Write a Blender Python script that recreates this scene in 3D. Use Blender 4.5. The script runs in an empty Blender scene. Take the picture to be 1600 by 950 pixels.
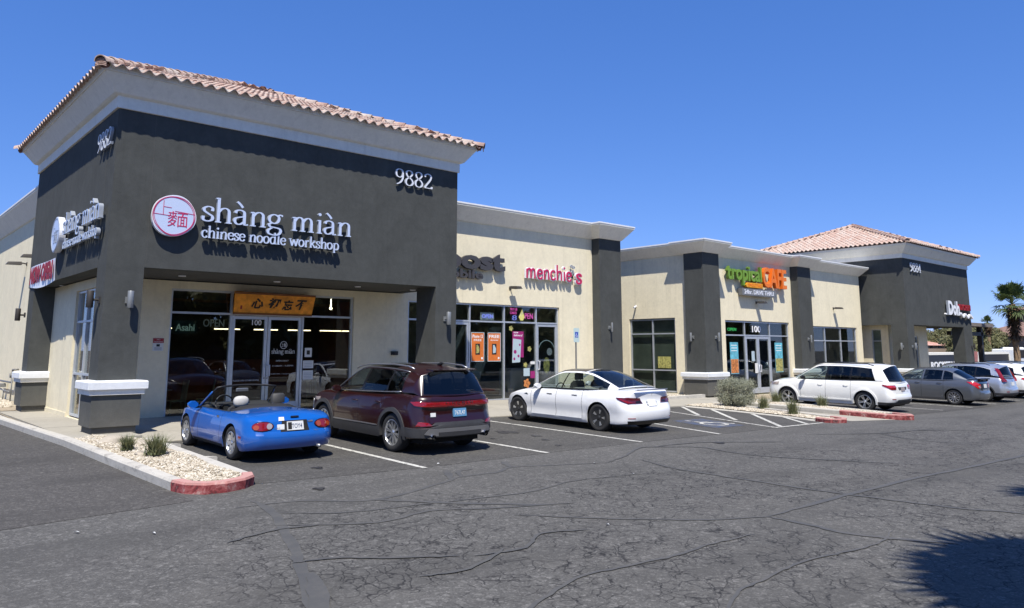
import bpy, bmesh, math, random
import numpy as np
from mathutils import Matrix, Vector
from math import radians, sin, cos, pi, sqrt, atan2
random.seed(7)
S = bpy.context.scene
COL = S.collection

# ---------------------------------------------------------------- camera, world, sun, exposure
CAMZ = 1.85
cd = bpy.data.cameras.new("camera"); cam = bpy.data.objects.new("camera", cd); COL.objects.link(cam)
S.camera = cam
cam.location = (0, 0, CAMZ)
cam.rotation_euler = (radians(90 + 8.737), 0, radians(-41.62))
cd.sensor_width = 36.0; cd.lens = 1186.0 / 1600 * 36
cd.shift_x = 0.0; cd.shift_y = -(475 - 363) / 1600.0
cd.clip_start = 0.05; cd.clip_end = 3000
SUNV = Vector((-0.375, -0.455, 1.0)).normalized()          # towards the sun
W = bpy.data.worlds.new("World"); S.world = W; W.use_nodes = True
nt = W.node_tree; nt.nodes.clear()
wo = nt.nodes.new("ShaderNodeOutputWorld"); wb = nt.nodes.new("ShaderNodeBackground"); sk = nt.nodes.new("ShaderNodeTexSky")
sk.sky_type = 'NISHITA'; sk.sun_disc = False
sk.sun_elevation = math.asin(SUNV.z); sk.sun_rotation = math.atan2(SUNV.x, SUNV.y)
sk.air_density = 0.7; sk.dust_density = 0.0; sk.ozone_density = 1.5; sk.altitude = 650
sp_ = nt.nodes.new("ShaderNodeSeparateColor"); cb_ = nt.nodes.new("ShaderNodeCombineColor"); nt.links.new(sk.outputs[0], sp_.inputs[0])
for ch, (p_, a_) in enumerate(((.87, .67), (.65, 1.24), (.5, 2.83))):   # soft tone curve of the sky's brightness, per channel
    pw = nt.nodes.new("ShaderNodeMath"); pw.operation = 'POWER'; nt.links.new(sp_.outputs[ch], pw.inputs[0]); pw.inputs[1].default_value = p_
    ml = nt.nodes.new("ShaderNodeMath"); ml.operation = 'MULTIPLY'; nt.links.new(pw.outputs[0], ml.inputs[0]); ml.inputs[1].default_value = a_; nt.links.new(ml.outputs[0], cb_.inputs[ch])
nt.links.new(cb_.outputs[0], wb.inputs[0])
wb.inputs[1].default_value = 0.1
nt.links.new(wb.outputs[0], wo.inputs[0])
sl = bpy.data.lights.new("sun", 'SUN'); sun = bpy.data.objects.new("sun", sl); COL.objects.link(sun)
sl.energy = 4.8; sl.angle = radians(0.53); sl.color = (1.0, 0.95, 0.86)
sun.rotation_euler = SUNV.to_track_quat('Z', 'Y').to_euler()
S.view_settings.view_transform = 'Standard'; S.view_settings.look = 'None'
S.view_settings.exposure = 0.5; S.view_settings.gamma = 1
S.render.engine = 'CYCLES'
S.cycles.max_bounces = 8; S.cycles.transparent_max_bounces = 16; S.cycles.caustics_reflective = False; S.cycles.caustics_refractive = False

# ---------------------------------------------------------------- helpers: terrain
def cl(v, a, b): return max(a, min(b, v))
def gz(X, Y): return -.299 + .0175 * cl(Y, -10, 17) - .016 * cl(X - 13, 0, 21)

# ---------------------------------------------------------------- materials
MATS = {}
def nmat(name):
    m = bpy.data.materials.new(name); m.use_nodes = True
    MATS[name] = m
    return m, m.node_tree, m.node_tree.nodes['Principled BSDF']
def N(t, typ, **kw):
    n = t.nodes.new(typ)
    for k, v in kw.items():
        if k.startswith('i_'): n.inputs[k[2:].replace('_', ' ')].default_value = v
        else: setattr(n, k, v)
    return n
def c4(c): return (c[0], c[1], c[2], 1.0)
def mixc(t, fac, a, b, mode='MIX'):
    n = t.nodes.new("ShaderNodeMix"); n.data_type = 'RGBA'; n.blend_type = mode
    for idx, v in ((0, fac), (6, a), (7, b)):
        if hasattr(v, 'is_linked') or hasattr(v, 'links'): t.links.new(v, n.inputs[idx])
        elif idx == 0: n.inputs[0].default_value = v
        else: n.inputs[idx].default_value = c4(v)
    return n.outputs[2]
def ramp(t, src, stops):
    r = t.nodes.new("ShaderNodeValToRGB"); t.links.new(src, r.inputs[0]); e = r.color_ramp.elements
    while len(e) < len(stops): e.new(0.5)
    for k, (p, c) in enumerate(stops):
        e[k].position = p; e[k].color = c4(c) if not isinstance(c, (int, float)) else (c, c, c, 1)
    return r.outputs[0]
def geo_pos(t): return t.nodes.new("ShaderNodeNewGeometry").outputs['Position']
def noise(t, vec, scale, detail=4, rough=.55, dist=0.0):
    n = t.nodes.new("ShaderNodeTexNoise"); t.links.new(vec, n.inputs['Vector'])
    n.inputs['Scale'].default_value = scale; n.inputs['Detail'].default_value = detail
    n.inputs['Roughness'].default_value = rough; n.inputs['Distortion'].default_value = dist
    return n.outputs['Fac']
def bump(t, b, h, strength=.3, dist=.01):
    n = t.nodes.new("ShaderNodeBump"); n.inputs['Strength'].default_value = strength; n.inputs['Distance'].default_value = dist
    t.links.new(h, n.inputs['Height']); t.links.new(n.outputs[0], b.inputs['Normal'])
def scalev(t, vec, s):
    n = t.nodes.new("ShaderNodeVectorMath"); n.operation = 'MULTIPLY'; t.links.new(vec, n.inputs[0]); n.inputs[1].default_value = s
    return n.outputs[0]
def plain(name, col, rough=.6, metal=0, spec=.5, var=0.0, vscale=6, coat=0, emit=None, estr=1, bmp=0, bscale=200):
    m, t, b = nmat(name)
    b.inputs['Base Color'].default_value = c4(col); b.inputs['Roughness'].default_value = rough
    b.inputs['Metallic'].default_value = metal; b.inputs['Specular IOR Level'].default_value = spec
    b.inputs['Coat Weight'].default_value = coat; b.inputs['Coat Roughness'].default_value = .03
    p = geo_pos(t) if (var or bmp) else None
    if var:
        f = noise(t, p, vscale)
        lo = tuple(c * (1 - var) for c in col); hi = tuple(min(1, c * (1 + var)) for c in col)
        t.links.new(ramp(t, f, [(.3, lo), (.7, hi)]), b.inputs['Base Color'])
    if bmp: bump(t, b, noise(t, p, bscale, 3), bmp, .004)
    if emit: b.inputs['Emission Color'].default_value = c4(emit); b.inputs['Emission Strength'].default_value = estr
    return m
def stucco(name, col, var=.1, streak=.12):
    m, t, b = nmat(name); p = geo_pos(t)
    n1 = noise(t, p, 1.3, 6, .62, .6)
    n2 = noise(t, scalev(t, p, (1.0, 1.0, .7)), 2.6, 7, .7, .8)
    n3 = noise(t, p, 9, 5, .7)
    c1 = ramp(t, n1, [(.3, tuple(c * (1 - var) for c in col)), (.72, tuple(c * (1 + var) for c in col))])
    c2 = mixc(t, streak, c1, ramp(t, n2, [(.35, tuple(c * .72 for c in col)), (.7, tuple(c * 1.15 for c in col))]))
    c3 = mixc(t, .24, c2, ramp(t, n3, [(.3, tuple(c * .75 for c in col)), (.7, tuple(c * 1.2 for c in col))]))
    st_ = noise(t, scalev(t, p, (4.0, 4.0, .16)), 1.0, 5, .7, .3)
    c3 = mixc(t, ramp(t, st_, [(.54, 0.0), (.72, .30)]), c3, tuple(c * .62 for c in col))
    # splash dirt just above the ground
    sx = N(t, "ShaderNodeSeparateXYZ"); t.links.new(p, sx.inputs[0])
    mr = N(t, "ShaderNodeMapRange"); t.links.new(sx.outputs[2], mr.inputs[0])
    mr.inputs[1].default_value = .75; mr.inputs[2].default_value = -.1; mr.inputs[3].default_value = 0; mr.inputs[4].default_value = .4
    mu = N(t, "ShaderNodeMath", operation='MULTIPLY'); t.links.new(mr.outputs[0], mu.inputs[0]); t.links.new(n2, mu.inputs[1])
    c4_ = mixc(t, mu.outputs[0], c3, (.26, .22, .17))
    t.links.new(c4_, b.inputs['Base Color']); b.inputs['Roughness'].default_value = .93; b.inputs['Specular IOR Level'].default_value = .2
    ad = N(t, "ShaderNodeMath", operation='ADD'); t.links.new(noise(t, p, 55, 4, .7), ad.inputs[0]); t.links.new(noise(t, p, 7, 3), ad.inputs[1])
    bump(t, b, ad.outputs[0], .35, .012)
    return m
def glassmat(name, tint, refl=1.0, rough=0.0, base=.04):
    m, t, b = nmat(name); t.nodes.remove(b); o = t.nodes['Material Output']
    tr = N(t, "ShaderNodeBsdfTransparent"); tr.inputs[0].default_value = c4(tint)
    gl = N(t, "ShaderNodeBsdfGlossy"); gl.inputs['Roughness'].default_value = rough; gl.inputs[0].default_value = (refl, refl, refl, 1)
    ge = N(t, "ShaderNodeNewGeometry"); dt = N(t, "ShaderNodeVectorMath", operation='DOT_PRODUCT'); t.links.new(ge.outputs['Normal'], dt.inputs[0]); t.links.new(ge.outputs['Incoming'], dt.inputs[1])
    ab = N(t, "ShaderNodeMath", operation='ABSOLUTE'); t.links.new(dt.outputs['Value'], ab.inputs[0])
    on = N(t, "ShaderNodeMath", operation='SUBTRACT'); on.inputs[0].default_value = 1; t.links.new(ab.outputs[0], on.inputs[1])
    p5 = N(t, "ShaderNodeMath", operation='POWER'); t.links.new(on.outputs[0], p5.inputs[0]); p5.inputs[1].default_value = 5      # Schlick, alike from both sides
    mx = N(t, "ShaderNodeMath", operation='MULTIPLY_ADD'); t.links.new(p5.outputs[0], mx.inputs[0]); mx.inputs[1].default_value = .93; mx.inputs[2].default_value = base
    mx.use_clamp = True
    ms = N(t, "ShaderNodeMixShader"); t.links.new(mx.outputs[0], ms.inputs[0]); t.links.new(tr.outputs[0], ms.inputs[1]); t.links.new(gl.outputs[0], ms.inputs[2])
    t.links.new(ms.outputs[0], o.inputs[0])
    return m

M_DARK = stucco("dark_grey_stucco", (.071, .0745, .071), .30, .5)
M_DARK2 = stucco("dark_grey_base_stucco", (.092, .094, .088), .18, .35)
M_BEIGE = stucco("beige_stucco", (.78, .705, .515), .07, .25)
M_GREY = stucco("light_grey_stucco", (.82, .79, .70), .05, .14)
M_CAP = stucco("white_moulding", (.72, .74, .75), .04, .08)
M_METALCAP = plain("parapet_metal", (.78, .78, .77), .45, var=.05)
M_ALU = plain("aluminium_frame", (.58, .61, .64), .42, .55, var=.06)
M_SOFFIT = stucco("soffit_stucco", (.085, .085, .082), .08)
M_GLASS = glassmat("shop_glass", (.80, .84, .82), .95, 0, .075)
M_GLASSB = glassmat("shop_glass_tinted", (.62, .66, .64), .9, 0, .085)
M_CONC = plain("x", (.5, .48, .43))
def concrete(name, col):
    m, t, b = nmat(name); p = geo_pos(t)
    a = noise(t, p, .9, 6, .65, .4); c = noise(t, p, 9, 5, .6); d = noise(t, p, 90, 2)
    c1 = ramp(t, a, [(.3, tuple(v * .86 for v in col)), (.7, tuple(v * 1.08 for v in col))])
    c2 = mixc(t, .3, c1, ramp(t, c, [(.35, tuple(v * .7 for v in col)), (.65, tuple(v * 1.12 for v in col))]))
    c3 = mixc(t, .15, c2, ramp(t, d, [(.35, tuple(v * .5 for v in col)), (.6, tuple(v * 1.2 for v in col))]))
    t.links.new(c3, b.inputs['Base Color']); b.inputs['Roughness'].default_value = .9; b.inputs['Specular IOR Level'].default_value = .25
    bump(t, b, noise(t, p, 60, 5, .7), .3, .006)
    return m
M_CONC = concrete("pavement_concrete", (.36, .335, .28))
M_CURB = concrete("curb_concrete", (.50, .475, .42))
def _grime(m):
    t = m.node_tree; b = t.nodes['Principled BSDF']; src = b.inputs['Base Color'].links[0].from_socket; p = geo_pos(t)
    f = ramp(t, noise(t, scalev(t, p, (1, 1, 2.5)), 2.2, 6, .75, 1.0), [(.56, 0.0), (.66, .55)])
    t.links.new(mixc(t, f, src, (.13, .12, .11)), b.inputs['Base Color'])
_grime(M_CURB)
def redcurb():
    m, t, b = nmat("worn_red_curb_paint"); p = geo_pos(t)
    f = noise(t, p, 6, 6, .7, .5)
    g = t.nodes.new("ShaderNodeNewGeometry"); sx = N(t, "ShaderNodeSeparateXYZ"); t.links.new(g.outputs['Normal'], sx.inputs[0])
    c = ramp(t, f, [(.34, (.44, .32, .28)), (.44, (.34, .10, .095)), (.55, (.22, .028, .03)), (.62, (.06, .03, .03)), (.70, (.40, .15, .14))])
    c2 = mixc(t, sx.outputs[2], c, (.46, .25, .22))
    t.links.new(c2, b.inputs['Base Color']); b.inputs['Roughness'].default_value = .8
    bump(t, b, noise(t, p, 40, 4), .4, .006)
    return m
M_RED = redcurb()

def asphalt(name, base, crack=True, dark=False):
    m, t, b = nmat(name); p = geo_pos(t)
    big = noise(t, p, .16, 5, .6, .8); mid = noise(t, p, 1.1, 6, .65, .3)
    fine = noise(t, p, 70, 3, .8); 
    g1 = tuple(v * .80 for v in base); g2 = tuple(v * 1.22 for v in base)
    c = ramp(t, big, [(.32, g1), (.68, g2)])
    c = mixc(t, .4, c, ramp(t, mid, [(.3, g1), (.7, g2)]))
    # aggregate: pale and dark stones
    vo = N(t, "ShaderNodeTexVoronoi"); t.links.new(p, vo.inputs['Vector']); vo.inputs['Scale'].default_value = 62
    sr = N(t, "ShaderNodeSeparateColor"); t.links.new(vo.outputs['Color'], sr.inputs[0])
    agg = ramp(t, sr.outputs[0], [(0, tuple(v * .42 for v in base)), (.45, tuple(v * .95 for v in base)), (.8, tuple(v * 1.35 for v in base)), (.93, tuple(v * 2.9 for v in base)), (1, tuple(v * 4.2 for v in base))])
    c = mixc(t, .5, c, agg)
    v2 = N(t, "ShaderNodeTexVoronoi"); t.links.new(p, v2.inputs['Vector']); v2.inputs['Scale'].default_value = 24; s2 = N(t, "ShaderNodeSeparateColor"); t.links.new(v2.outputs['Color'], s2.inputs[0])
    c = mixc(t, .34, c, ramp(t, s2.outputs[1], [(0, tuple(v * .5 for v in base)), (.5, tuple(v * .95 for v in base)), (.86, tuple(v * 1.5 for v in base)), (1, tuple(v * 3.4 for v in base))]))
    c = mixc(t, .3, c, ramp(t, fine, [(.35, tuple(v * .45 for v in base)), (.65, tuple(v * 1.6 for v in base))]))
    # tyre-polished and oily patches, long along the driving aisle
    oil = noise(t, scalev(t, p, (.22, .9, 1)), 1.0, 4, .6, .4)
    om = ramp(t, oil, [(.48, 0.0), (.66, .5)])
    c = mixc(t, om, c, tuple(v * .62 for v in base))
    # dust
    du = ramp(t, noise(t, p, .5, 6, .7, 1.0), [(.52, 0.0), (.75, .28)])
    c = mixc(t, du, c, (.13, .122, .108))
    h = fine
    if crack:
        nz = N(t, "ShaderNodeTexNoise"); t.links.new(p, nz.inputs['Vector']); nz.inputs['Scale'].default_value = 3.4; nz.inputs['Detail'].default_value = 3; nz.inputs['Roughness'].default_value = .6
        vm = N(t, "ShaderNodeVectorMath", operation='SCALE'); t.links.new(nz.outputs['Color'], vm.inputs[0]); vm.inputs['Scale'].default_value = .22
        va = N(t, "ShaderNodeVectorMath", operation='ADD'); t.links.new(p, va.inputs[0]); t.links.new(vm.outputs[0], va.inputs[1])
        msk = noise(t, p, .33, 3, .6, .5); brk = noise(t, p, 3.3, 3, .6)
        for sc, wdt, lo, hi in ((1.6, .015, .30, .42), (3.4, .028, .36, .48), (5.6, .042, .44, .56)):
            v1 = N(t, "ShaderNodeTexVoronoi", feature='DISTANCE_TO_EDGE'); t.links.new(va.outputs[0], v1.inputs['Vector']); v1.inputs['Scale'].default_value = sc
            e1 = ramp(t, v1.outputs['Distance'], [(0, 1.0), (wdt * .45, .85), (wdt, 0.0)])
            mk = ramp(t, msk, [(lo, 0.0), (hi, 1.0)]); bk = ramp(t, brk, [(.40, 0.0), (.50, 1.0)])
            m1 = N(t, "ShaderNodeMath", operation='MULTIPLY'); t.links.new(e1, m1.inputs[0]); t.links.new(mk, m1.inputs[1])
            m2 = N(t, "ShaderNodeMath", operation='MULTIPLY'); t.links.new(m1.outputs[0], m2.inputs[0]); t.links.new(bk, m2.inputs[1])
            # cracks live in the worn aisle in front of the bays
            sx = N(t, "ShaderNodeSeparateXYZ"); t.links.new(p, sx.inputs[0])
            mr = N(t, "ShaderNodeMapRange"); t.links.new(sx.outputs[1], mr.inputs[0]); mr.inputs[1].default_value = 9.6; mr.inputs[2].default_value = 8.2
            mr2 = N(t, "ShaderNodeMapRange"); t.links.new(sx.outputs[0], mr2.inputs[0]); mr2.inputs[1].default_value = 1.6; mr2.inputs[2].default_value = 3.4
            m3 = N(t, "ShaderNodeMath", operation='MULTIPLY'); t.links.new(m2.outputs[0], m3.inputs[0]); t.links.new(mr.outputs[0], m3.inputs[1])
            m4 = N(t, "ShaderNodeMath", operation='MULTIPLY'); t.links.new(m3.outputs[0], m4.inputs[0]); t.links.new(mr2.outputs[0], m4.inputs[1])
            m5 = N(t, "ShaderNodeMath", operation='MULTIPLY'); t.links.new(m4.outputs[0], m5.inputs[0]); m5.inputs[1].default_value = .78
            c = mixc(t, m5.outputs[0], c, (.014, .0135, .014))
    t.links.new(c, b.inputs['Base Color']); b.inputs['Roughness'].default_value = .87; b.inputs['Specular IOR Level'].default_value = .28
    ad = N(t, "ShaderNodeMath", operation='ADD'); t.links.new(fine, ad.inputs[0]); t.links.new(sr.outputs[0], ad.inputs[1])
    bump(t, b, ad.outputs[0], .5, .006)
    return m
M_ASPH = asphalt("worn_asphalt", (.090, .087, .081))
M_ASPH2 = asphalt("driveway_asphalt", (.071, .067, .062), crack=False)
M_ASPH3 = asphalt("bay_asphalt", (.070, .067, .062), crack=False)
def tarmat():
    m, t, b = nmat("crack_sealant"); p = geo_pos(t)
    t.links.new(ramp(t, noise(t, p, 2.4, 6, .75), [(.32, (.062, .062, .062)), (.48, (.072, .071, .068)), (.62, (.088, .085, .079))]), b.inputs['Base Color']); b.inputs['Roughness'].default_value = .75
    bump(t, b, noise(t, p, 60, 4), .4, .004); return m
M_TAR = tarmat()
def worn_paint(name, col, lo=.40, hi=.56, scale=9):
    m, t, b = nmat(name); p = geo_pos(t)
    b.inputs['Base Color'].default_value = c4(col); b.inputs['Roughness'].default_value = .8
    f = noise(t, p, scale, 8, .78)
    c = ramp(t, f, [(lo, (.075, .073, .07)), (hi, col)]); t.links.new(c, b.inputs['Base Color'])
    return m
M_LINE = worn_paint("parking_line_paint", (.52, .51, .46), .36, .50)
M_BLUEP = worn_paint("faded_blue_paint", (.050, .078, .155), .42, .62, 6)

def tilemat():
    m, t, b = nmat("clay_roof_tile"); oi = N(t, "ShaderNodeObjectInfo"); p = geo_pos(t)
    vo = N(t, "ShaderNodeTexVoronoi"); t.links.new(scalev(t, p, (3.6, 3.6, .01)), vo.inputs['Vector']); vo.inputs['Scale'].default_value = 1.0
    ss = N(t, "ShaderNodeSeparateColor"); t.links.new(vo.outputs['Color'], ss.inputs[0])
    ad = N(t, "ShaderNodeMath", operation='ADD'); t.links.new(oi.outputs['Random'], ad.inputs[0]); t.links.new(ss.outputs[0], ad.inputs[1])
    hf = N(t, "ShaderNodeMath", operation='MULTIPLY'); t.links.new(ad.outputs[0], hf.inputs[0]); hf.inputs[1].default_value = .5
    c = ramp(t, hf.outputs[0], [(.10, (.34, .20, .155)), (.35, (.41, .285, .23)), (.6, (.45, .355, .30)), (.85, (.48, .435, .385))])
    c = mixc(t, .25, c, ramp(t, noise(t, p, 22, 5, .7), [(.35, (.20, .10, .075)), (.6, (.60, .45, .37))]))
    t.links.new(c, b.inputs['Base Color']); b.inputs['Roughness'].default_value = .85
    bump(t, b, noise(t, p, 60, 3), .3, .004)
    return m
M_TILE = tilemat()
M_MORTAR = plain("roof_mortar", (.20, .10, .07), .95, var=.2)
def stonem():
    m, t, b = nmat("river_gravel"); p = geo_pos(t)
    vo = N(t, "ShaderNodeTexVoronoi"); t.links.new(p, vo.inputs['Vector']); vo.inputs['Scale'].default_value = 22
    ss = N(t, "ShaderNodeSeparateColor"); t.links.new(vo.outputs['Color'], ss.inputs[0])
    c = ramp(t, ss.outputs[0], [(0, (.20, .16, .11)), (.3, (.38, .325, .24)), (.65, (.50, .445, .35)), (1, (.62, .575, .49))])
    t.links.new(c, b.inputs['Base Color']); b.inputs['Roughness'].default_value = .9
    bump(t, b, noise(t, p, 80, 3), .3, .004)
    return m
M_STONE = stonem()
M_SOIL = plain("gravel_soil", (.33, .27, .19), .95, var=.3, vscale=25)
M_BLACK = plain("black_plastic", (.012, .012, .013), .5)
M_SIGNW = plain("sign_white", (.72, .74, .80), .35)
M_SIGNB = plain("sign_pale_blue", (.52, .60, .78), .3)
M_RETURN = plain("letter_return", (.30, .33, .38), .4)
M_PINK = plain("sign_magenta", (.52, .02, .09), .4)
M_STEEL = plain("painted_steel", (.22, .22, .21), .5, .3)
M_BRONZE = plain("bronze_light", (.030, .026, .024), .65, 0)
M_SILV = plain("silver_light", (.26, .27, .27), .4, .4)
M_WOOD = plain("orange_wood", (.78, .27, .014), .55, var=.35, vscale=5, bmp=.3)
M_INK = plain("black_ink", (.012, .010, .008), .7)

# ---------------------------------------------------------------- mesh helpers
def mk(name, verts, faces, mats, parent=None, smooth=False, fm=None, world=True):
    me = bpy.data.meshes.new(name)
    me.from_pydata([tuple(v) for v in verts], [], faces)
    if not isinstance(mats, (list, tuple)): mats = [mats]
    for m in mats: me.materials.append(m)
    if fm is not None: me.polygons.foreach_set('material_index', fm)
    if smooth: me.polygons.foreach_set('use_smooth', [True] * len(me.polygons))
    me.update()
    o = bpy.data.objects.new(name, me); COL.objects.link(o)
    if parent is not None: par(o, parent, world)
    return o
def wloc(o):
    v = Vector((0, 0, 0))
    while o is not None: v = v + o.location; o = o.parent
    return v
def par(o, p, world=True):
    o.parent = p
    if world: o.location = o.location - wloc(p)
class MB:
    def __init__(s, M=None): s.v = []; s.f = []; s.m = []; s.M = M; s.cur = 0
    def add(s, vs, fs, m=None):
        b = len(s.v)
        s.v += [tuple(s.M @ Vector(v)) for v in vs] if s.M is not None else [tuple(v) for v in vs]
        s.f += [tuple(i + b for i in f) for f in fs]; s.m += [s.cur if m is None else m] * len(fs)
        return s
    def box(s, a, b, m=None):
        x0, y0, z0 = (min(a[i], b[i]) for i in range(3)); x1, y1, z1 = (max(a[i], b[i]) for i in range(3))
        return s.add([(x0, y0, z0), (x1, y0, z0), (x1, y1, z0), (x0, y1, z0), (x0, y0, z1), (x1, y0, z1), (x1, y1, z1), (x0, y1, z1)],
                     [(0, 3, 2, 1), (4, 5, 6, 7), (0, 1, 5, 4), (1, 2, 6, 5), (2, 3, 7, 6), (3, 0, 4, 7)], m)
    def tube(s, pts, r, n=8, m=None, cap=True):
        pts = [Vector(p) for p in pts]; rs = r if isinstance(r, (list, tuple)) else [r] * len(pts); vs = []; fs = []
        up = None
        for i, p in enumerate(pts):
            d = (pts[min(i + 1, len(pts) - 1)] - pts[max(i - 1, 0)]).normalized()
            if up is None: up = Vector((0, 0, 1)) if abs(d.z) < .9 else Vector((1, 0, 0))
            a = d.cross(up).normalized(); b = a.cross(d).normalized(); up = b
            for k in range(n):
                t = 2 * pi * k / n; vs.append(p + (a * cos(t) + b * sin(t)) * rs[i])
        for i in range(len(pts) - 1):
            for k in range(n): fs.append((i * n + k, i * n + (k + 1) % n, (i + 1) * n + (k + 1) % n, (i + 1) * n + k))
        if cap: fs.append(tuple(range(n))[::-1]); fs.append(tuple((len(pts) - 1) * n + k for k in range(n)))
        return s.add(vs, fs, m)
    def lathe(s, prof, M=None, n=16, m=None):      # profile (r, h) round local z, transformed by M
        vs = []; fs = []; M = M or Matrix.Identity(4)
        for r, h in prof:
            for k in range(n): t = 2 * pi * k / n; vs.append(M @ Vector((r * cos(t), r * sin(t), h)))
        for i in range(len(prof) - 1):
            for k in range(n): fs.append((i * n + k, i * n + (k + 1) % n, (i + 1) * n + (k + 1) % n, (i + 1) * n + k))
        return s.add(vs, fs, m)
    def prism(s, poly, z0, z1, m=None, mside=None): # polygon (x,y) extruded z0..z1
        n = len(poly); ar = sum(poly[i][0] * poly[(i + 1) % n][1] - poly[(i + 1) % n][0] * poly[i][1] for i in range(n))
        if ar < 0: poly = poly[::-1]
        s.add([(x, y, z0) for x, y in poly] + [(x, y, z1) for x, y in poly], [tuple(range(n))[::-1]], m)
        b = len(s.v) - 2 * n
        s.f.append(tuple(b + n + i for i in range(n))); s.m.append(s.cur if m is None else m)
        for i in range(n): s.f.append((b + i, b + (i + 1) % n, b + n + (i + 1) % n, b + n + i)); s.m.append((s.cur if m is None else m) if mside is None else mside)
        return s
    def sweep(s, path, prof, closed=False, m=None):
        """path: plan points (x,y) walked with the outside on the right; prof: (out, z) going upwards; mitred corners."""
        P = [Vector((x, y)) for x, y in path]; n = len(P); k = len(prof); vs = []
        for i, p in enumerate(P):
            d0 = (p - P[i - 1]).normalized() if (i > 0 or closed) else None
            d1 = (P[(i + 1) % n] - p).normalized() if (i < n - 1 or closed) else None
            if d0 is None: d0 = d1
            if d1 is None: d1 = d0
            n0 = Vector((d0.y, -d0.x)); n1 = Vector((d1.y, -d1.x)); bi = (n0 + n1); L2 = bi.length_squared
            bi = bi * (2 / L2) if L2 > 1e-6 else n0
            for o_, z in prof: q = p + bi * o_; vs.append((q.x, q.y, z))
        fs = []
        for i in range(n if closed else n - 1):
            j = (i + 1) % n
            for a in range(k - 1): fs.append((i * k + a, j * k + a, j * k + a + 1, i * k + a + 1))
        if not closed: fs.append(tuple(range(k))[::-1]); fs.append(tuple((n - 1) * k + a for a in range(k)))
        return s.add(vs, fs, m)
    def build(s, name, mats, parent=None, smooth=False, world=True, bevel=0):
        o = mk(name, s.v, s.f, mats, parent, smooth, s.m, world)
        if bevel:
            md = o.modifiers.new("bevel", 'BEVEL'); md.width = bevel; md.segments = 2; md.limit_method = 'ANGLE'; md.angle_limit = radians(40)
        return o
def tag(o, label=None, cat=None, group=None, kind=None):
    if label: o['label'] = label
    if cat: o['category'] = cat
    if group: o['group'] = group
    if kind: o['kind'] = kind
    return o
def empty(name, loc, label=None, cat=None, group=None):
    o = bpy.data.objects.new(name, None); COL.objects.link(o); o.location = loc; o.empty_display_size = .2
    return tag(o, label, cat, group)
def struct(o): o['kind'] = 'structure'; return o
def front(Y, X0=0, Z0=0):      # wall frame looking along +Y: local (a, up, out)
    return Matrix(((1, 0, 0, X0), (0, 0, -1, Y), (0, 1, 0, Z0), (0, 0, 0, 1)))
def sidef(X, Y0=0, Z0=0):      # wall facing -X : a runs towards -Y
    return Matrix(((0, 0, -1, X), (-1, 0, 0, Y0), (0, 1, 0, Z0), (0, 0, 0, 1)))

# text with the built-in font, split into letters
def text_geo(body, size=1.0, off=0.0, res=3):
    cu = bpy.data.curves.new("t", 'FONT'); cu.body = body; cu.size = size; cu.offset = off; cu.resolution_u = res
    o = bpy.data.objects.new("t", cu); COL.objects.link(o)
    dg = bpy.context.evaluated_depsgraph_get(); dg.update()
    me = bpy.data.meshes.new_from_object(o.evaluated_get(dg))
    vs = [(v.co.x, v.co.y) for v in me.vertices]; fs = [tuple(p.vertices) for p in me.polygons]
    bpy.data.objects.remove(o); bpy.data.curves.remove(cu); bpy.data.meshes.remove(me)
    return vs, fs
def fit(vs, x0, x1, y0, y1, shear=0):
    ax = min(v[0] for v in vs); bx = max(v[0] for v in vs); ay = min(v[1] for v in vs); by = max(v[1] for v in vs)
    sx = (x1 - x0) / max(1e-6, bx - ax); sy = (y1 - y0) / max(1e-6, by - ay)
    return [(x0 + (x - ax) * sx + shear * (y - ay) * sy, y0 + (y - ay) * sy) for x, y in vs]
def islands(vs, fs):
    par_ = list(range(len(vs)))
    def fd(a):
        while par_[a] != a: par_[a] = par_[par_[a]]; a = par_[a]
        return a
    for f in fs:
        for k in f[1:]: par_[fd(k)] = fd(f[0])
    g = {}
    for f in fs: g.setdefault(fd(f[0]), []).append(f)
    L = []
    for r, ff in g.items():
        xs = [vs[i][0] for f in ff for i in f]; L.append([min(xs), max(xs), ff])
    L.sort(key=lambda a: a[0]); out = []
    for a in L:
        if out and a[0] < out[-1][1] - .35 * min(a[1] - a[0], out[-1][1] - out[-1][0]): out[-1][1] = max(out[-1][1], a[1]); out[-1][2] += a[2]
        else: out.append(a)
    return [o[2] for o in out]
def extr(mb, vs, fs, d0, d1, m0=0, m1=None):
    """flat geometry (a, up) turned into a slab between out=d0 and out=d1; m0 face, m1 sides"""
    if m1 is None: m1 = m0
    idx = sorted({i for f in fs for i in f}); mp = {i: k for k, i in enumerate(idx)}; n = len(idx)
    F = [tuple(mp[i] for i in f) for f in fs]
    P = [vs[i] for i in idx]
    f0 = F[0]; ar = sum(P[f0[i]][0] * P[f0[(i + 1) % len(f0)]][1] - P[f0[(i + 1) % len(f0)]][0] * P[f0[i]][1] for i in range(len(f0)))
    if ar < 0: F = [f[::-1] for f in F]
    ed = {}
    for f in F:
        for a, b in zip(f, f[1:] + f[:1]): ed[(a, b)] = ed.get((a, b), 0) + 1
    sides = [(a, a + n, b + n, b)[::1] for (a, b) in ed if (b, a) not in ed]
    mb.add([(x, y, d1) for x, y in P] + [(x, y, d0) for x, y in P], F, m0)
    b0 = len(mb.v) - 2 * n
    mb.f += [tuple(b0 + i for i in q) for q in sides]; mb.m += [m1] * len(sides)
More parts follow.
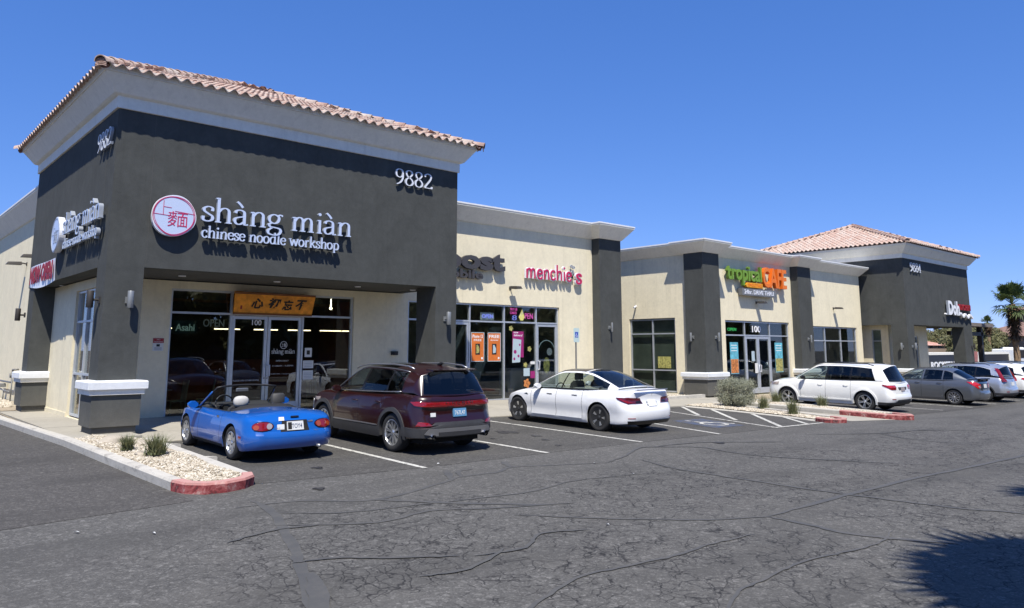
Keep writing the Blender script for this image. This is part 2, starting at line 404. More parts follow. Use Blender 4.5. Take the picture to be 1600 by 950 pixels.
def text_parts(body, M, box, d0, d1, mats, parent, name='letter', off=0.0, shear=0, split=True, size=1.0):
    vs, fs = text_geo(body, 1.0, off); vs = fit(vs, *box, shear)
    if split:
        for isl in islands(vs, fs):
            mb = MB(M); extr(mb, vs, isl, d0, d1, 0, 1 if len(mats) > 1 else 0); mb.build(name, mats, parent)
    else:
        mb = MB(M); extr(mb, vs, fs, d0, d1, 0, 1 if len(mats) > 1 else 0); return mb.build(name, mats, parent)

# stroke lettering: smooth centre lines drawn with a broad nib
def smooth(pts, n=6, closed=False):
    P = [Vector(p) for p in pts]; out = []
    if len(P) < 3: return P
    m = len(P)
    for i in range(m if closed else m - 1):
        g = (lambda k: P[k % m]) if closed else (lambda k: P[cl(k, 0, m - 1)])
        p0, p1, p2, p3 = g(i - 1), g(i), g(i + 1), g(i + 2)
        for k in range(n):
            t = k / n
            out.append(.5 * ((2 * p1) + (p2 - p0) * t + (2 * p0 - 5 * p1 + 4 * p2 - p3) * t * t + (3 * p1 - p0 - 3 * p2 + p3) * t ** 3))
    if not closed: out.append(P[-1])
    else: out.append(P[0])
    return out
def ribbon(pts, thick, thin, straight=False, n=6, closed=False):
    P = [Vector(p) for p in pts] if straight else smooth(pts, n, closed)
    vs = []; fs = []
    for i, p in enumerate(P):
        if closed: d = (P[(i + 1) % (len(P) - 1)] - P[(i - 1) % (len(P) - 1)])
        else: d = P[min(i + 1, len(P) - 1)] - P[max(i - 1, 0)]
        d = d.normalized() if d.length > 1e-9 else Vector((1, 0)); nn = Vector((-d.y, d.x))
        w = (thin + (thick - thin) * abs(d.y) ** 1.4) / 2
        vs += [tuple(p + nn * w), tuple(p - nn * w)]
    for i in range(len(P) - 1): fs.append((2 * i + 1, 2 * i + 3, 2 * i + 2, 2 * i))
    return vs, fs
SER = .17
GL = {   # (advance, strokes) ; 'L' straight, 'C' smooth, 'O' closed, 'S' serif bar
 's': (.72, [('C', [(.60, .70), (.59, .90), (.36, .97), (.14, .86), (.14, .68), (.36, .52), (.60, .36), (.60, .14), (.36, .03), (.10, .10), (.09, .34)])]),
 'h': (1.12, [('L', [(.24, 0), (.24, 1.62)]), ('C', [(.24, .66), (.42, .90), (.66, .97), (.84, .84), (.87, .60)]), ('L', [(.87, .62), (.87, 0)]), ('S', .24, 0), ('S', .87, 0), ('T', .24, 1.62)]),
 'n': (1.12, [('L', [(.24, 0), (.24, .96)]), ('C', [(.24, .66), (.42, .90), (.66, .97), (.84, .84), (.87, .60)]), ('L', [(.87, .62), (.87, 0)]), ('S', .24, 0), ('S', .87, 0), ('T', .24, .97)]),
 'm': (1.70, [('L', [(.24, 0), (.24, .96)]), ('C', [(.24, .66), (.40, .90), (.60, .97), (.76, .84), (.80, .60)]), ('L', [(.80, .62), (.80, 0)]), ('C', [(.80, .66), (.98, .90), (1.18, .97), (1.34, .84), (1.38, .60)]), ('L', [(1.38, .62), (1.38, 0)]), ('S', .24, 0), ('S', .80, 0), ('S', 1.38, 0), ('T', .24, .97)]),
 'a': (.98, [('C', [(.14, .76), (.20, .92), (.42, .98), (.64, .88), (.68, .64)]), ('L', [(.68, .66), (.68, .16)]), ('C', [(.68, .18), (.72, .03), (.92, .06)]), ('C', [(.68, .56), (.44, .52), (.16, .42), (.10, .22), (.22, .05), (.44, .05), (.68, .22)])]),
 'A': (.98, [('C', [(.14, .76), (.20, .92), (.42, .98), (.64, .88), (.68, .64)]), ('L', [(.68, .66), (.68, .16)]), ('C', [(.68, .18), (.72, .03), (.92, .06)]), ('C', [(.68, .56), (.44, .52), (.16, .42), (.10, .22), (.22, .05), (.44, .05), (.68, .22)]), ('L', [(.22, 1.52), (.40, 1.36), (.56, 1.16)])]),
 'g': (1.02, [('O', [(.46, .96), (.72, .84), (.76, .64), (.66, .44), (.44, .36), (.20, .46), (.14, .66), (.22, .86)]), ('C', [(.68, .86), (.84, .97), (1.0, .90)]), ('C', [(.28, .38), (.14, .26), (.22, .12), (.50, .08), (.80, .02), (.90, -.16), (.76, -.38), (.44, -.44), (.14, -.36), (.08, -.18), (.22, -.02), (.36, .06)])]),
 'i': (.52, [('L', [(.26, 0), (.26, .96)]), ('S', .26, 0), ('T', .26, .97), ('D', .25, 1.36)]),
 'c': (.86, [('C', [(.72, .72), (.66, .92), (.44, .97), (.20, .82), (.11, .50), (.20, .17), (.44, .03), (.66, .08), (.78, .26)])]),
 'e': (.90, [('C', [(.15, .54), (.48, .56), (.78, .58), (.74, .84), (.48, .97), (.22, .84), (.11, .50), (.20, .17), (.46, .03), (.68, .08), (.80, .26)])]),
 'o': (.98, [('O', [(.48, .97), (.76, .82), (.86, .50), (.76, .17), (.48, .03), (.20, .17), (.10, .50), (.20, .82)])]),
 'd': (1.08, [('L', [(.80, 0), (.80, 1.60)]), ('C', [(.80, .80), (.60, .96), (.36, .94), (.17, .76), (.11, .48), (.18, .18), (.38, .03), (.60, .06), (.80, .24)]), ('S', .88, 0), ('T', .80, 1.60)]),
 'l': (.52, [('L', [(.26, 0), (.26, 1.60)]), ('S', .26, 0), ('T', .26, 1.60)]),
 'w': (1.42, [('L', [(.10, .94), (.42, .02)]), ('L', [(.42, .04), (.70, .92)]), ('L', [(.70, .92), (1.02, .02)]), ('L', [(1.02, .04), (1.32, .94)]), ('S', .12, .94), ('S', 1.30, .94)]),
 'r': (.80, [('L', [(.24, 0), (.24, .96)]), ('C', [(.24, .62), (.38, .88), (.58, .96), (.70, .84)]), ('S', .24, 0), ('T', .24, .97)]),
 'k': (1.08, [('L', [(.24, 0), (.24, 1.60)]), ('L', [(.82, .92), (.28, .42)]), ('L', [(.44, .58), (.90, .02)]), ('S', .24, 0), ('S', .88, 0), ('S', .80, .94), ('T', .24, 1.6)]),
 'p': (1.10, [('L', [(.26, -.46), (.26, .96)]), ('C', [(.26, .78), (.46, .96), (.70, .94), (.89, .76), (.95, .48), (.88, .18), (.68, .03), (.46, .06), (.26, .24)]), ('S', .26, -.44), ('T', .26, .97)]),
 '9': (1.0, [('O', [(.48, 1.60), (.74, 1.48), (.82, 1.16), (.74, .86), (.48, .74), (.22, .86), (.14, 1.16), (.22, 1.48)]), ('C', [(.82, 1.16), (.80, .66), (.58, .22), (.20, 0)])]),
 '8': (1.0, [('O', [(.48, 1.60), (.72, 1.50), (.78, 1.24), (.62, .98), (.44, .86), (.20, .62), (.14, .30), (.26, .08), (.50, .02), (.74, .10), (.86, .34), (.76, .62), (.54, .82), (.30, .98), (.18, 1.24), (.24, 1.50)])]),
 '2': (1.0, [('C', [(.16, 1.24), (.20, 1.48), (.46, 1.60), (.74, 1.46), (.78, 1.16), (.60, .78), (.34, .42), (.12, .08)]), ('L', [(.10, .07), (.86, .07)]), ('L', [(.86, .04), (.90, .26)])]),
 '4': (1.0, [('L', [(.66, 0), (.66, 1.60)]), ('L', [(.64, 1.58), (.08, .46)]), ('L', [(.08, .46), (.94, .46)]), ('S', .66, 0)]),
}
def stroke_text(word, M, x0, x1, base, xh, d0, d1, mats, parent, thick=.2, thin=.09, ser=True, name='letter', adv=None, joined=False):
    tot = sum(GL[c][0] if c in GL else .55 for c in word); sx = (x1 - x0) / tot; x = 0
    allmb = MB(M)
    for c in word:
        if c not in GL: x += .55; continue
        a, st = GL[c]; mb = allmb if joined else MB(M); k = 0
        for s_ in st:
            if s_[0] == 'L': v, f = ribbon(s_[1], thick, thin, True)
            elif s_[0] == 'C': v, f = ribbon(s_[1], thick, thin)
            elif s_[0] == 'O': v, f = ribbon(s_[1], thick, thin, closed=True)
            elif s_[0] == 'S':
                if not ser: continue
                v, f = ribbon([(s_[1] - SER, s_[2] + thin * .5), (s_[1] + SER, s_[2] + thin * .5)], thick, thin * 1.05, True)
            elif s_[0] == 'T':
                if not ser: continue
                v, f = ribbon([(s_[1] - .17, s_[2] - thin * .6 - .02), (s_[1] + .02, s_[2] - thin * .5)], thick, thin * 1.1, True)
            elif s_[0] == 'D': v = [(s_[1] + thick * .62 * cos(t * pi / 5), s_[2] + thick * .62 * sin(t * pi / 5)) for t in range(10)]; f = [tuple(range(10))]
            v = [((p[0] + x) * sx + x0, base + p[1] * xh) for p in v]
            extr(mb, v, f, d0, d1 + k * .0006, 0, 1 if len(mats) > 1 else 0); k += 1
        if not joined: mb.build(name, mats, parent)
        x += a
    if joined: return allmb.build(name, mats, parent)
# ---------------------------------------------------------------- cars
def paint(name, col, metal=0.0, rough=.28, coat=1.0, flake=0):
    m, t, b = nmat(name); p = geo_pos(t)
    b.inputs['Metallic'].default_value = metal; b.inputs['Roughness'].default_value = rough
    b.inputs['Coat Weight'].default_value = coat; b.inputs['Coat Roughness'].default_value = .02; b.inputs['Coat IOR'].default_value = 1.5
    f = noise(t, p, 3, 4)
    c = ramp(t, f, [(.3, tuple(v * .96 for v in col)), (.7, col)])
    # road dust low on the body
    tc = N(t, "ShaderNodeTexCoord"); sx = N(t, "ShaderNodeSeparateXYZ"); t.links.new(tc.outputs['Object'], sx.inputs[0])
    mr = N(t, "ShaderNodeMapRange"); t.links.new(sx.outputs[2], mr.inputs[0]); mr.inputs[1].default_value = .55; mr.inputs[2].default_value = .15; mr.inputs[4].default_value = .35
    mu = N(t, "ShaderNodeMath", operation='MULTIPLY'); t.links.new(mr.outputs[0], mu.inputs[0]); t.links.new(noise(t, p, 9, 5), mu.inputs[1])
    t.links.new(mixc(t, mu.outputs[0], c, (.16, .14, .12)), b.inputs['Base Color'])
    return m
P_BLUE = paint("bright_blue_paint", (.002, .092, .40), 0, .3)
P_RED = paint("burgundy_paint", (.020, .0022, .0010), .0, .3, .7)
P_WHITE = paint("white_paint", (.82, .83, .84))
P_WHITE2 = paint("warm_white_paint", (.80, .80, .77))
P_GREY = paint("grey_metallic_paint", (.135, .145, .16), .55, .32)
P_SILVER = paint("silver_metallic_paint", (.50, .53, .58), .6, .3)
P_PALE = paint("pale_blue_paint", (.42, .49, .54), .4, .3)
C_GLASS = glassmat("car_glass", (.62, .68, .65), .95, 0, .05)
C_GLASSD = glassmat("privacy_glass", (.13, .14, .15), .95, 0, .05)
C_RUB = plain("tyre_rubber", (.022, .022, .023), .85, bmp=.3, bscale=90)
C_ALLOY = plain("alloy_rim", (.62, .63, .64), .3, .85)
C_DRIM = plain("dark_rim", (.035, .036, .038), .4, .3)
C_CLAD = plain("grey_cladding", (.038, .038, .040), .6, var=.15)
C_DARKIN = plain("dark_interior", (.018, .018, .019), .75)
C_SEAT = plain("black_seat", (.035, .034, .033), .6)
C_UNDER = plain("underbody", (.010, .010, .010), .9)
C_CHROME = plain("chrome_trim", (.72, .72, .72), .12, 1)
C_SATIN = plain("satin_silver_trim", (.38, .38, .39), .35, .8)
C_GAP = plain("panel_gap", (.008, .008, .008), .8)
C_RLAMP = plain("red_lamp_lens", (.22, .006, .008), .12, coat=1)
C_RLAMP2 = plain("bright_red_lens", (.46, .015, .02), .15, coat=1, var=.3, vscale=30)
C_DLAMP = plain("smoked_red_lens", (.09, .006, .01), .1, coat=1)
C_AMBER = plain("amber_lens", (.34, .06, .01), .15, coat=1)
C_CLEAR = plain("clear_lens", (.42, .36, .34), .1, .3, coat=1)
C_PLATE = plain("plate_white", (.62, .63, .62), .4)
C_PLATEB = plain("plate_blue", (.10, .25, .42), .4)
C_PTEXT = plain("plate_text", (.03, .05, .12), .5)
C_COVER = plain("white_cover", (.48, .465, .43), .8)

def interp(tab, x):
    if x <= tab[0][0]: return tab[0][1]
    for (a, va), (b, vb) in zip(tab, tab[1:]):
        if x <= b:
            t = (x - a) / (b - a) if b > a else 0
            t = t * .5 + .5 * t * t * (3 - 2 * t)
            return va + (vb - va) * t
    return tab[-1][1]
def sharp(o, deg=38):
    me = o.data; me.polygons.foreach_set('use_smooth', [True] * len(me.polygons)); me.set_sharp_from_angle(angle=radians(deg)); return o

class Body:
    def __init__(s, sp):
        s.sp = sp; L, hw = sp['L'], sp['hw']
        br, crx, cry = sp.get('rear', (.06, .28, .30)); bf, cfx, cfy = sp.get('frontc', (.16, .55, .45))
        ol = []
        n = 9
        for i in range(n): y = (hw - cry) * i / n; ol.append((br * (y / hw) ** 2, y))
        x0 = br * ((hw - cry) / hw) ** 2
        for i in range(8): a = -pi / 2 + pi / 2 * i / 8; ol.append((x0 + crx + crx * sin(a), hw - cry + cry * cos(a)))
        xs0 = x0 + crx; xf0 = bf * ((hw - cfy) / hw) ** 2; xs1 = L - xf0 - cfx
        xs = set(round(xs0 + (xs1 - xs0) * i / 30, 4) for i in range(31))
        for w in sp['wheels']:
            for i in range(15): 
                x = w + sp['Ra'] * cos(pi * i / 14)
                if xs0 < x < xs1: xs.add(round(x, 4))
        for g in sp.get('gaps', []):
            xs = set(x for x in xs if abs(x - g) > .012); xs.add(round(g - .005, 4)); xs.add(round(g + .005, 4))
        tp = sp.get('taper', [(0, 0), (L, 0)])
        for x in sorted(xs): ol.append((x, hw - interp(tp, x)))
        for i in range(1, 9): a = pi / 2 * i / 8; ol.append((xs1 + cfx * sin(a), hw - cfy + cfy * cos(a)))
        for i in range(n - 1, -1, -1): y = (hw - cfy) * i / n; ol.append((L - bf * (y / hw) ** 2, y))
        s.ol = ol; s.xs0 = xs0; s.xs1 = xs1
        s.u = [0.0]
        for a, b in zip(ol, ol[1:]): s.u.append(s.u[-1] + math.hypot(b[0] - a[0], b[1] - a[1]))
    def pt(s, x, y, z):
        sp = s.sp; q = 1 - interp(sp['ps'], z) / sp['hw']
        wr = cl(1 - x / .55, 0, 1); wf = cl(1 - (sp['L'] - x) / .8, 0, 1)
        return Vector((x + wr * interp(sp['pr'], z) - wf * interp(sp['pf'], z), y * q, z))
    def base(s, u):
        sg = 1 if u >= 0 else -1; u = abs(u)
        for i in range(len(s.u) - 1):
            if u <= s.u[i + 1]:
                t = (u - s.u[i]) / (s.u[i + 1] - s.u[i]); a, b = s.ol[i], s.ol[i + 1]
                return a[0] + (b[0] - a[0]) * t, sg * (a[1] + (b[1] - a[1]) * t)
        return s.ol[-1][0], 0
    def S(s, u, z): x, y = s.base(u); return s.pt(x, y, z)
    def ux(s, x):           # arc length of side position x (left)
        best = min(range(len(s.ol)), key=lambda i: abs(s.ol[i][0] - x) + (0 if s.ol[i][1] > s.sp['hw'] * .8 else 9))
        i = best; j = min(i + 1, len(s.ol) - 1) if s.ol[i][0] < x else i - 1
        d = s.ol[j][0] - s.ol[i][0]
        return s.u[i] + (s.u[j] - s.u[i]) * ((x - s.ol[i][0]) / d if abs(d) > 1e-6 else 0)
    def nrm(s, u, z):
        a = s.S(u + .01, z) - s.S(u - .01, z); b = s.S(u, z + .01) - s.S(u, z - .01)
        return b.cross(a).normalized()
    def patch(s, name, poly, mat, parent, e=.006, nz=5, nu=8, e0=-.01, sm=True):
        """proud panel on the body skin; poly of (u, z), convex in every z row"""
        zs = sorted(set(p[1] for p in poly)); z0, z1 = zs[0], zs[-1]
        zz = sorted(set([z0 + (z1 - z0) * i / nz for i in range(nz + 1)] + zs)); rows = []
        for z in zz:
            zc = cl(z, z0 + 1e-4, z1 - 1e-4); cr = []
            for (a, b) in zip(poly, poly[1:] + poly[:1]):
                if (a[1] - zc) * (b[1] - zc) <= 0 and a[1] != b[1]: cr.append(a[0] + (b[0] - a[0]) * (zc - a[1]) / (b[1] - a[1]))
            rows.append((min(cr), max(cr), z))
        vs = []; 
        for (a, b, z) in rows:
            for k in range(nu + 1): u = a + (b - a) * k / nu; vs.append(s.S(u, z) + s.nrm(u, z) * e)
        R, C = len(rows), nu + 1; fs = [(r * C + k, (r + 1) * C + k, (r + 1) * C + k + 1, r * C + k + 1) for r in range(R - 1) for k in range(nu)]
        per = [k for k in range(C)] + [r * C + C - 1 for r in range(1, R)] + [(R - 1) * C + k for k in range(C - 2, -1, -1)] + [r * C for r in range(R - 2, 0, -1)]
        b0 = len(vs)
        for i in per:
            r, k = divmod(i, C); a, b, z = rows[r]; u = a + (b - a) * k / nu; vs.append(s.S(u, z) + s.nrm(u, z) * e0)
        for i in range(len(per)): j = (i + 1) % len(per); fs.append((per[i], per[j], b0 + j, b0 + i))
        o = mk(name, vs, fs, mat, parent, False, world=False)
        return sharp(o, 50)

def make_body(sp, root):
    B = Body(sp); L, hw = sp['L'], sp['hw']; ol = B.ol; n = len(ol)
    half = list(range(n)); cols = [(i, -1) for i in half[::-1][:-1]] + [(i, 1) for i in half]   # front centre(right) .. rear .. front centre(left)
    cols = cols[1:]  # drop duplicate front centre
    def zbot(x, i):
        z = interp(sp['zb'], x)
        for w in sp['wheels']:
            d = abs(x - w)
            if d < sp['Ra']: z = max(z, sp['R'] + sqrt(sp['Ra'] ** 2 - d * d))
        return z
    TR = [0, .02, .12, .24, .36, .48, .6, .72, .84, .93, .975, 1]
    nr = len(TR); rows = []; mt = []; vs = []
    for (i, sg) in cols:
        x, y = ol[i]; y *= sg; zb = zbot(x, i) if B.xs0 - .05 <= x <= B.xs1 + .3 or x > B.xs1 else interp(sp['zb'], x); zs = interp(sp['sh'], x)
        p = B.pt(x, y, zb); ins = Vector((p.x * 1 + (.10 if x < B.xs0 else (-.10 if x > B.xs1 else 0)), p.y * (1 - .25 / hw), zb + .0))
        vs.append(ins)
        for k, t in enumerate(TR):
            z = zb + (zs - zb) * t; q = B.pt(x, y, z)
            if k == nr - 1: q = Vector((q.x + (.022 if x < B.xs0 else (-.022 if x > B.xs1 else 0)), q.y * (1 - .022 / hw), zs + .004))
            if k == nr - 2: q = Vector((q.x + (.007 if x < B.xs0 else (-.007 if x > B.xs1 else 0)), q.y * (1 - .007 / hw), z))
            vs.append(q)
        T = vs[-1]
        cx = cl(T.x, sp.get('sx0', .25), L - sp.get('sx1', .5)); zc = interp(sp['spine'], cx)
        for f in (.06, .15, .35, .6, .82, 1):
            g = 1 - (1 - f) ** 2; vs.append(Vector((T.x + (cx - T.x) * f, T.y * (1 - f), T.z + (zc - T.z) * g)))
    K = 1 + nr + 6; nc = len(cols); groups = {}
    hole = sp.get('hole')
    for c in range(nc):
        d = (c + 1) % nc
        (i, sg), (j, sh_) = cols[c], cols[d]; xm = (ol[i][0] + ol[j][0]) / 2; ym = (ol[i][1] * sg + ol[j][1] * sh_) / 2
        side = B.xs0 - .001 <= xm <= B.xs1 + .001 and abs(ym) > hw * .7
        for k in range(K - 1):
            key = 'body'; m = 0
            zc_ = (vs[c * K + k].z + vs[c * K + k + 1].z + vs[d * K + k].z + vs[d * K + k + 1].z) / 4
            if k == 0: m = 1
            elif k < nr:
                if side and any(abs(xm - g) < .006 for g in sp.get('gaps', [])) and zc_ > sp.get('gapz', .3): m = 1
                elif side:
                    for (a, b, nm) in sp.get('doors', []):
                        if a < xm < b and zc_ > sp.get('gapz', .3): key = nm + ('L' if sg > 0 else 'R')
                if sp.get('tail') and xm < B.xs0 and abs(ym) < sp['tail'][0] and sp['tail'][1] < zc_: key = 'trunk_lid'
            else:
                f = k - nr
                if hole and hole[0] < (vs[c * K + k].x + vs[d * K + k].x) / 2 < hole[1] and f >= 1: continue
                if xm > sp.get('hoodx', 99) and f >= 1: key = 'hood'
                if sp.get('tail') and xm < sp.get('trunkx', -1) and f >= 1: key = 'trunk_lid'
            groups.setdefault(key, []).append(((c * K + k, c * K + k + 1, d * K + k + 1, d * K + k), m))
    # sign convention: columns run right-front -> rear -> left-front, normals must face out
    for key, fl in groups.items():
        idx = sorted({i for f, _ in fl for i in f}); mp = {a: b for b, a in enumerate(idx)}
        nm = key.rstrip('LR') if key not in ('body',) else key
        o = mk(nm, [vs[i] for i in idx], [tuple(mp[i] for i in f) for f, _ in fl], [sp['paint'], C_GAP], root, False, [m for _, m in fl], world=False)
        bm = bmesh.new(); bm.from_mesh(o.data); bmesh.ops.remove_doubles(bm, verts=bm.verts, dist=.0008); bm.to_mesh(o.data); bm.free()
        sharp(o, 32)
        B.__dict__.setdefault('parts', {})[key] = o
    return B

def catm(K, t, lin):
    n = len(K) - 1; t = cl(t, 0, n - 1e-6); i = int(t); f = t - i
    p0, p1, p2, p3 = K[max(i - 1, 0)], K[i], K[i + 1], K[min(i + 2, n)]
    if i in lin: return [a + (b - a) * f for a, b in zip(p1, p2)]
    if i - 1 in lin: p0 = p1
    if i + 1 in lin: p3 = p2
    return [.5 * (2 * b + (c - a) * f + (2 * a - 5 * b + 4 * c - d) * f * f + (3 * b - a - 3 * c + d) * f ** 3) for a, b, c, d in zip(p0, p1, p2, p3)]
def make_cabin(sp, root):
    """knots: (xb,yb,zb, xt,yt,zt, xc,zc); side_win [(t0,t1,s0,s1)], top_win [(t0,t1,name,mat)]"""
    K = sp['knots']; ts = set(i / 6 for i in range(6 * (len(K) - 1) + 1))
    for a, b, *_ in sp['side_win'] + sp['top_win']: ts.add(a); ts.add(b)
    ts = sorted(ts); SR = [0, .07, .3, .55, .8, .93, 1]; FR = [.04, .12, .3, .55, .8, 1]
    vs = []; KK = len(SR) + len(FR)
    for sg in (1, -1):
        for t in ts:
            xb, yb, zb, xt, yt, zt, xc, zc = catm(K, t, sp.get('lin', ()))
            for s_ in SR: bl = .035 * 4 * s_ * (1 - s_) * min(1, (zt - zb) / .3); vs.append(Vector((xb + (xt - xb) * s_, sg * (yb + (yt - yb) * s_ + bl), zb + (zt - zb) * s_)))
            for f in FR: g = 1 - (1 - f) ** 2; vs.append(Vector((xt + (xc - xt) * g, sg * yt * (1 - f), zt + (zc - zt) * g)))
    n = len(ts); groups = {}
    for h, sg in enumerate((1, -1)):
        for a in range(n - 1):
            tm = (ts[a] + ts[a + 1]) / 2
            for k in range(KK - 1):
                key = 'cabin'; m = 0
                if k < len(SR) - 1:
                    sm_ = (SR[k] + SR[k + 1]) / 2
                    for (t0, t1, s0, s1, mt_) in sp['side_win']:
                        if t0 < tm < t1 and s0 < sm_ < s1: key = ('side_window', t0, sg, mt_)
                    if key == 'cabin' and sp.get('trim', 1) and sm_ < .93 and sp['side_win'][0][0] < tm < sp['side_win'][-1][1]: m = 1
                else:
                    fm_ = k - len(SR)
                    for (t0, t1, nm, mt_) in sp['top_win']:
                        if t0 < tm < t1 and fm_ >= 0: key = (nm, 0, 0, mt_)
                b = (h * n + a) * KK + k; q = (b, b + KK, b + KK + 1, b + 1)
                groups.setdefault(key, []).append((q if sg > 0 else q[::-1], m))
    for key, fl in groups.items():
        idx = sorted({i for f, _ in fl for i in f}); mp = {a: b for b, a in enumerate(idx)}
        nm = key if isinstance(key, str) else key[0]
        if key == 'cabin': mats = [sp['paint'], C_BLK]; nm = 'roof'
        else: mats = [key[3], key[3]]
        V = [vs[i] for i in idx]
        o = mk(nm, V, [tuple(mp[i] for i in f) for f, _ in fl], mats, root, False, [m for _, m in fl], world=False)
        bm = bmesh.new(); bm.from_mesh(o.data); bmesh.ops.remove_doubles(bm, verts=bm.verts, dist=.0008); bm.to_mesh(o.data); bm.free()
        sharp(o, 30)
C_BLK = plain("gloss_black_trim", (.01, .01, .011), .25)

def wheel_meshes(R, rr, w, style, rim_mat):
    """tyre and rim meshes; axis along local y, outer face at +y"""
    M = Matrix(((1, 0, 0, 0), (0, 0, 1, 0), (0, 1, 0, 0), (0, 0, 0, 1)))
    t = MB(); h = w / 2
    t.lathe([(rr - .012, -h * .8), (rr + .004, -h * .96), (rr + (R - rr) * .5, -h), (R - .022, -h * .9), (R - .004, -h * .66), (R, -h * .3), (R, h * .3), (R - .004, h * .66), (R - .022, h * .9), (rr + (R - rr) * .5, h), (rr + .004, h * .96), (rr - .012, h * .8)], M, 40)
    to = t.build('tyre', C_RUB, None); me_t = to.data; bpy.data.objects.remove(to); me_t.polygons.foreach_set('use_smooth', [True] * len(me_t.polygons))
    r = MB()
    r.lathe([(rr + .002, h * .93), (rr - .014, h * .95), (rr - .022, h * .82), (rr - .03, h * .1), (rr - .03, -h * .8)], M, 36, 0)
    r.lathe([(.0, h * .05), (rr - .03, h * .0)], M, 30, 1)
    kind, ns = style[0], style[1]
    def spoke(a, wi, wo, r0, r1, y0, y1, th=.02, m=0):
        ca, sa = cos(a), sin(a); P = []
        for (rad, ww, yy) in ((r0, wi, y0), (r1, wo, y1)):
            for s_, dy in ((-1, 0), (1, 0), (1, -th), (-1, -th)):
                x, z = rad * ca - s_ * ww * sa, rad * sa + s_ * ww * ca; P.append((x, yy + dy, z))
        r.add(P, [(0, 1, 5, 4), (1, 2, 6, 5), (2, 3, 7, 6), (3, 0, 4, 7), (0, 3, 2, 1), (4, 5, 6, 7)], m)
    if kind == 'plain':
        for k in range(ns): spoke(2 * pi * k / ns, style[2], style[3], rr * .2, rr - .018, h * .72, h * .86)
    elif kind == 'twin':
        for k in range(ns):
            for d in (-1, 1): spoke(2 * pi * k / ns + d * style[2], .012, .011, rr * .2, rr - .018, h * .7, h * .86, .03)
    elif kind == 'aero':
        r.lathe([(.0, h * .70), (rr * .45, h * .74), (rr - .02, h * .86), (rr - .02, h * .7)], M, 40, 0)
        for k in range(ns): spoke(2 * pi * k / ns + .3, .012, .034, rr * .42, rr * .82, h * .80, h * .875, .02, 2)
    r.lathe([(0, h * .86), (rr * .13, h * .86), (rr * .16, h * .8), (rr * .24, h * .72), (rr * .24, h * .4)], M, 18, 0)
    for k in range(5): a = 2 * pi * k / 5; spoke(a, .008, .008, rr * .17, rr * .21, h * .80, h * .80, .02, 1)
    ro = r.build('rim', [rim_mat, C_UNDER, C_ALLOY], None); me_r = ro.data; bpy.data.objects.remove(ro); me_r.polygons.foreach_set('use_smooth', [True] * len(me_r.polygons)); me_r.set_sharp_from_angle(angle=radians(35))
    return me_t, me_r

def rbox(mb, a, b, r=.03, m=0):
    """box with chamfered vertical and top edges"""
    (x0, y0, z0), (x1, y1, z1) = a, b
    R1 = [(x0 + r, y0), (x1 - r, y0), (x1, y0 + r), (x1, y1 - r), (x1 - r, y1), (x0 + r, y1), (x0, y1 - r), (x0, y0 + r)]
    R2 = [(x0 + 2 * r, y0 + r), (x1 - 2 * r, y0 + r), (x1 - r, y0 + 2 * r), (x1 - r, y1 - 2 * r), (x1 - 2 * r, y1 - r), (x0 + 2 * r, y1 - r), (x0 + r, y1 - 2 * r), (x0 + r, y0 + 2 * r)]
    vs = [(x, y, z0) for x, y in R1] + [(x, y, z1 - r) for x, y in R1] + [(x, y, z1) for x, y in R2]
    fs = [tuple(range(8))[::-1], tuple(range(16, 24))]
    for k in range(8):
        j = (k + 1) % 8; fs += [(k, j, 8 + j, 8 + k), (8 + k, 8 + j, 16 + j, 16 + k)]
    mb.add(vs, fs, m)

def seat(root, x, y, z, w=.48, back=.62, head=True, name='seat', mat=None, lean=.18):
    s = MB(); rbox(s, (x - .02, y - w / 2, z - .1), (x + .48, y + w / 2, z + .08), .035)
    vs = []
    for (h, hw_, th) in ((0, w / 2, .12), (.3, w / 2, .13), (back * .9, w / 2 * .86, .10), (back, w / 2 * .6, .06)):
        xx = x - lean * h
        for (a, b) in ((-1, -1), (1, -1), (1, 1), (-1, 1)): vs.append((xx + a * th / 2, y + b * hw_, z + h))
    fs = [(0, 1, 2, 3)[::-1], (12, 13, 14, 15)]
    for k in range(3):
        for j in range(4): fs.append((k * 4 + j, k * 4 + (j + 1) % 4, k * 4 + 4 + (j + 1) % 4, k * 4 + 4 + j))
    s.add(vs, fs); o = s.build(name, mat or C_SEAT, root, world=False); sharp(o, 60)
    if head:
        hd = MB(); rbox(hd, (x - lean * back - .09, y - .13, z + back + .02), (x - lean * back + .03, y + .13, z + back + .2), .03)
        hd.tube([(x - lean * back - .03, y - .05, z + back - .05), (x - lean * back - .03, y - .05, z + back + .06)], .008, 6); hd.tube([(x - lean * back - .03, y + .05, z + back - .05), (x - lean * back - .03, y + .05, z + back + .06)], .008, 6)
        h2 = hd.build('headrest', mat or C_SEAT, o, world=False); sharp(h2, 50)
    return o

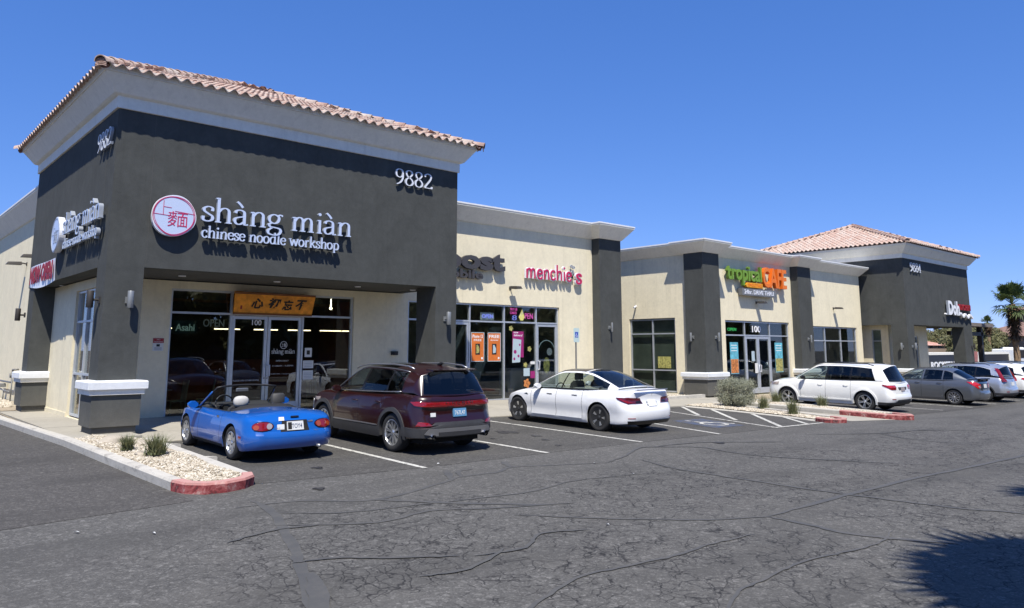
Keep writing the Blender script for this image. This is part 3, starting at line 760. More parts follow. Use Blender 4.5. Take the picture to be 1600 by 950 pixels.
def plate(B, root, z, u0=0, w=.31, h=.155, blue=False, txt="", e=.02, mat=None):
    o = B.patch('number_plate', [(u0 - w / 2, z), (u0 + w / 2, z), (u0 + w / 2, z + h), (u0 - w / 2, z + h)], mat or (C_PLATEB if blue else C_PLATE), root, e, 2, 4)
    if txt:
        vs, fs = text_geo(txt, 1, .01); vs = fit(vs, -w * .40, w * .40, z + h * .22, z + h * .72)
        V = [B.S(u0 - a, b) + B.nrm(u0 - a, b) * (e + .003) for a, b in vs]
        mk('plate_text', V, fs, C_PLATE if blue else C_PTEXT, o, world=False)
    return o
def rear_text(B, root, txt, u0, u1, z0, z1, mat, e=.008, name='badge', off=0.0, split=False):
    """lettering read from behind: text runs from the car's left to its right"""
    vs, fs = text_geo(txt, 1, off); vs = fit(vs, u0, u1, z0, z1)
    V = [B.S(-a, b) + B.nrm(-a, b) * e for a, b in vs]
    return mk(name, V, fs, mat, root, world=False)

def make_car(sp, loc, label, cat='car', name='parked_car', group='cars parked in the bays', yaw=0, pitch=1.0):
    root = empty(name, loc, label, cat, group); root.rotation_euler = (0, -radians(pitch), radians(90 + yaw))
    B = make_body(sp, root)
    if 'knots' in sp: make_cabin(sp, root)
    L, hw, R = sp['L'], sp['hw'], sp['R']
    # underbody, wheel housings
    u = MB(); u.box((.28, -(hw - .27), .2), (L - .35, hw - .27, .45))
    u.box((.15, -(hw - .25), .30), (.6, hw - .25, .40)); u.box((L - .7, -(hw - .3), .24), (L - .25, hw - .3, .4))
    u.build('underbody', C_UNDER, root, world=False)
    mt, mr = wheel_meshes(R, sp['rr'], sp['tw'], sp['style'], sp['rim'])
    for xw in sp['wheels']:
        for sg in (1, -1):
            w = bpy.data.objects.new('wheel', None); COL.objects.link(w); w.parent = root; w.location = (xw, sg * (hw - sp['tw'] / 2 - sp.get('wo', .025)), R)
            w.rotation_euler = (0, 0, 0 if sg > 0 else pi)
            for nm, me in (('tyre', mt), ('rim', mr)):
                o = bpy.data.objects.new(nm, me); COL.objects.link(o); o.parent = w
                o.rotation_euler = (0, random.uniform(0, 1), 0)
    if 'knots' in sp and not sp.get('noint'):
        zf = .62
        for y in (-.38, .38): seat(root, sp['seatx'], y, zf + sp.get('sz', 0))
        s = MB(); bx = sp['seatx'] - .95
        rbox(s, (bx - .1, -.62, zf - .12), (bx + .45, .62, zf + .02 + sp.get('sz', 0)), .03); rbox(s, (bx - .22, -.62, zf), (bx - .04, .62, zf + .52 + sp.get('sz', 0)), .04)
        for y in (-.42, .42): rbox(s, (bx - .22, y - .12, zf + .52 + sp.get('sz', 0)), (bx - .12, y + .12, zf + .66 + sp.get('sz', 0)), .025)
        sharp(s.build('rear_bench', C_SEAT, root, world=False), 50)
        d = MB(); rbox(d, (sp['dash'], -.7, .7), (sp['dash'] + .5, .7, sp['dashz']), .05)
        d.tube([(sp['dash'] - .08, .38 + .17 * cos(a), sp['dashz'] - .04 + .17 * sin(a)) for a in [i * 2 * pi / 14 for i in range(15)]], .014, 6)
        d.build('dashboard', C_DARKIN, root, world=False)
    for sg in (1, -1):      # mirrors
        mx, my, mz = sp['mirror']; m = MB()
        vs = []; 
        for (dx, s1) in ((-.05, .85), (.0, 1.0), (.06, .8), (.10, .35)):
            for k in range(8): a = 2 * pi * k / 8 + pi / 8; vs.append((mx + dx, sg * (my + .12 + .11 * s1 * cos(a)), mz + .075 * s1 * sin(a)))
        fs = [tuple(range(8))] + [tuple(24 + k for k in range(8))[::-1]]
        for i in range(3):
            for k in range(8): fs.append((i * 8 + k, i * 8 + (k + 1) % 8, i * 8 + 8 + (k + 1) % 8, i * 8 + 8 + k))
        m.add(vs, fs if sg > 0 else [f[::-1] for f in fs]); m.box((mx - .02, sg * (my - .05), mz - .07), (mx + .04, sg * (my + .08), mz - .03), 1)
        sharp(m.build('wing_mirror', [sp.get('mirmat', sp['paint']), C_BLK], root, world=False), 60)
        for hx, hz in sp.get('handles', []):
            p = B.pt(hx, hw * sg, hz); hm = MB()
            hm.tube([(hx - .10, p.y - sg * .01, hz), (hx - .07, p.y + sg * .03, hz + .008), (hx + .05, p.y + sg * .03, hz + .008), (hx + .09, p.y - sg * .01, hz)], .011, 6)
            hm.build('door_handle', sp.get('hmat', sp['paint']), root, True, world=False)
        if sp.get('arch'):
            for w in sp['wheels']:
                Ra, wd, mat_, e = sp['arch']; vs = []; fs = []; nn = 22; r0 = sp['Ra'] - .012
                for k in range(nn + 1):
                    a = -radians(12) + (pi + 2 * radians(12)) * k / nn
                    for rad, ee in ((r0, -.05), (r0, e), (r0 + wd, e * .8), (r0 + wd, -.03)):
                        x, z = w + rad * cos(a), R + rad * sin(a); p = B.pt(x, (hw - 0) * sg, max(z, .05)); vs.append((x, p.y + sg * ee, z))
                for k in range(nn):
                    for j in range(3): q = (k * 4 + j, k * 4 + j + 1, k * 4 + 5 + j, k * 4 + 4 + j); fs.append(q if sg > 0 else q[::-1])
                sharp(mk('arch_trim', vs, fs, mat_, root, world=False), 50)
        if sp.get('rocker'):
            z0, z1, mat_, e = sp['rocker']; a, b = B.ux(sp['wheels'][0] + sp['Ra'] + .02), B.ux(sp['wheels'][1] - sp['Ra'] - .02)
            a, b = (a, b) if sg > 0 else (-b, -a)
            B.patch('rocker_trim', [(a, z0), (b, z0), (b, z1), (a, z1)], mat_, root, e, 3, 12)
    return root, B

# ---- blue open roadster
def roadster():
    sp = dict(L=3.93, hw=.835, R=.292, rr=.195, tw=.19, Ra=.335, wheels=(.87, 3.135), rear=(.13, .34, .34), frontc=(.2, .7, .5), paint=P_BLUE, rim=C_ALLOY, style=('plain', 7, .030, .036), wo=.03,
        sh=[(0, .72), (.25, .775), (.55, .80), (1.0, .785), (1.5, .77), (2.4, .765), (2.9, .765), (3.4, .71), (3.93, .55)],
        spine=[(0, .78), (.3, .845), (1.0, .86), (1.3, .85), (2.6, .84), (3.0, .83), (3.5, .75), (3.93, .6)],
        ps=[(.15, .06), (.28, .015), (.40, .0), (.52, .01), (.70, .035), (.82, .12)],
        pr=[(.18, .11), (.26, .04), (.34, .0), (.46, -.005), (.50, .03), (.56, .055), (.70, .09), (.80, .17)], pf=[(.2, .1), (.4, 0), (.6, .12)],
        zb=[(0, .235), (.4, .20), (1.3, .19), (2.7, .19), (3.3, .2), (3.93, .24)], gaps=(1.35, 2.42), gapz=.27, doors=[(1.355, 2.415, 'door')], tail=(.66, .50), trunkx=1.05, hoodx=2.9, sx0=.42, sx1=.6,
        hole=(1.32, 2.62), mirror=(2.50, .80, .84), handles=[])
    root, B = make_car(sp, (6.20, 12.62, gz(6.2, 12.62)), 'bright blue open-top roadster with its hood down, parked nose-in before the noodle shop doors', 'car', 'roadster')
    hw = .835
    t = MB()   # cockpit tub
    t.box((1.30, -.66, .24), (2.72, .66, .28)); t.box((1.24, -.66, .28), (1.30, .66, .80)); t.box((2.70, -.66, .28), (2.78, .66, .83))
    for sg in (-1, 1): t.box((1.30, sg * .66, .28), (2.72, sg * .69, .79))
    t.box((1.3, -.09, .28), (2.7, .09, .45)); t.build('cockpit', C_DARKIN, root, world=False)
    ts = MB()  # folded soft top behind the seats
    vs = []; fs = []
    for i in range(9):
        y = -.62 + 1.24 * i / 8; b = 1 - (2 * i / 8 - 1) ** 4
        for k in range(7): a = pi * k / 6; vs.append((1.30 + .16 * cos(a), y, .80 + .10 * b * sin(a)))
    for i in range(8):
        for k in range(6): fs.append((i * 7 + k, i * 7 + k + 1, i * 7 + 8 + k, i * 7 + 7 + k))
    ts.add(vs, fs); sharp(ts.build('folded_soft_top', plain("soft_top_vinyl", (.012, .012, .013), .7, bmp=.4, bscale=30), root, world=False), 60)
    for y in (.36, -.36):
        seat(root, 1.72, y, .40, .46, .46, y < 0, 'seat', None, .22)
    cv = MB()
    for i in range(9):
        for k in range(10):
            a = pi * i / 8; b = 2 * pi * k / 10; q = lambda v, e=.7: math.copysign(abs(v) ** e, v); cv.v.append((1.588 + .085 * q(sin(a)) * q(cos(b)), .36 + .14 * q(sin(a)) * q(sin(b)), .93 + .105 * q(cos(a), .8)))
    cv.f = [(i * 10 + k, i * 10 + (k + 1) % 10, (i + 1) * 10 + (k + 1) % 10, (i + 1) * 10 + k)[::-1] for i in range(8) for k in range(10)]; cv.m = [0] * len(cv.f)
    cv.build('headrest_cover', C_COVER, root, True, False)['label'] = 'white cover over the driver side headrest'
    d = MB(); rbox(d, (2.50, -.66, .55), (2.86, .66, .84), .05); d.build('dashboard', C_DARKIN, root, world=False)
    w = MB(); w.tube([(2.36 + .06 * sin(a), .36 + .18 * cos(a), .83 + .17 * sin(a)) for a in [i * 2 * pi / 18 for i in range(19)]], .014, 7)
    w.tube([(2.36, .36, .83), (2.56, .36, .72)], .02, 6); w.tube([(2.35, .19, .83), (2.36, .53, .83)], .015, 6); w.build('steering_wheel', M_BLACK, root, True, False)
    # windscreen: frame and glass
    def wp(f, g):   # f across -1..1, g up
        y = f * (.66 - .08 * g); x = 2.86 - .10 * f * f - .56 * g; return Vector((x, y, .80 + .36 * g + .03 * g * (1 - f * f)))
    fr = MB(); path = [wp(-1, i / 4) for i in range(4)] + [wp(-1 + 2 * i / 10, 1) for i in range(11)] + [wp(1, 1 - i / 4) for i in range(1, 5)]
    fr.tube(path, .019, 8); fr.build('windscreen_frame', [M_BLACK], root, True, False)
    fr = MB(); fr.tube([wp(1.015, i / 4) + Vector((.012, .006, 0)) for i in range(4)], .02, 6); fr.tube([wp(-1.015, i / 4) + Vector((.012, -.006, 0)) for i in range(4)], .02, 6); fr.build('windscreen_pillar', P_BLUE, root, True, False)
    g = MB(); g.add([wp(-1 + 2 * i / 10, k / 4) for k in range(5) for i in range(11)], [(k * 11 + i, k * 11 + i + 1, k * 11 + 12 + i, k * 11 + 11 + i) for k in range(4) for i in range(10)]); g.build('windscreen', glassmat("clear_screen", (.9, .94, .92), .9, 0, .04), root, True, False)
    m = MB(); rbox(m, (2.42, -.12, 1.06), (2.46, .12, 1.12), .01); m.build('rear_view_mirror', C_SATIN, root, world=False)
    for y in (.60, -.60): mm = MB(); mm.add([(2.62, y, .80), (2.36, y, .80), (2.48, y * .985, .98)], [(0, 1, 2)]); mm.build('quarter_window', C_GLASS, root, world=False)
    for sg in (1, -1):   # lamps
        c = sg * .565
        pill = lambda cx, hw_, zc, hh: [(cx + hw_ * cos(a) if abs(cos(a)) < .99 else cx + hw_ * cos(a), zc + hh * sin(a)) for a in [2 * pi * k / 16 for k in range(16)]]
        o = B.patch('tail_lamp', pill(c + sg * .015, .195, .615, .085), C_BLK, root, .006, 8, 10); 
        B.patch('lens', pill(c + sg * .02, .18, .615, .072), C_RLAMP, o, .018, 8, 10)
        B.patch('lens', pill(c - sg * .095, .050, .615, .05), C_CLEAR if sg > 0 else C_AMBER, o, .026, 6, 6)
        B.patch('lens', pill(c + sg * .125, .05, .60, .04), C_AMBER, o, .024, 6, 6)
        a = B.ux(.42); a0, a1 = (a - .05, a + .05) if sg > 0 else (-a - .05, -a + .05)
        B.patch('side_marker', [(a0, .415), (a1, .415), (a1, .45), (a0, .45)], C_RLAMP, root, .006, 2, 4)
    B.patch('plate_recess', [(-.27, .515), (.27, .515), (.24, .70), (-.24, .70)], C_GAP, root, .003, 3, 6)
    pl = plate(B, root, .53, 0, .31, .15, False, "ATOY4", .022)
    B.patch('plate_emblem', [(.07, .545), (.14, .545), (.14, .665), (.07, .665)], C_GAP, pl, .027, 2, 3)
    B.patch('sticker', [(.20, .555), (.33, .555), (.33, .64), (.20, .64)], C_PLATE, root, .007, 2, 4); B.patch('sticker', [(.20, .70), (.30, .70), (.30, .755), (.20, .755)], C_PLATE, root, .007, 2, 4)
    B.patch('trunk_lock_trim', [(-.10, .745), (.06, .745), (.06, .765), (-.10, .765)], C_BLK, root, .01, 1, 4)
    e = B.patch('badge', [(-.36, .655), (-.27, .655), (-.25, .675), (-.36, .685)], C_SATIN, root, .01, 2, 4)
    rear_text(B, root, "MX-5", -.36, -.28, .565, .59, C_SATIN)
    rear_text(B, root, "Miata", .36, .45, .50, .525, C_SATIN)
    # door line highlight fold, bonnet/door latch plates, aerial
    a = MB(); a.tube([(.62, -.62, .80), (.60, -.62, 1.02)], .004, 5); a.tube([(.62, -.62, .79), (.62, -.62, .83)], .012, 6); a.build('aerial', C_SATIN, root, True, False)
    for sg in (1, -1):
        p = B.pt(1.5, hw * sg, .70); q = MB(); rbox(q, (1.45, p.y - .004 if sg > 0 else p.y - .012, .685), (1.55, p.y + .012 if sg > 0 else p.y + .004, .715), .004); q.build('door_handle', C_CHROME, root, world=False)
        u0, u1 = (B.ux(1.26), B.ux(2.7)) if sg > 0 else (-B.ux(2.7), -B.ux(1.26))
        B.patch('sill', [(u0, .185), (u1, .185), (u1, .235), (u0, .235)], C_GAP, root, .002, 1, 6)
    x = MB(); x.tube([(-.02, -.45, .24), (.25, -.45, .24)], .028, 10); x.build('exhaust_pipe', C_SATIN, root, True, False)
    return root
roadster()

# ---- burgundy crossover
def crossover():
    sp = dict(L=4.55, hw=.93, R=.362, rr=.245, tw=.235, Ra=.41, wheels=(.95, 3.64), rear=(.10, .30, .34), frontc=(.2, .6, .5), paint=P_RED, rim=C_ALLOY, style=('twin', 10, .085), wo=.02,
        sh=[(0, 1.06), (.3, 1.08), (1.0, 1.09), (2.0, 1.05), (3.2, 1.01), (3.7, .99), (4.2, .90), (4.55, .74)],
        spine=[(0, 1.06), (.3, 1.08), (3.4, 1.08), (3.8, 1.08), (4.3, .98), (4.55, .8)],
        ps=[(.2, .05), (.4, .01), (.62, .0), (.8, .012), (.95, .05), (1.10, .10)],
        pr=[(.25, .10), (.34, .0), (.52, -.02), (.60, .0), (.68, .05), (.84, .075), (.90, .045), (1.02, .06), (1.1, .10)], pf=[(.2, .1), (.5, 0), (.9, .1)],
        zb=[(0, .34), (.4, .30), (1.4, .25), (3.2, .25), (3.9, .27), (4.55, .28)], gaps=(1.32, 2.18, 3.16), gapz=.44, doors=[(1.325, 2.175, 'rear_door'), (2.185, 3.155, 'front_door')], tail=(.66, .64), sx0=.3, hoodx=3.5,
        knots=[(3.35, .80, 1.02, 3.33, .79, 1.04, 3.62, 1.08), (2.72, .83, 1.045, 2.62, .64, 1.47, 2.80, 1.535), (2.16, .84, 1.06, 2.10, .635, 1.555, 2.12, 1.625), (1.25, .84, 1.09, 1.20, .63, 1.545, 1.20, 1.640), (.72, .82, 1.12, .72, .63, 1.50, .66, 1.615), (.40, .80, 1.12, .40, .64, 1.44, .24, 1.555), (.22, .76, 1.07, .22, .74, 1.09, .07, 1.075)],
        side_win=[(.25, 1.92, .07, .93, C_GLASS), (2.04, 2.93, .07, .93, C_GLASSD), (3.0, 3.85, .07, .93, C_GLASSD)], top_win=[(.06, .96, 'windscreen', C_GLASS), (1.3, 2.9, 'roof_glass', C_GLASSD), (5.02, 5.97, 'rear_window', C_GLASSD)], lin=(4, 5),
        mirror=(3.0, .86, 1.08), handles=[(1.5, .90), (2.36, .88)], arch=(0, .075, C_CLAD, .022), rocker=(.25, .44, C_CLAD, .014), seatx=2.15, dash=2.75, dashz=1.02, sz=.05)
    root, B = make_car(sp, (9.04, 11.66, gz(9, 11.66)), 'burgundy crossover with a full-width red rear light bar, between the roadster and the sedan', 'car', 'crossover')
    hw = .93
    for sg in (1, -1):
        rl = MB(); rl.tube([(.62, sg * .64, 1.555), (.80, sg * .645, 1.60), (1.3, sg * .65, 1.625), (2.2, sg * .655, 1.605), (2.6, sg * .655, 1.545), (2.72, sg * .65, 1.50)], .016, 8); rl.build('roof_rail', C_SATIN, root, True, False)
        # window surround
        tr = MB(); K = sp['knots']
        tr.tube([(lambda k: (k[0], sg * (k[1] + .012), k[2] + .012))(catm(K, t, ())) for t in [.2 + i * .37 for i in range(11)]], .010, 5)
        tr.tube([(lambda k: (k[3] + (k[0] - k[3]) * .05, sg * (k[4] + .012), k[5] - .01))(catm(K, t, ())) for t in [.1 + i * .38 for i in range(11)]], .009, 5); tr.build('window_trim', C_SATIN, root, True, False)
        u0 = .30 * sg; 
        lamp = [(sg * .14, .875), (sg * .60, .865), (sg * .98, .90), (sg * 1.10, .965), (sg * .90, .975), (sg * .14, .955)]
        B.patch('tail_lamp', lamp, C_RLAMP, root, .022, 4, 14)
        for dz in (.89, .908, .926): B.patch('light_tube', [(sg * .30, dz), (sg * .85, dz + .004), (sg * .85, dz + .010), (sg * .30, dz + .006)], C_RLAMP2, root, .026, 1, 8)
        B.patch('reflector', [(sg * .62, .54), (sg * .95, .53), (sg * .88, .615), (sg * .70, .60)], C_RLAMP, root, .012, 3, 6)
        ex = MB(); ex.tube([(-.03, sg * .62, .34), (.3, sg * .62, .34)], .05, 14, 0, False); ex.tube([(.0, sg * .62, .34), (.2, sg * .62, .34)], .042, 14, 1); ex.build('exhaust_tip', [C_CHROME, C_GAP], root, True, False)
        B.patch('side_strip', [(sg * a, z) for a, z in ((B.ux(1.45), .455), (B.ux(3.15), .455), (B.ux(3.15), .475), (B.ux(1.45), .475))], C_SATIN, root, .02, 1, 10)
        h = MB(); ha = B.pt(4.25, sg * .78, .80)
        B.patch('headlamp', [(sg * (B.ux(3.82)), .78), (sg * (B.u[-1] - .5), .74), (sg * (B.u[-1] - .5), .84), (sg * B.ux(3.82), .86)], C_CLEAR, root, .008, 3, 8)
    B.patch('light_bar', [(-.14, .875), (.14, .875), (.14, .955), (-.14, .955)], C_RLAMP, root, .022, 2, 6)
    rear_text(B, root, "L I N C O L N", -.34, .34, .925, .955, C_CHROME, .032, 'badge', .02)
    uc = B.ux(.60)
    B.patch('bumper_cladding', [(-uc, .335), (uc, .335), (uc, .50), (.62, .56), (.55, .60), (-.55, .60), (-.62, .56), (-uc, .50)], C_CLAD, root, .014, 5, 28)
    B.patch('skid_plate', [(-.58, .36), (.58, .36), (.78, .40), (.70, .49), (-.70, .49), (-.78, .40)], C_SATIN, root, .034, 4, 16)
    B.patch('skid_grille', [(-.50, .35), (.50, .35), (.50, .43), (-.50, .43)], C_CLAD, root, .042, 2, 12)
    plate(B, root, .68, -.02, .31, .155, True, "767L47", .03)
    B.patch('sticker', [(.52, .70), (.63, .70), (.63, .77), (.52, .77)], C_PLATE, root, .01, 2, 3); rear_text(B, root, "MKC", -.66, -.56, .715, .735, C_CHROME)
    sl_ = MB(); sl_.add([(.36, -.56, 1.565), (.36, .56, 1.565), (.17, .52, 1.545), (.17, -.52, 1.545), (.36, -.56, 1.53), (.36, .56, 1.53), (.19, .52, 1.525), (.19, -.52, 1.525)], [(3, 2, 1, 0), (4, 5, 6, 7), (0, 1, 5, 4), (2, 3, 7, 6), (1, 2, 6, 5), (3, 0, 4, 7)]); sl_.build('spoiler', P_RED, root, world=False)
    wi = MB(); wi.tube([(.13, -.12, 1.13), (.17, -.32, 1.22)], .014, 6); wi.tube([(.11, -.10, 1.12), (.135, -.42, 1.16)], .009, 6); wi.build('rear_wiper', M_BLACK, root, True, False)
    f = MB(); f.tube([(.72, 0, 1.615), (.60, 0, 1.665), (.55, 0, 1.66)], [.045, .022, .008], 8); f.build('aerial_fin', M_BLACK, root, True, False)
crossover()

# ---- white electric sedan
def sedan():
    sp = dict(L=4.69, hw=.925, R=.334, rr=.232, tw=.235, Ra=.372, wheels=(.99, 3.865), rear=(.12, .36, .38), frontc=(.22, .7, .55), paint=P_WHITE, rim=C_DRIM, style=('aero', 5), wo=.022,
        sh=[(0, .93), (.12, .985), (.5, .985), (1.1, .965), (2.0, .93), (3.0, .90), (3.6, .86), (4.2, .74), (4.69, .58)],
        spine=[(0, .98), (.3, 1.03), (.8, 1.04), (3.4, .95), (3.7, .92), (4.2, .80), (4.69, .62)],
        ps=[(.15, .07), (.26, .02), (.34, .035), (.46, .03), (.60, .0), (.75, .01), (.88, .05), (1.02, .13)],
        pr=[(.18, .16), (.25, .05), (.33, .0), (.50, -.01), (.60, .02), (.68, .075), (.78, .11), (.88, .10), (.96, .07), (1.0, .09)], pf=[(.2, .1), (.4, 0), (.7, .15)],
        zb=[(0, .26), (.4, .22), (1.4, .185), (3.4, .185), (4.0, .2), (4.69, .22)], gaps=(1.52, 2.42, 3.34), gapz=.30, doors=[(1.525, 2.415, 'rear_door'), (2.425, 3.335, 'front_door')], tail=(.62, .70), trunkx=.72, sx0=.34, hoodx=3.62,
        knots=[(3.42, .79, .90, 3.40, .785, .92, 3.70, .93), (2.78, .82, .925, 2.62, .60, 1.30, 2.86, 1.36), (2.26, .83, .935, 2.18, .565, 1.375, 2.22, 1.425), (1.56, .83, .955, 1.56, .565, 1.355, 1.55, 1.435), (1.06, .80, .985, 1.06, .60, 1.215, 1.02, 1.325), (.52, .70, 1.01, .52, .68, 1.03, .42, 1.065)],
        side_win=[(.14, 1.9, .07, .93, C_GLASS), (1.98, 4.42, .07, .93, C_GLASS)], top_win=[(.06, .96, 'windscreen', C_GLASS), (1.12, 2.75, 'roof_glass', C_BLK), (2.86, 4.9, 'rear_window', C_GLASSD)], lin=(),
        mirror=(3.02, .86, .98), handles=[], seatx=2.25, dash=2.85, dashz=.92, sz=-.1)
    sp['top_win'][2] = (2.86, 4.9, 'rear_window', glassmat("blue_rear_glass", (.28, .33, .42), .95, 0, .08))
    root, B = make_car(sp, (14.82, 11.58, gz(14.8, 11.58)), 'white electric sedan with dark wheels and black glass roof, beside the disabled bay', 'car', 'sedan')
    hw = .925
    for sg in (1, -1):
        lamp = [(sg * .34, .70), (sg * .78, .69), (sg * 1.08, .80), (sg * 1.13, .835), (sg * .80, .845), (sg * .42, .825)]
        o = B.patch('tail_lamp', lamp, C_DLAMP, root, .012, 6, 14)
        B.patch('lens', [(sg * .62, .715), (sg * .80, .71), (sg * 1.04, .81), (sg * .98, .815), (sg * .80, .76)], C_RLAMP, o, .017, 5, 10)
        B.patch('lens', [(sg * .38, .715), (sg * .56, .71), (sg * .56, .75), (sg * .42, .765)], C_BLK, o, .017, 3, 6)
        for hx, hz in ((1.78, .80), (2.66, .785)):
            u = B.ux(hx) * sg; B.patch('door_handle', [(u - .09, hz), (u + .09, hz + .004), (u + .09, hz + .024), (u - .09, hz + .024)], C_SATIN, root, .006, 2, 5)
        u = B.ux(3.52) * sg; B.patch('side_camera', [(u - sg * .07, .74), (u + sg * .07, .755), (u - sg * .03, .775)], C_BLK, root, .008, 2, 4)
        tr = MB(); K = sp['knots']
        tr.tube([(lambda k: (k[0], sg * (k[1] + .012), k[2] + .004))(catm(K, t, ())) for t in [.12 + i * .40 for i in range(11)]], .008, 5); tr.build('window_trim', C_BLK, root, True, False)
        u = B.ux(.60); B.patch('reflector', [(sg * (.66), .36), (sg * .86, .36), (sg * .86, .378), (sg * .66, .378)], C_RLAMP, root, .006, 1, 5)
    B.patch('plate_recess', [(-.19, .64), (.19, .64), (.20, .71), (.19, .79), (-.19, .79), (-.20, .71)], C_SATIN, root, -.0, 3, 8)
    plate(B, root, .63, 0, .31, .15, False, "", .012, plain("paper_plate", (.70, .71, .70), .6))
    rear_text(B, root, "T", -.035, .035, .875, .935, C_SATIN, .012, 'badge', .0)
    uc = B.ux(.5)
    B.patch('diffuser', [(-.80, .225), (.80, .225), (.86, .31), (-.86, .31)], C_BLK, root, .01, 2, 18)
    s = MB(); s.add([(.12, -.62, 1.005), (.12, .62, 1.005), (.045, .58, 1.03), (.045, -.58, 1.03), (.12, -.62, .99), (.12, .62, .99), (.06, .58, 1.0), (.06, -.58, 1.0)], [(0, 1, 2, 3)[::-1], (4, 5, 6, 7), (2, 3, 7, 6), (1, 2, 6, 5), (3, 0, 4, 7)]); s.build('trunk_lip', P_WHITE, root, world=False)
sedan()

# ---- boxy wagons and the rest of the row
def wagon():
    sp = dict(L=4.89, hw=.92, R=.355, rr=.235, tw=.225, Ra=.405, wheels=(1.02, 3.91), rear=(.08, .26, .28), frontc=(.16, .5, .45), paint=P_WHITE2, rim=C_ALLOY, style=('twin', 5, .16), wo=.02,
        sh=[(0, 1.02), (.3, 1.06), (1.0, 1.07), (2.0, 1.05), (3.3, 1.02), (3.8, 1.0), (4.4, .93), (4.89, .80)],
        spine=[(0, 1.05), (.4, 1.07), (3.5, 1.09), (3.9, 1.08), (4.5, 1.0), (4.89, .86)],
        ps=[(.2, .05), (.4, .02), (.6, .0), (.8, .01), (.95, .04), (1.08, .09)],
        pr=[(.25, .14), (.36, .03), (.44, .0), (.58, .0), (.66, .05), (.85, .07), (1.05, .12)], pf=[(.2, .1), (.5, 0), (.9, .08)],
        zb=[(0, .30), (.4, .28), (1.4, .24), (3.4, .24), (4.2, .25), (4.89, .26)], gaps=(1.50, 2.42, 3.38), gapz=.34, doors=[(1.505, 2.415, 'rear_door'), (2.425, 3.375, 'front_door')], tail=(.60, .62), sx0=.3, hoodx=3.7,
        knots=[(3.62, .80, 1.02, 3.60, .79, 1.04, 3.88, 1.09), (2.98, .84, 1.04, 2.84, .66, 1.52, 3.02, 1.58), (2.40, .845, 1.05, 2.32, .66, 1.585, 2.35, 1.655), (1.48, .845, 1.07, 1.45, .655, 1.58, 1.45, 1.67), (.62, .83, 1.09, .80, .65, 1.53, .72, 1.66), (.42, .81, 1.08, .48, .66, 1.46, .34, 1.625), (.22, .77, 1.03, .22, .75, 1.05, .10, 1.03)],
        side_win=[(.18, 1.93, .07, .93, C_GLASS), (2.03, 2.93, .07, .93, C_GLASSD), (3.0, 3.96, .07, .93, C_GLASSD)], top_win=[(.06, .96, 'windscreen', C_GLASS), (5.04, 5.96, 'rear_window', C_GLASSD)], lin=(4, 5),
        mirror=(3.22, .87, 1.10), mirmat=C_BLK, handles=[(1.68, .88), (2.62, .87)], arch=(0, .06, P_WHITE2, .028), seatx=2.35, dash=3.0, dashz=1.03, sz=.05)
    root, B = make_car(sp, (28.22, 11.12, gz(28.2, 11.12)), 'white seven-seat family wagon parked beside the red-tipped kerb island before the cafe', 'car', 'wagon')
    for sg in (1, -1):
        rl = MB(); rl.tube([(.75, sg * .64, 1.60), (.95, sg * .64, 1.66), (2.7, sg * .65, 1.66), (2.95, sg * .65, 1.585)], .018, 8); rl.build('roof_rail', C_BLK, root, True, False)
        lamp = [(sg * .52, .80), (sg * .80, .80), (sg * 1.12, .93), (sg * 1.12, .97), (sg * .55, .95), (sg * .50, .88)]
        o = B.patch('tail_lamp', lamp, C_RLAMP, root, .014, 5, 12); B.patch('lens', [(sg * .56, .86), (sg * .85, .87), (sg * .98, .93), (sg * .60, .93)], C_RLAMP2, o, .02, 3, 8)
        B.patch('reflector', [(sg * .66, .47), (sg * .84, .47), (sg * .84, .495), (sg * .66, .495)], C_RLAMP, root, .006, 1, 5)
        B.patch('headlamp', [(sg * (B.ux(4.28)), .78), (sg * (B.u[-1] - .52), .76), (sg * (B.u[-1] - .52), .88), (sg * B.ux(4.25), .90)], C_CLEAR, root, .008, 3, 8)
        B.patch('side_moulding', [(sg * a, z) for a, z in ((B.ux(1.46), .36), (B.ux(3.45), .36), (B.ux(3.45), .40), (B.ux(1.46), .40))], P_WHITE2, root, .022, 2, 10)
    uc = B.ux(.56); B.patch('bumper_cladding', [(-uc, .28), (uc, .28), (uc, .37), (.6, .42), (.5, .46), (-.5, .46), (-.6, .42), (-uc, .37)], C_CLAD, root, .012, 4, 26)
    B.patch('plate_recess', [(-.30, .78), (.30, .78), (.36, .88), (-.36, .88)], C_CLAD, root, .006, 2, 8)
    plate(B, root, .73, 0, .30, .14, False, "", .016, plain("dim_plate", (.30, .26, .26), .6)); rear_text(B, root, "DODGE", .30, .48, .715, .735, C_SATIN)
    wi = MB(); wi.tube([(.10, 0, 1.06), (.16, -.05, 1.16)], .016, 6); wi.build('rear_wiper', M_BLACK, root, True, False)
wagon()
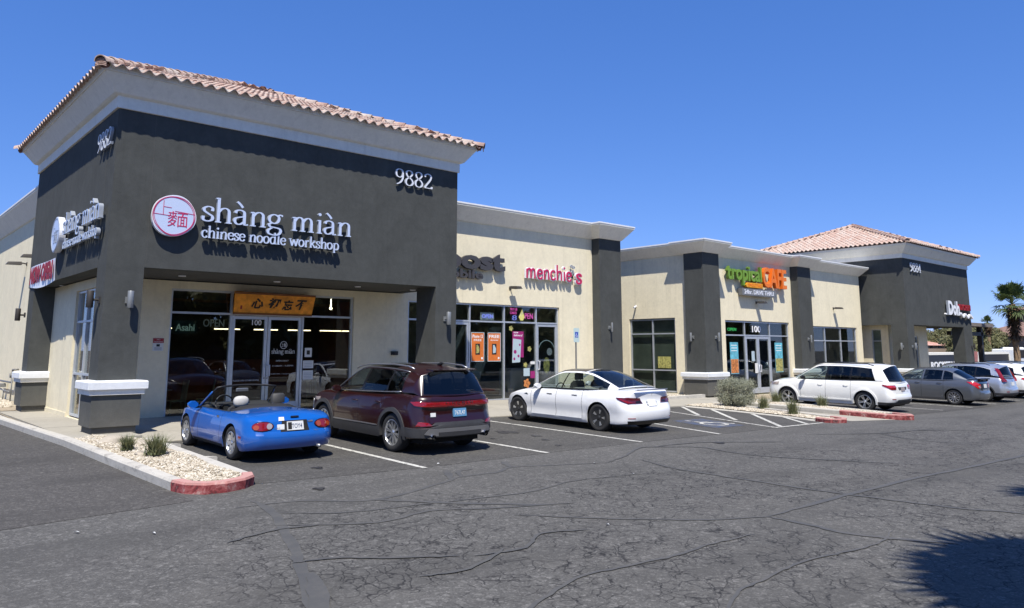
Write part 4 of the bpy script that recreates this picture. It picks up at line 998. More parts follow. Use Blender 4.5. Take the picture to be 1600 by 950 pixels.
def small_sedan():
    sp = dict(L=4.47, hw=.85, R=.318, rr=.215, tw=.19, Ra=.36, wheels=(.98, 3.58), rear=(.10, .30, .32), frontc=(.2, .6, .5), paint=P_GREY, rim=C_SATIN, style=('plain', 10, .016, .022), wo=.03,
        sh=[(0, .98), (.15, 1.02), (.5, 1.02), (1.2, 1.0), (2.2, .96), (3.2, .93), (3.6, .88), (4.1, .78), (4.47, .62)],
        spine=[(0, 1.0), (.3, 1.05), (.9, 1.06), (3.2, .98), (3.6, .96), (4.1, .84), (4.47, .66)],
        ps=[(.15, .06), (.3, .02), (.5, .0), (.7, .0), (.86, .03), (1.02, .10)],
        pr=[(.2, .12), (.3, .02), (.38, .0), (.52, .0), (.60, .04), (.80, .06), (1.0, .09)], pf=[(.2, .1), (.4, 0), (.7, .15)],
        zb=[(0, .26), (.4, .22), (1.4, .19), (3.2, .19), (3.8, .2), (4.47, .22)], gaps=(1.36, 2.22, 3.10), gapz=.30, doors=[(1.365, 2.215, 'rear_door'), (2.225, 3.095, 'front_door')], tail=(.56, .64), trunkx=.62, sx0=.3, hoodx=3.4,
        knots=[(3.30, .74, .93, 3.28, .735, .95, 3.55, .97), (2.66, .77, .955, 2.50, .58, 1.36, 2.70, 1.42), (2.16, .78, .965, 2.08, .575, 1.43, 2.10, 1.495), (1.40, .78, .985, 1.36, .575, 1.41, 1.36, 1.50), (.96, .75, 1.01, 1.0, .59, 1.30, .96, 1.40), (.50, .66, 1.03, .50, .64, 1.05, .44, 1.08)],
        side_win=[(.15, 1.9, .07, .93, C_GLASS), (2.02, 2.95, .07, .93, C_GLASSD), (3.04, 3.95, .07, .90, C_GLASSD)], top_win=[(.06, .96, 'windscreen', C_GLASS), (3.9, 4.9, 'rear_window', C_GLASSD)], lin=(),
        trim=0, mirror=(2.92, .80, 1.0), handles=[(1.52, .86), (2.38, .85)], hmat=C_BLK, seatx=2.1, dash=2.7, dashz=.95, sz=-.05)
    root, B = make_car(sp, (35.55, 10.78, gz(35.5, 10.8)), 'grey compact sedan with a black boot-lid spoiler, right of the white family wagon', 'car', 'small_sedan')
    for sg in (1, -1):
        lamp = [(sg * .44, .72), (sg * .66, .70), (sg * 1.02, .90), (sg * 1.16, .965), (sg * .80, .955), (sg * .46, .86)]
        o = B.patch('tail_lamp', lamp, C_RLAMP2, root, .014, 6, 12); B.patch('lens', [(sg * .46, .73), (sg * .60, .72), (sg * .68, .80), (sg * .50, .82)], C_CLEAR, o, .02, 3, 6)
    B.patch('boot_panel', [(-.44, .66), (.44, .66), (.42, .90), (-.42, .90)], C_BLK, root, .008, 3, 8)
    plate(B, root, .72, 0, .31, .15, False, "", .02); 
    s = MB(); rbox(s, (.02, -.56, 1.05), (.22, .56, 1.10), .012); s.box((.08, -.5, .98), (.16, -.44, 1.06)); s.box((.08, .44, .98), (.16, .5, 1.06)); s.build('spoiler', C_BLK, root, world=False)
small_sedan()
def suv(loc, label, pt, kind):
    sp = dict(L=4.53, hw=.91, R=.345, rr=.225, tw=.22, Ra=.40, wheels=(.95, 3.57), rear=(.10, .30, .32), frontc=(.2, .6, .5), paint=pt, rim=C_ALLOY, style=('twin', 5, .16), wo=.02,
        sh=[(0, 1.0), (.3, 1.05), (1.0, 1.08), (2.0, 1.04), (3.2, 1.0), (3.7, .97), (4.2, .86), (4.53, .70)],
        spine=[(0, 1.02), (.3, 1.06), (3.3, 1.06), (3.7, 1.06), (4.2, .94), (4.53, .78)],
        ps=[(.2, .05), (.4, .02), (.6, .0), (.8, .01), (.95, .04), (1.1, .10)],
        pr=[(.25, .12), (.36, .02), (.44, .0), (.58, .0), (.66, .05), (.85, .08), (1.05, .12)], pf=[(.2, .1), (.5, 0), (.9, .08)],
        zb=[(0, .32), (.4, .28), (1.3, .24), (3.2, .24), (3.9, .25), (4.53, .26)], gaps=(1.36, 2.20, 3.10), gapz=.34, doors=[(1.365, 2.195, 'rear_door'), (2.205, 3.095, 'front_door')], tail=(.60, .62), sx0=.3, hoodx=3.4,
        knots=[(3.32, .79, 1.0, 3.30, .78, 1.02, 3.60, 1.06), (2.70, .83, 1.025, 2.58, .64, 1.48, 2.76, 1.54), (2.16, .84, 1.04, 2.08, .635, 1.56, 2.10, 1.625), (1.25, .84, 1.08, 1.20, .63, 1.54, 1.20, 1.64), (.62, .82, 1.16, .70, .64, 1.40, .56, 1.60), (.40, .80, 1.12, .44, .65, 1.42, .26, 1.57), (.24, .76, 1.04, .24, .74, 1.06, .10, 1.04)],
        side_win=[(.2, 1.92, .07, .93, C_GLASS), (2.03, 2.93, .07, .93, C_GLASSD), (3.0, 3.93, .07, .93, C_GLASSD)], top_win=[(.06, .96, 'windscreen', C_GLASS), (5.04, 5.96, 'rear_window', C_GLASSD)], lin=(4, 5),
        mirror=(2.95, .85, 1.08), handles=[(1.52, .90), (2.36, .88)], arch=(0, .05, C_CLAD, .014), rocker=(.24, .36, C_CLAD, .012), seatx=2.15, dash=2.75, dashz=1.02, sz=.05)
    root, B = make_car(sp, loc, label, 'car', 'suv')
    K = sp['knots']
    for sg in (1, -1):
        if kind == 'tall':
            v = []; f = []
            prof = [(.30, .70, .84, 1.0), (.16, .80, .78, 1.08), (.20, .795, .66, 1.22), (.32, .74, .60, 1.40), (.42, .69, .60, 1.52)]
            for (x, yo, yi, z) in [(.13, .84, .60, .90), (.15, .835, .66, .98), (.21, .81, .74, 1.06), (.28, .775, .715, 1.20), (.37, .72, .67, 1.36), (.44, .685, .65, 1.46)]:
                v += [(x + .10, sg * (yo + .02), z), (x + .01, sg * (yo + .012), z), (x - .045, sg * (yi + .05), z), (x + .02, sg * (yi + .03), z)]
            for i in range(5):
                for k in range(3): q = (i * 4 + k, i * 4 + k + 1, i * 4 + 5 + k, i * 4 + 4 + k); f.append(q if sg < 0 else q[::-1])
            mk('tail_lamp', v, f, C_RLAMP, root, world=False)
        else:
            B.patch('tail_lamp', [(sg * .50, .84), (sg * .80, .80), (sg * 1.08, .92), (sg * 1.0, .98), (sg * .55, .96)], C_RLAMP2, root, .014, 5, 12)
        B.patch('reflector', [(sg * .62, .46), (sg * .80, .46), (sg * .80, .49), (sg * .62, .49)], C_RLAMP, root, .01, 1, 5)
        rl = MB(); rl.tube([(.72, sg * .64, 1.58), (.90, sg * .645, 1.63), (2.3, sg * .65, 1.63), (2.6, sg * .65, 1.54)], .016, 8); rl.build('roof_rail', C_BLK, root, True, False)
    uc = B.ux(.56); B.patch('bumper_cladding', [(-uc, .31), (uc, .31), (uc, .42), (-uc, .42)], C_CLAD, root, .014, 3, 26)
    plate(B, root, .72, 0, .31, .15, False, "", .02); B.patch('badge', [(-.05, .90), (.05, .90), (.05, .97), (-.05, .97)], C_CHROME, root, .02, 2, 3)
suv((38.75, 10.65, gz(38.7, 10.6)), 'silver SUV with tall red lamps climbing its rear pillars, next to the grey compact sedan', P_SILVER, 'tall')
suv((42.35, 10.75, gz(42, 10.7)), 'white SUV with rounded red tail lamps, partly behind the silver SUV', P_WHITE2, 'low')
suv((46.4, 11.5, gz(46, 11)), 'pale blue SUV with black roof rails at the far end of the row', P_PALE, 'low')
# ---------------------------------------------------------------- ground, paving, kerbs
def sheet(name, poly, mat, off=.004, zf=gz, grid=1.5, kind='structure', parent=None):
    """flat polygon draped on the ground profile"""
    bm = bmesh.new(); vv = [bm.verts.new((x, y, 0)) for x, y in poly]; bm.faces.new(vv); bmesh.ops.triangulate(bm, faces=bm.faces)
    x0 = min(p[0] for p in poly); x1 = max(p[0] for p in poly); y0 = min(p[1] for p in poly); y1 = max(p[1] for p in poly)
    cuts = [((v, 0, 0), (1, 0, 0)) for v in (13, 34) if x0 < v < x1] + [((0, v, 0), (0, 1, 0)) for v in (-10, 17) if y0 < v < y1]
    for co, no in cuts: bmesh.ops.bisect_plane(bm, geom=bm.verts[:] + bm.edges[:] + bm.faces[:], plane_co=co, plane_no=no)
    for v in bm.verts: v.co.z = zf(v.co.x, v.co.y) + off
    for f in bm.faces:
        if f.normal.z < 0: f.normal_flip()
    bm.normal_update()
    for f in bm.faces:
        if f.normal.z < 0: f.normal_flip()
    me = bpy.data.meshes.new(name); bm.to_mesh(me); bm.free(); me.materials.append(mat)
    o = bpy.data.objects.new(name, me); COL.objects.link(o)
    if kind: o['kind'] = kind
    return o
xs = [-400, -50, 13, 34, 90, 900]; ys = [-400, -10, 17, 60, 900]; vs = [(x, y, gz(x, y)) for y in ys for x in xs]
ground = struct(mk('ground', vs, [(j * 6 + i, j * 6 + i + 1, j * 6 + 7 + i, j * 6 + 6 + i) for j in range(4) for i in range(5)], M_ASPH))
sheet('driveway', [(-60, -8), (-3, 9.1), (1.6, 10.25), (3.76, 10.5), (3.60, 16), (3.35, 23), (3.3, 60), (-60, 60)], M_ASPH2, .004)
sheet('parking_bays', [(4.76, 11.5), (4.9, 11.1), (7.6, 10.78), (10.4, 10.72), (13.2, 10.62), (16.1, 10.62), (18.9, 10.7), (21.7, 10.95), (22.2, 12.3), (22.6, 14.6), (22.7, 16.45), (4.9, 16.45)], M_ASPH3, .004)
sheet('parking_bays', [(26.3, 10.6), (60, 10.6), (60, 14.9), (26.3, 14.9)], M_ASPH3, .004)
def strip(pts, w, jit=0.0, n=1, seed=1):
    P = smooth(pts, 7) if len(pts) > 2 else [Vector(p) for p in pts]; L_ = []; R_ = []; rn = random.Random(seed)
    for i, p in enumerate(P):
        d = (P[min(i + 1, len(P) - 1)] - P[max(i - 1, 0)]).normalized(); nn = Vector((-d.y, d.x)); tp = min(1, .25 + 5 * min(i, len(P) - 1 - i) / len(P)) if jit > .1 else 1; ww = w * tp * (1 + rn.uniform(-jit, jit)) / 2
        q = p + nn * rn.uniform(-jit, jit) * .04; L_.append(q + nn * ww); R_.append(q - nn * ww)
    return L_, R_
def lines(name, lst, mat, off, kind='structure'):
    vs = []; fs = []
    for k, (pts, w, jit) in enumerate(lst):
        L_, R_ = strip(pts, w, jit, seed=k + 3); b = len(vs)
        for a, c in zip(L_, R_): vs += [(a.x, a.y, gz(a.x, a.y) + off), (c.x, c.y, gz(c.x, c.y) + off)]
        for i in range(len(L_) - 1): fs.append((b + 2 * i + 1, b + 2 * i + 3, b + 2 * i + 2, b + 2 * i))
    o = mk(name, vs, fs, mat); o['kind'] = kind; return o
LW = .105
for x0, y0, x1, y1 in [(7.64, 16.2, 7.60, 10.72), (10.4, 16.2, 10.42, 10.7), (13.16, 16.2, 13.14, 10.62), (17.0, 14.2, 16.08, 10.62), (30.9, 14.6, 31.0, 10.9), (34.1, 14.6, 34.1, 10.9), (36.95, 14.6, 36.95, 10.9), (40.2, 14.6, 40.2, 10.9), (43.6, 14.6, 43.6, 10.9), (47.0, 14.6, 47.0, 10.9)]:
    lines('parking_line', [([(x0, y0), (x1, y1)], LW, .05)], M_LINE, .009)
lines('access_aisle_border', [([(20.6, 15.85), (18.86, 10.78)], LW, .04)], M_LINE, .010); lines('access_aisle_border', [([(18.80, 10.74), (21.45, 10.76)], LW, .04)], M_LINE, .012)
for (a, b) in [((22.55, 16.4), (20.15, 14.05)), ((22.5, 15.15), (19.75, 12.5)), ((22.25, 13.5), (19.2, 10.80)), ((22.1, 12.3), (20.65, 10.82))]:
    lines('access_aisle_hatch', [([a, b], .13, .05)], M_LINE, .014)
bay = sheet('disabled_bay_patch', [(17.2, 11.5), (18.6, 11.5), (19.2, 13.3), (17.8, 13.3)], M_BLUEP, .009)
# wheelchair emblem in faded white
def wc(cx, cy, s):
    out = [([(cx + .03 * s, cy + .44 * s), (cx + .01 * s, cy + .15 * s), (cx + .05 * s, cy + .04 * s), (cx + .30 * s, cy + .03 * s), (cx + .44 * s, cy - .33 * s), (cx + .56 * s, cy - .30 * s)], .10 * s, 0),
           ([(cx - .04 * s, cy + .16 * s), (cx - .24 * s, cy + .02 * s), (cx - .32 * s, cy - .20 * s), (cx - .20 * s, cy - .42 * s), (cx + .06 * s, cy - .46 * s), (cx + .24 * s, cy - .32 * s), (cx + .28 * s, cy - .20 * s)], .09 * s, 0),
           ([(cx + .02 * s, cy + .22 * s), (cx + .26 * s, cy + .2 * s)], .09 * s, 0), ([(cx + .02 * s, cy + .53 * s), (cx + .03 * s, cy + .66 * s)], .13 * s, 0)]
    return out
em = lines('wheelchair_symbol', wc(18.15, 12.35, 1.15), M_LINE, .014)
# sealed cracks traced over the lot
CR = [([(4.35, 10.15), (4.28, 9.27), (3.81, 7.76), (3.5, 6.9), (3.1, 5.88), (2.9, 4.9)], .10), ([(4.0, 9.75), (4.35, 9.74), (4.84, 9.64), (5.43, 9.17), (5.89, 9.12), (7.04, 9.51), (7.59, 9.75), (8.3, 9.7), (8.82, 9.93), (9.6, 9.6), (10.49, 9.25)], .065),
      ([(7.3, 9.6), (7.6, 10.1), (7.75, 10.35)], .10), ([(7.6, 9.75), (7.85, 10.15), (8.2, 10.2)], .07), ([(8.8, 9.95), (9.0, 10.3), (9.1, 10.45)], .11),
      ([(4.3, 9.2), (4.9, 8.7), (5.8, 8.5), (6.6, 8.35), (7.6, 8.2), (8.8, 8.4), (10.2, 8.1)], .035), ([(5.6, 9.15), (5.9, 8.8), (6.5, 8.1), (7.3, 7.4)], .08), ([(4.0, 8.6), (5.0, 8.0), (5.8, 8.1), (6.6, 7.7), (7.6, 7.3)], .05),
      ([(6.48, 7.3), (7.1, 6.6), (7.54, 6.15), (8.2, 5.6), (8.89, 5.24)], .04), ([(8.89, 5.24), (8.9, 4.7), (8.86, 4.19), (9.15, 3.6), (9.38, 3.24)], .07), ([(8.89, 5.24), (10.59, 5.25), (12.58, 5.19), (16.27, 5.07), (18.4, 5.01), (26, 4.9)], .075),
      ([(11.23, 9.13), (10.95, 8.3), (10.91, 7.54), (10.95, 6.8), (10.97, 6.12), (11.05, 5.4), (11.16, 4.79), (11.34, 3.88), (11.67, 3.24), (12, 1.5)], .06), ([(3.9, 4.6), (4.44, 4.77), (5.26, 5.05), (6.0, 5.0), (6.53, 4.93), (7.3, 4.95), (8.0, 4.88)], .035),
      ([(5.0, 3.4), (6.01, 3.88), (6.7, 3.95), (7.33, 4.0), (8.0, 3.9), (8.67, 3.82), (9.4, 3.95)], .03), ([(10.49, 9.25), (11.4, 9.6), (12.41, 10.08), (13.0, 9.8), (13.52, 9.33), (13.42, 8.11), (14.45, 6.5), (15.44, 5.33)], .05),
      ([(12.6, 10.0), (14.2, 9.9), (15.4, 9.3), (16, 9.0)], .05), ([(18, 9.5), (20, 8.6), (22, 8.3), (24, 7.2)], .06), ([(20, 8.6), (19.4, 7.6), (19.6, 6.4)], .05), ([(3.3, 8.2), (3.9, 8.4), (4.4, 8.3)], .05), ([(2.4, 5.2), (3.0, 5.6), (3.5, 6.7)], .14),
      ([(3.5, 7.1), (3.9, 7.0), (4.4, 6.6), (4.9, 6.3)], .045), ([(5.0, 6.2), (5.6, 6.1), (6.1, 6.4), (6.7, 6.2)], .04), ([(4.2, 6.0), (4.7, 5.9), (5.4, 6.2)], .04)]
for i, (p, w) in enumerate(CR): lines('sealed_crack', [(p, w * 1.1, .3)], M_TAR, .0045 + .0003 * i)
M_OIL = nmat("oil_stain")[0]
def _oil():
    t = M_OIL.node_tree; b = t.nodes['Principled BSDF']; p = geo_pos(t); b.inputs['Roughness'].default_value = .6
    t.links.new(ramp(t, noise(t, p, 6, 6, .7), [(.35, (.016, .015, .015)), (.60, (.050, .048, .045))]), b.inputs['Base Color'])
_oil()
rq = random.Random(21)
for k, (x, y, r) in enumerate([(9.0, 14.6, .16), (9.15, 14.2, .09), (11.9, 13.6, .22), (12.0, 12.7, .10), (11.7, 12.1, .07), (14.7, 14.6, .16), (17.6, 14.6, .14), (6.2, 11.8, .08), (11.3, 11.3, .06), (32.5, 12.8, .2), (12.3, 14.9, .13), (10.9, 12.9, .05), (14.5, 9.6, .10), (5.4, 10.2, .07)]):
    n_ = 22; ph = rq.uniform(0, 6); pts = [(x + r * (1 + .25 * sin(3 * a + ph) + .18 * sin(5 * a + 2 * ph) + rq.uniform(-.08, .08)) * cos(a), y + r * 1.3 * (1 + .25 * sin(3 * a + ph) + .15 * sin(4 * a)) * sin(a)) for a in [2 * pi * i / n_ for i in range(n_)]]
    sheet('oil_stain', pts, M_OIL, .0105 + .0002 * k)
# small litter chips
rn = random.Random(5)
for (x, y) in [(2.83, 9.05), (2.2, 9.6), (9.8, 12.2), (8.0, 10.9), (10.2, 9.3), (4.9, 11.0), (9.9, 8.2), (7.0, 6.2)]:
    k = MB(); a = rn.uniform(0, 3); z = gz(x, y) + .02; s_ = rn.uniform(.02, .045)
    k.add([(x + s_ * cos(a), y + s_ * sin(a), z), (x + s_ * .4 * cos(a + 2), y + s_ * .5 * sin(a + 2), z + .01), (x - s_ * cos(a), y - s_ * sin(a), z - .004), (x + s_ * .5 * cos(a - 1.6), y + s_ * .5 * sin(a - 1.6), z + .004)], [(0, 1, 2, 3)])
    k.build('litter', M_CAP); bpy.data.objects[-1]
for o in list(bpy.data.objects):
    if o.name.startswith('litter'): tag(o, 'small pale scrap of paper litter lying on the asphalt', 'litter', 'paper scraps on the asphalt')
# pavement in front of and beside the corner building: slabs with open joints
def pz(X, Y):
    if Y <= 16.45: return gz(X, 16.45)
    return min(.14, -.011 + .038 * (Y - 16.45)) - .016 * cl(X - 13, 0, 21) * .9
def slab(poly, joint=.012, th=.12, zf=pz, name='paving_slab', off=.02):
    xs_ = [p[0] for p in poly]; ys_ = [p[1] for p in poly]; cx, cy = sum(xs_) / len(poly), sum(ys_) / len(poly)
    P = [(x + (joint if x < cx else -joint) * .5, y + (joint if y < cy else -joint) * .5) for x, y in poly]; n = len(P)
    dz = rn.uniform(-.003, .003)
    vs = [(x, y, zf(x, y) + off + dz) for x, y in P] + [(x, y, zf(x, y) - th) for x, y in P]
    return vs, [tuple(range(n))] + [(i, i + n, (i + 1) % n + n, (i + 1) % n) for i in range(n)]
pav = empty('pavement', (12, 18, 0)); pav['kind'] = 'structure'
pv = sheet('pavement_bed', [(3.7, 16.5), (26.5, 16.5), (27.4, 17.5), (45, 17.5), (45, 21), (3.7, 26), (3.7, 30)], M_SOIL, -.02, pz, kind=None)
pv.parent = pav; pv.location = -pav.location
X = 4.95; i = 0
while X < 26.9:
    X2 = X + 1.52
    for (a, b) in ((16.46, 17.9), (17.9, 19.2), (19.2, 20.55)):
        v, f = slab([(X, a), (X2, a), (X2, b), (X, b)]); o = mk('paving_slab', v, f, M_CONC, pav)
    X = X2
for (a, b) in ((16.9, 18.4), (18.4, 19.9), (19.9, 21.4), (21.4, 22.9), (22.9, 24.4), (24.4, 25.9), (25.9, 27.4)):
    v, f = slab([(3.72, a), (4.95, a), (4.95, b), (3.72, b)], zf=lambda x, y: .09); mk('paving_slab', v, f, M_CONC, pav)
X = 27.0
while X < 56:
    X2 = X + 1.6
    for (a, b) in ((14.95, 16.9), (16.9, 18.9)):
        v, f = slab([(X, a), (X2, a), (X2, b), (X, b)], zf=lambda x, y: gz(x, 15) + .05); mk('paving_slab', v, f, M_CONC, pav)
    X = X2
# kerbs: real steps, cast in lengths
def kerb(path, w, h, mat, name='kerb_stone', zf=gz, parent=None, lengths=2.4, r=.03, side=1):
    P = [Vector(p) for p in path]; out = []; acc = 0; cur = [P[0]]
    for a, b in zip(P, P[1:]):
        L_ = (b - a).length; t = 0
        while L_ - t > lengths - acc + .3:
            t += lengths - acc; q = a + (b - a) * (t / L_); cur.append(q); out.append(cur); cur = [q]; acc = 0
        acc += L_ - t; cur.append(b)
    out.append(cur)
    for seg in out:
        if len(seg) < 2: continue
        vs = []; m = len(seg)
        for i, p in enumerate(seg):
            d = (seg[min(i + 1, m - 1)] - seg[max(i - 1, 0)]).normalized(); nn = Vector((-d.y, d.x)) * side
            pp = p + (d * .004 if i == 0 else (-d * .004 if i == m - 1 else d * 0))
            z = zf(p.x, p.y)
            for (o_, zz) in ((0, -.05), (-.012, h - r), (r * .7 - .012, h), (w - r * .5, h + .002), (w, h - r * .5), (w, -.05)):
                q = pp + nn * o_; vs.append((q.x, q.y, z + zz))
        k = 6; fs = [tuple(range(k)), tuple((m - 1) * k + a for a in range(k))[::-1]]
        for i in range(m - 1):
            for a in range(k): fs.append((i * k + a, i * k + (a + 1) % k, (i + 1) * k + (a + 1) % k, (i + 1) * k + a))
        if side < 0: fs = [f[::-1] for f in fs]
        o = mk(name, vs, fs, mat, parent)
kb = empty('kerb', (4, 14, 0)); kb['kind'] = 'structure'
kerb([(3.36, 34), (3.35, 23), (3.46, 19.5), (3.55, 17), (3.66, 13.5), (3.74, 11.35)], .16, .15, M_CURB, parent=kb, side=1, lengths=1.9)
nose = [(3.74, 11.35), (3.82, 11.02), (4.02, 10.82), (4.3, 10.78), (4.6, 10.88), (4.80, 11.06), (4.88, 11.3)]
kerb(nose, .16, .15, M_RED, 'red_kerb', parent=kb, side=1, lengths=9)
kerb([(4.88, 11.3), (4.92, 13.4), (4.95, 15.3), (4.96, 16.3)], .16, .13, M_CURB, parent=kb, side=1, lengths=1.9)
kb2 = empty('kerb', (22, 13, 0)); kb2['kind'] = 'structure'
kerb([(22.75, 16.4), (22.62, 14.6), (22.2, 12.3), (21.8, 11.15)], .14, .03, M_CURB, parent=kb2, lengths=2.2)
kerb([(21.8, 11.15), (21.66, 10.8), (21.8, 10.52), (22.2, 10.42), (22.6, 10.6), (22.85, 11.1)], .15, .12, M_RED, 'red_kerb', parent=kb2, lengths=9)
kerb([(22.85, 11.1), (23.7, 13.5), (24.5, 16.4)], .14, .12, M_CURB, parent=kb2, lengths=2.2)
kb3 = empty('kerb', (25, 13, 0)); kb3['kind'] = 'structure'
kerb([(25.3, 16.2), (25.05, 13.3), (24.9, 11.9)], .15, .16, M_CURB, parent=kb3, lengths=2.2)
kerb([(24.9, 11.9), (24.72, 10.4), (24.9, 9.9), (25.3, 9.75), (25.65, 9.95), (25.78, 10.5)], .15, .16, M_RED, 'red_kerb', parent=kb3, lengths=9)
kerb([(25.78, 10.5), (26.5, 13.3), (26.95, 16.2)], .15, .16, M_CURB, parent=kb3, lengths=2.2)
sheet('gutter', [(22.9, 10.6), (24.8, 10.1), (25.0, 13.3), (25.25, 16.4), (24.5, 16.4), (23.7, 13.5)], M_CONC, .006)
# raised planter step beside the passage
st = MB(); st.box((22.2, 18.4, -.25), (26.9, 18.62, .02)); st.box((22.2, 18.62, -.25), (26.9, 20.3, -.06)); struct(st.build('planter_wall', M_CURB))

# ---------------------------------------------------------------- gravel beds and stones
def gravel(name, poly, n, zf, smin=.018, smax=.05, seed=3):
    rn = random.Random(seed); x0 = min(p[0] for p in poly); x1 = max(p[0] for p in poly); y0 = min(p[1] for p in poly); y1 = max(p[1] for p in poly)
    def inside(x, y):
        c = False; m = len(poly)
        for i in range(m):
            a, b = poly[i], poly[i - 1]
            if (a[1] > y) != (b[1] > y) and x < (b[0] - a[0]) * (y - a[1]) / (b[1] - a[1]) + a[0]: c = not c
        return c
    base = [(1, 0, 0), (.5, .87, 0), (-.5, .87, 0), (-1, 0, 0), (-.5, -.87, 0), (.5, -.87, 0), (.5, .1, .62), (-.35, .45, .55), (-.3, -.45, .6)]
    ff = [(0, 1, 6), (1, 2, 7), (1, 7, 6), (2, 3, 7), (3, 4, 8), (3, 8, 7), (4, 5, 8), (5, 0, 6), (5, 6, 8), (6, 7, 8)]
    vs = []; fs = []; k = 0
    while k < n:
        x, y = rn.uniform(x0, x1), rn.uniform(y0, y1)
        if not inside(x, y): continue
        k += 1; s_ = smin + (smax - smin) * rn.random() ** 2; a = rn.uniform(0, 6.3); e = rn.uniform(.55, 1); z = zf(x, y) + rn.uniform(-.012, .008); t1, t2 = rn.uniform(-.4, .4), rn.uniform(-.4, .4)
        b = len(vs)
        for p in base:
            px, py = p[0] * s_ + rn.uniform(-.15, .15) * s_, p[1] * s_ * e; q = (x + px * cos(a) - py * sin(a), y + px * sin(a) + py * cos(a)); vs.append((q[0], q[1], z + p[2] * s_ + px * t1 * .5 + py * t2 * .5))
        fs += [tuple(i + b for i in f) for f in ff]
    o = mk(name, vs, fs, M_STONE); o['kind'] = 'stuff'; o['label'] = 'pale tan river gravel filling the bed between the kerbs'; return o
bedA = [(3.92, 11.4), (4.1, 11.0), (4.45, 11.0), (4.72, 11.3), (4.76, 13.4), (4.8, 16.5), (4.15, 17.4), (3.72, 17.3), (3.8, 13.5)]
sheet('bed_soil', bedA, M_SOIL, .10, lambda x, y: gz(x, y)); gravel('gravel', bedA, 13000, lambda x, y: gz(x, y) + .115 + .015 * sin(x * 9 + y * 3), .010, .030)
bedA2 = [(3.55, 27.5), (4.7, 27.5), (4.7, 34), (3.52, 34)]; sheet('bed_soil', bedA2, M_SOIL, .12); gravel('gravel', bedA2, 2500, lambda x, y: gz(x, y) + .13, .02, .05, 8)
bedB = [(21.95, 11.2), (22.0, 10.8), (22.4, 10.75), (22.7, 11.15), (23.55, 13.5), (24.4, 16.5), (22.9, 16.5), (22.77, 14.6), (22.35, 12.3)]; sheet('bed_soil', bedB, M_SOIL, .05); gravel('gravel', bedB, 4200, lambda x, y: gz(x, y) + .06, .02, .05, 5)
bedC = [(25.05, 10.6), (25.6, 10.6), (26.35, 13.3), (26.8, 16.3), (25.45, 16.3)]; sheet('bed_soil', bedC, M_SOIL, .12); gravel('gravel', bedC, 3200, lambda x, y: gz(x, y) + .135, .02, .05, 6)
bedD = [(22.3, 18.65), (26.8, 18.65), (26.8, 20.2), (22.3, 20.2)]; gravel('gravel', bedD, 1500, lambda x, y: -.05, .02, .05, 9)
def boulder(x, y, s, z, lab, seed):
    rn = random.Random(seed); bm = bmesh.new(); bmesh.ops.create_icosphere(bm, subdivisions=3, radius=1)
    ph = [rn.uniform(0, 6) for _ in range(6)]
    for v in bm.verts:
        c = v.co; f = 1 + .12 * sin(3 * c.x + ph[0]) + .10 * sin(4 * c.y + ph[1]) + .08 * sin(5 * c.z + ph[2] + 3 * c.x) + rn.uniform(-.02, .02)
        v.co = Vector((c.x * f * s, c.y * f * s * .65, max(c.z * f, -.5) * s * .30))
    me = bpy.data.meshes.new('boulder'); bm.to_mesh(me); bm.free(); me.materials.append(M_BOULD)
    o = bpy.data.objects.new('boulder', me); COL.objects.link(o); o.location = (x, y, z); o.rotation_euler = (0, 0, rn.uniform(0, 3)); tag(o, lab, 'boulder', 'flat boulders in the gravel bed'); sharp(o, 35)
M_BOULD = concrete("pale_boulder", (.42, .37, .30))
boulder(4.24, 16.25, .30, .12, 'flat pale boulder half sunk in gravel behind the two grass tufts', 1)
boulder(4.16, 14.2, .17, .08, 'small flat boulder in the gravel in front of the left grass tuft', 2)
boulder(4.55, 15.6, .2, .10, 'flat pale boulder beside the kerb nearest the blue roadster', 4)

# ---------------------------------------------------------------- plants
def leafm(name, c1, c2, tr=.25):
    m, t, b = nmat(name); g = t.nodes.new("ShaderNodeNewGeometry"); f = g.outputs['Random Per Island']
    t.links.new(ramp(t, f, [(0, c1), (1, c2)]), b.inputs['Base Color']); b.inputs['Roughness'].default_value = .7
    o = t.nodes['Material Output']; tl = N(t, "ShaderNodeBsdfTranslucent"); tl.inputs[0].default_value = c4(c2); ms = N(t, "ShaderNodeMixShader"); ms.inputs[0].default_value = tr
    t.links.new(b.outputs[0], ms.inputs[1]); t.links.new(tl.outputs[0], ms.inputs[2]); t.links.new(ms.outputs[0], o.inputs[0]); return m
M_SAGE = leafm("sage_leaf", (.20, .21, .14), (.40, .41, .31)); M_GRASSY = leafm("tuft_leaf", (.09, .12, .045), (.24, .24, .12)); M_OLIVE = leafm("olive_leaf", (.10, .11, .045), (.20, .19, .085)); M_PALML = leafm("palm_leaf", (.045, .075, .022), (.12, .16, .05)); M_DEADP = leafm("dead_frond", (.08, .045, .022), (.24, .15, .08), .1)
M_STEM = plain("woody_stem", (.10, .075, .05), .9, var=.3)
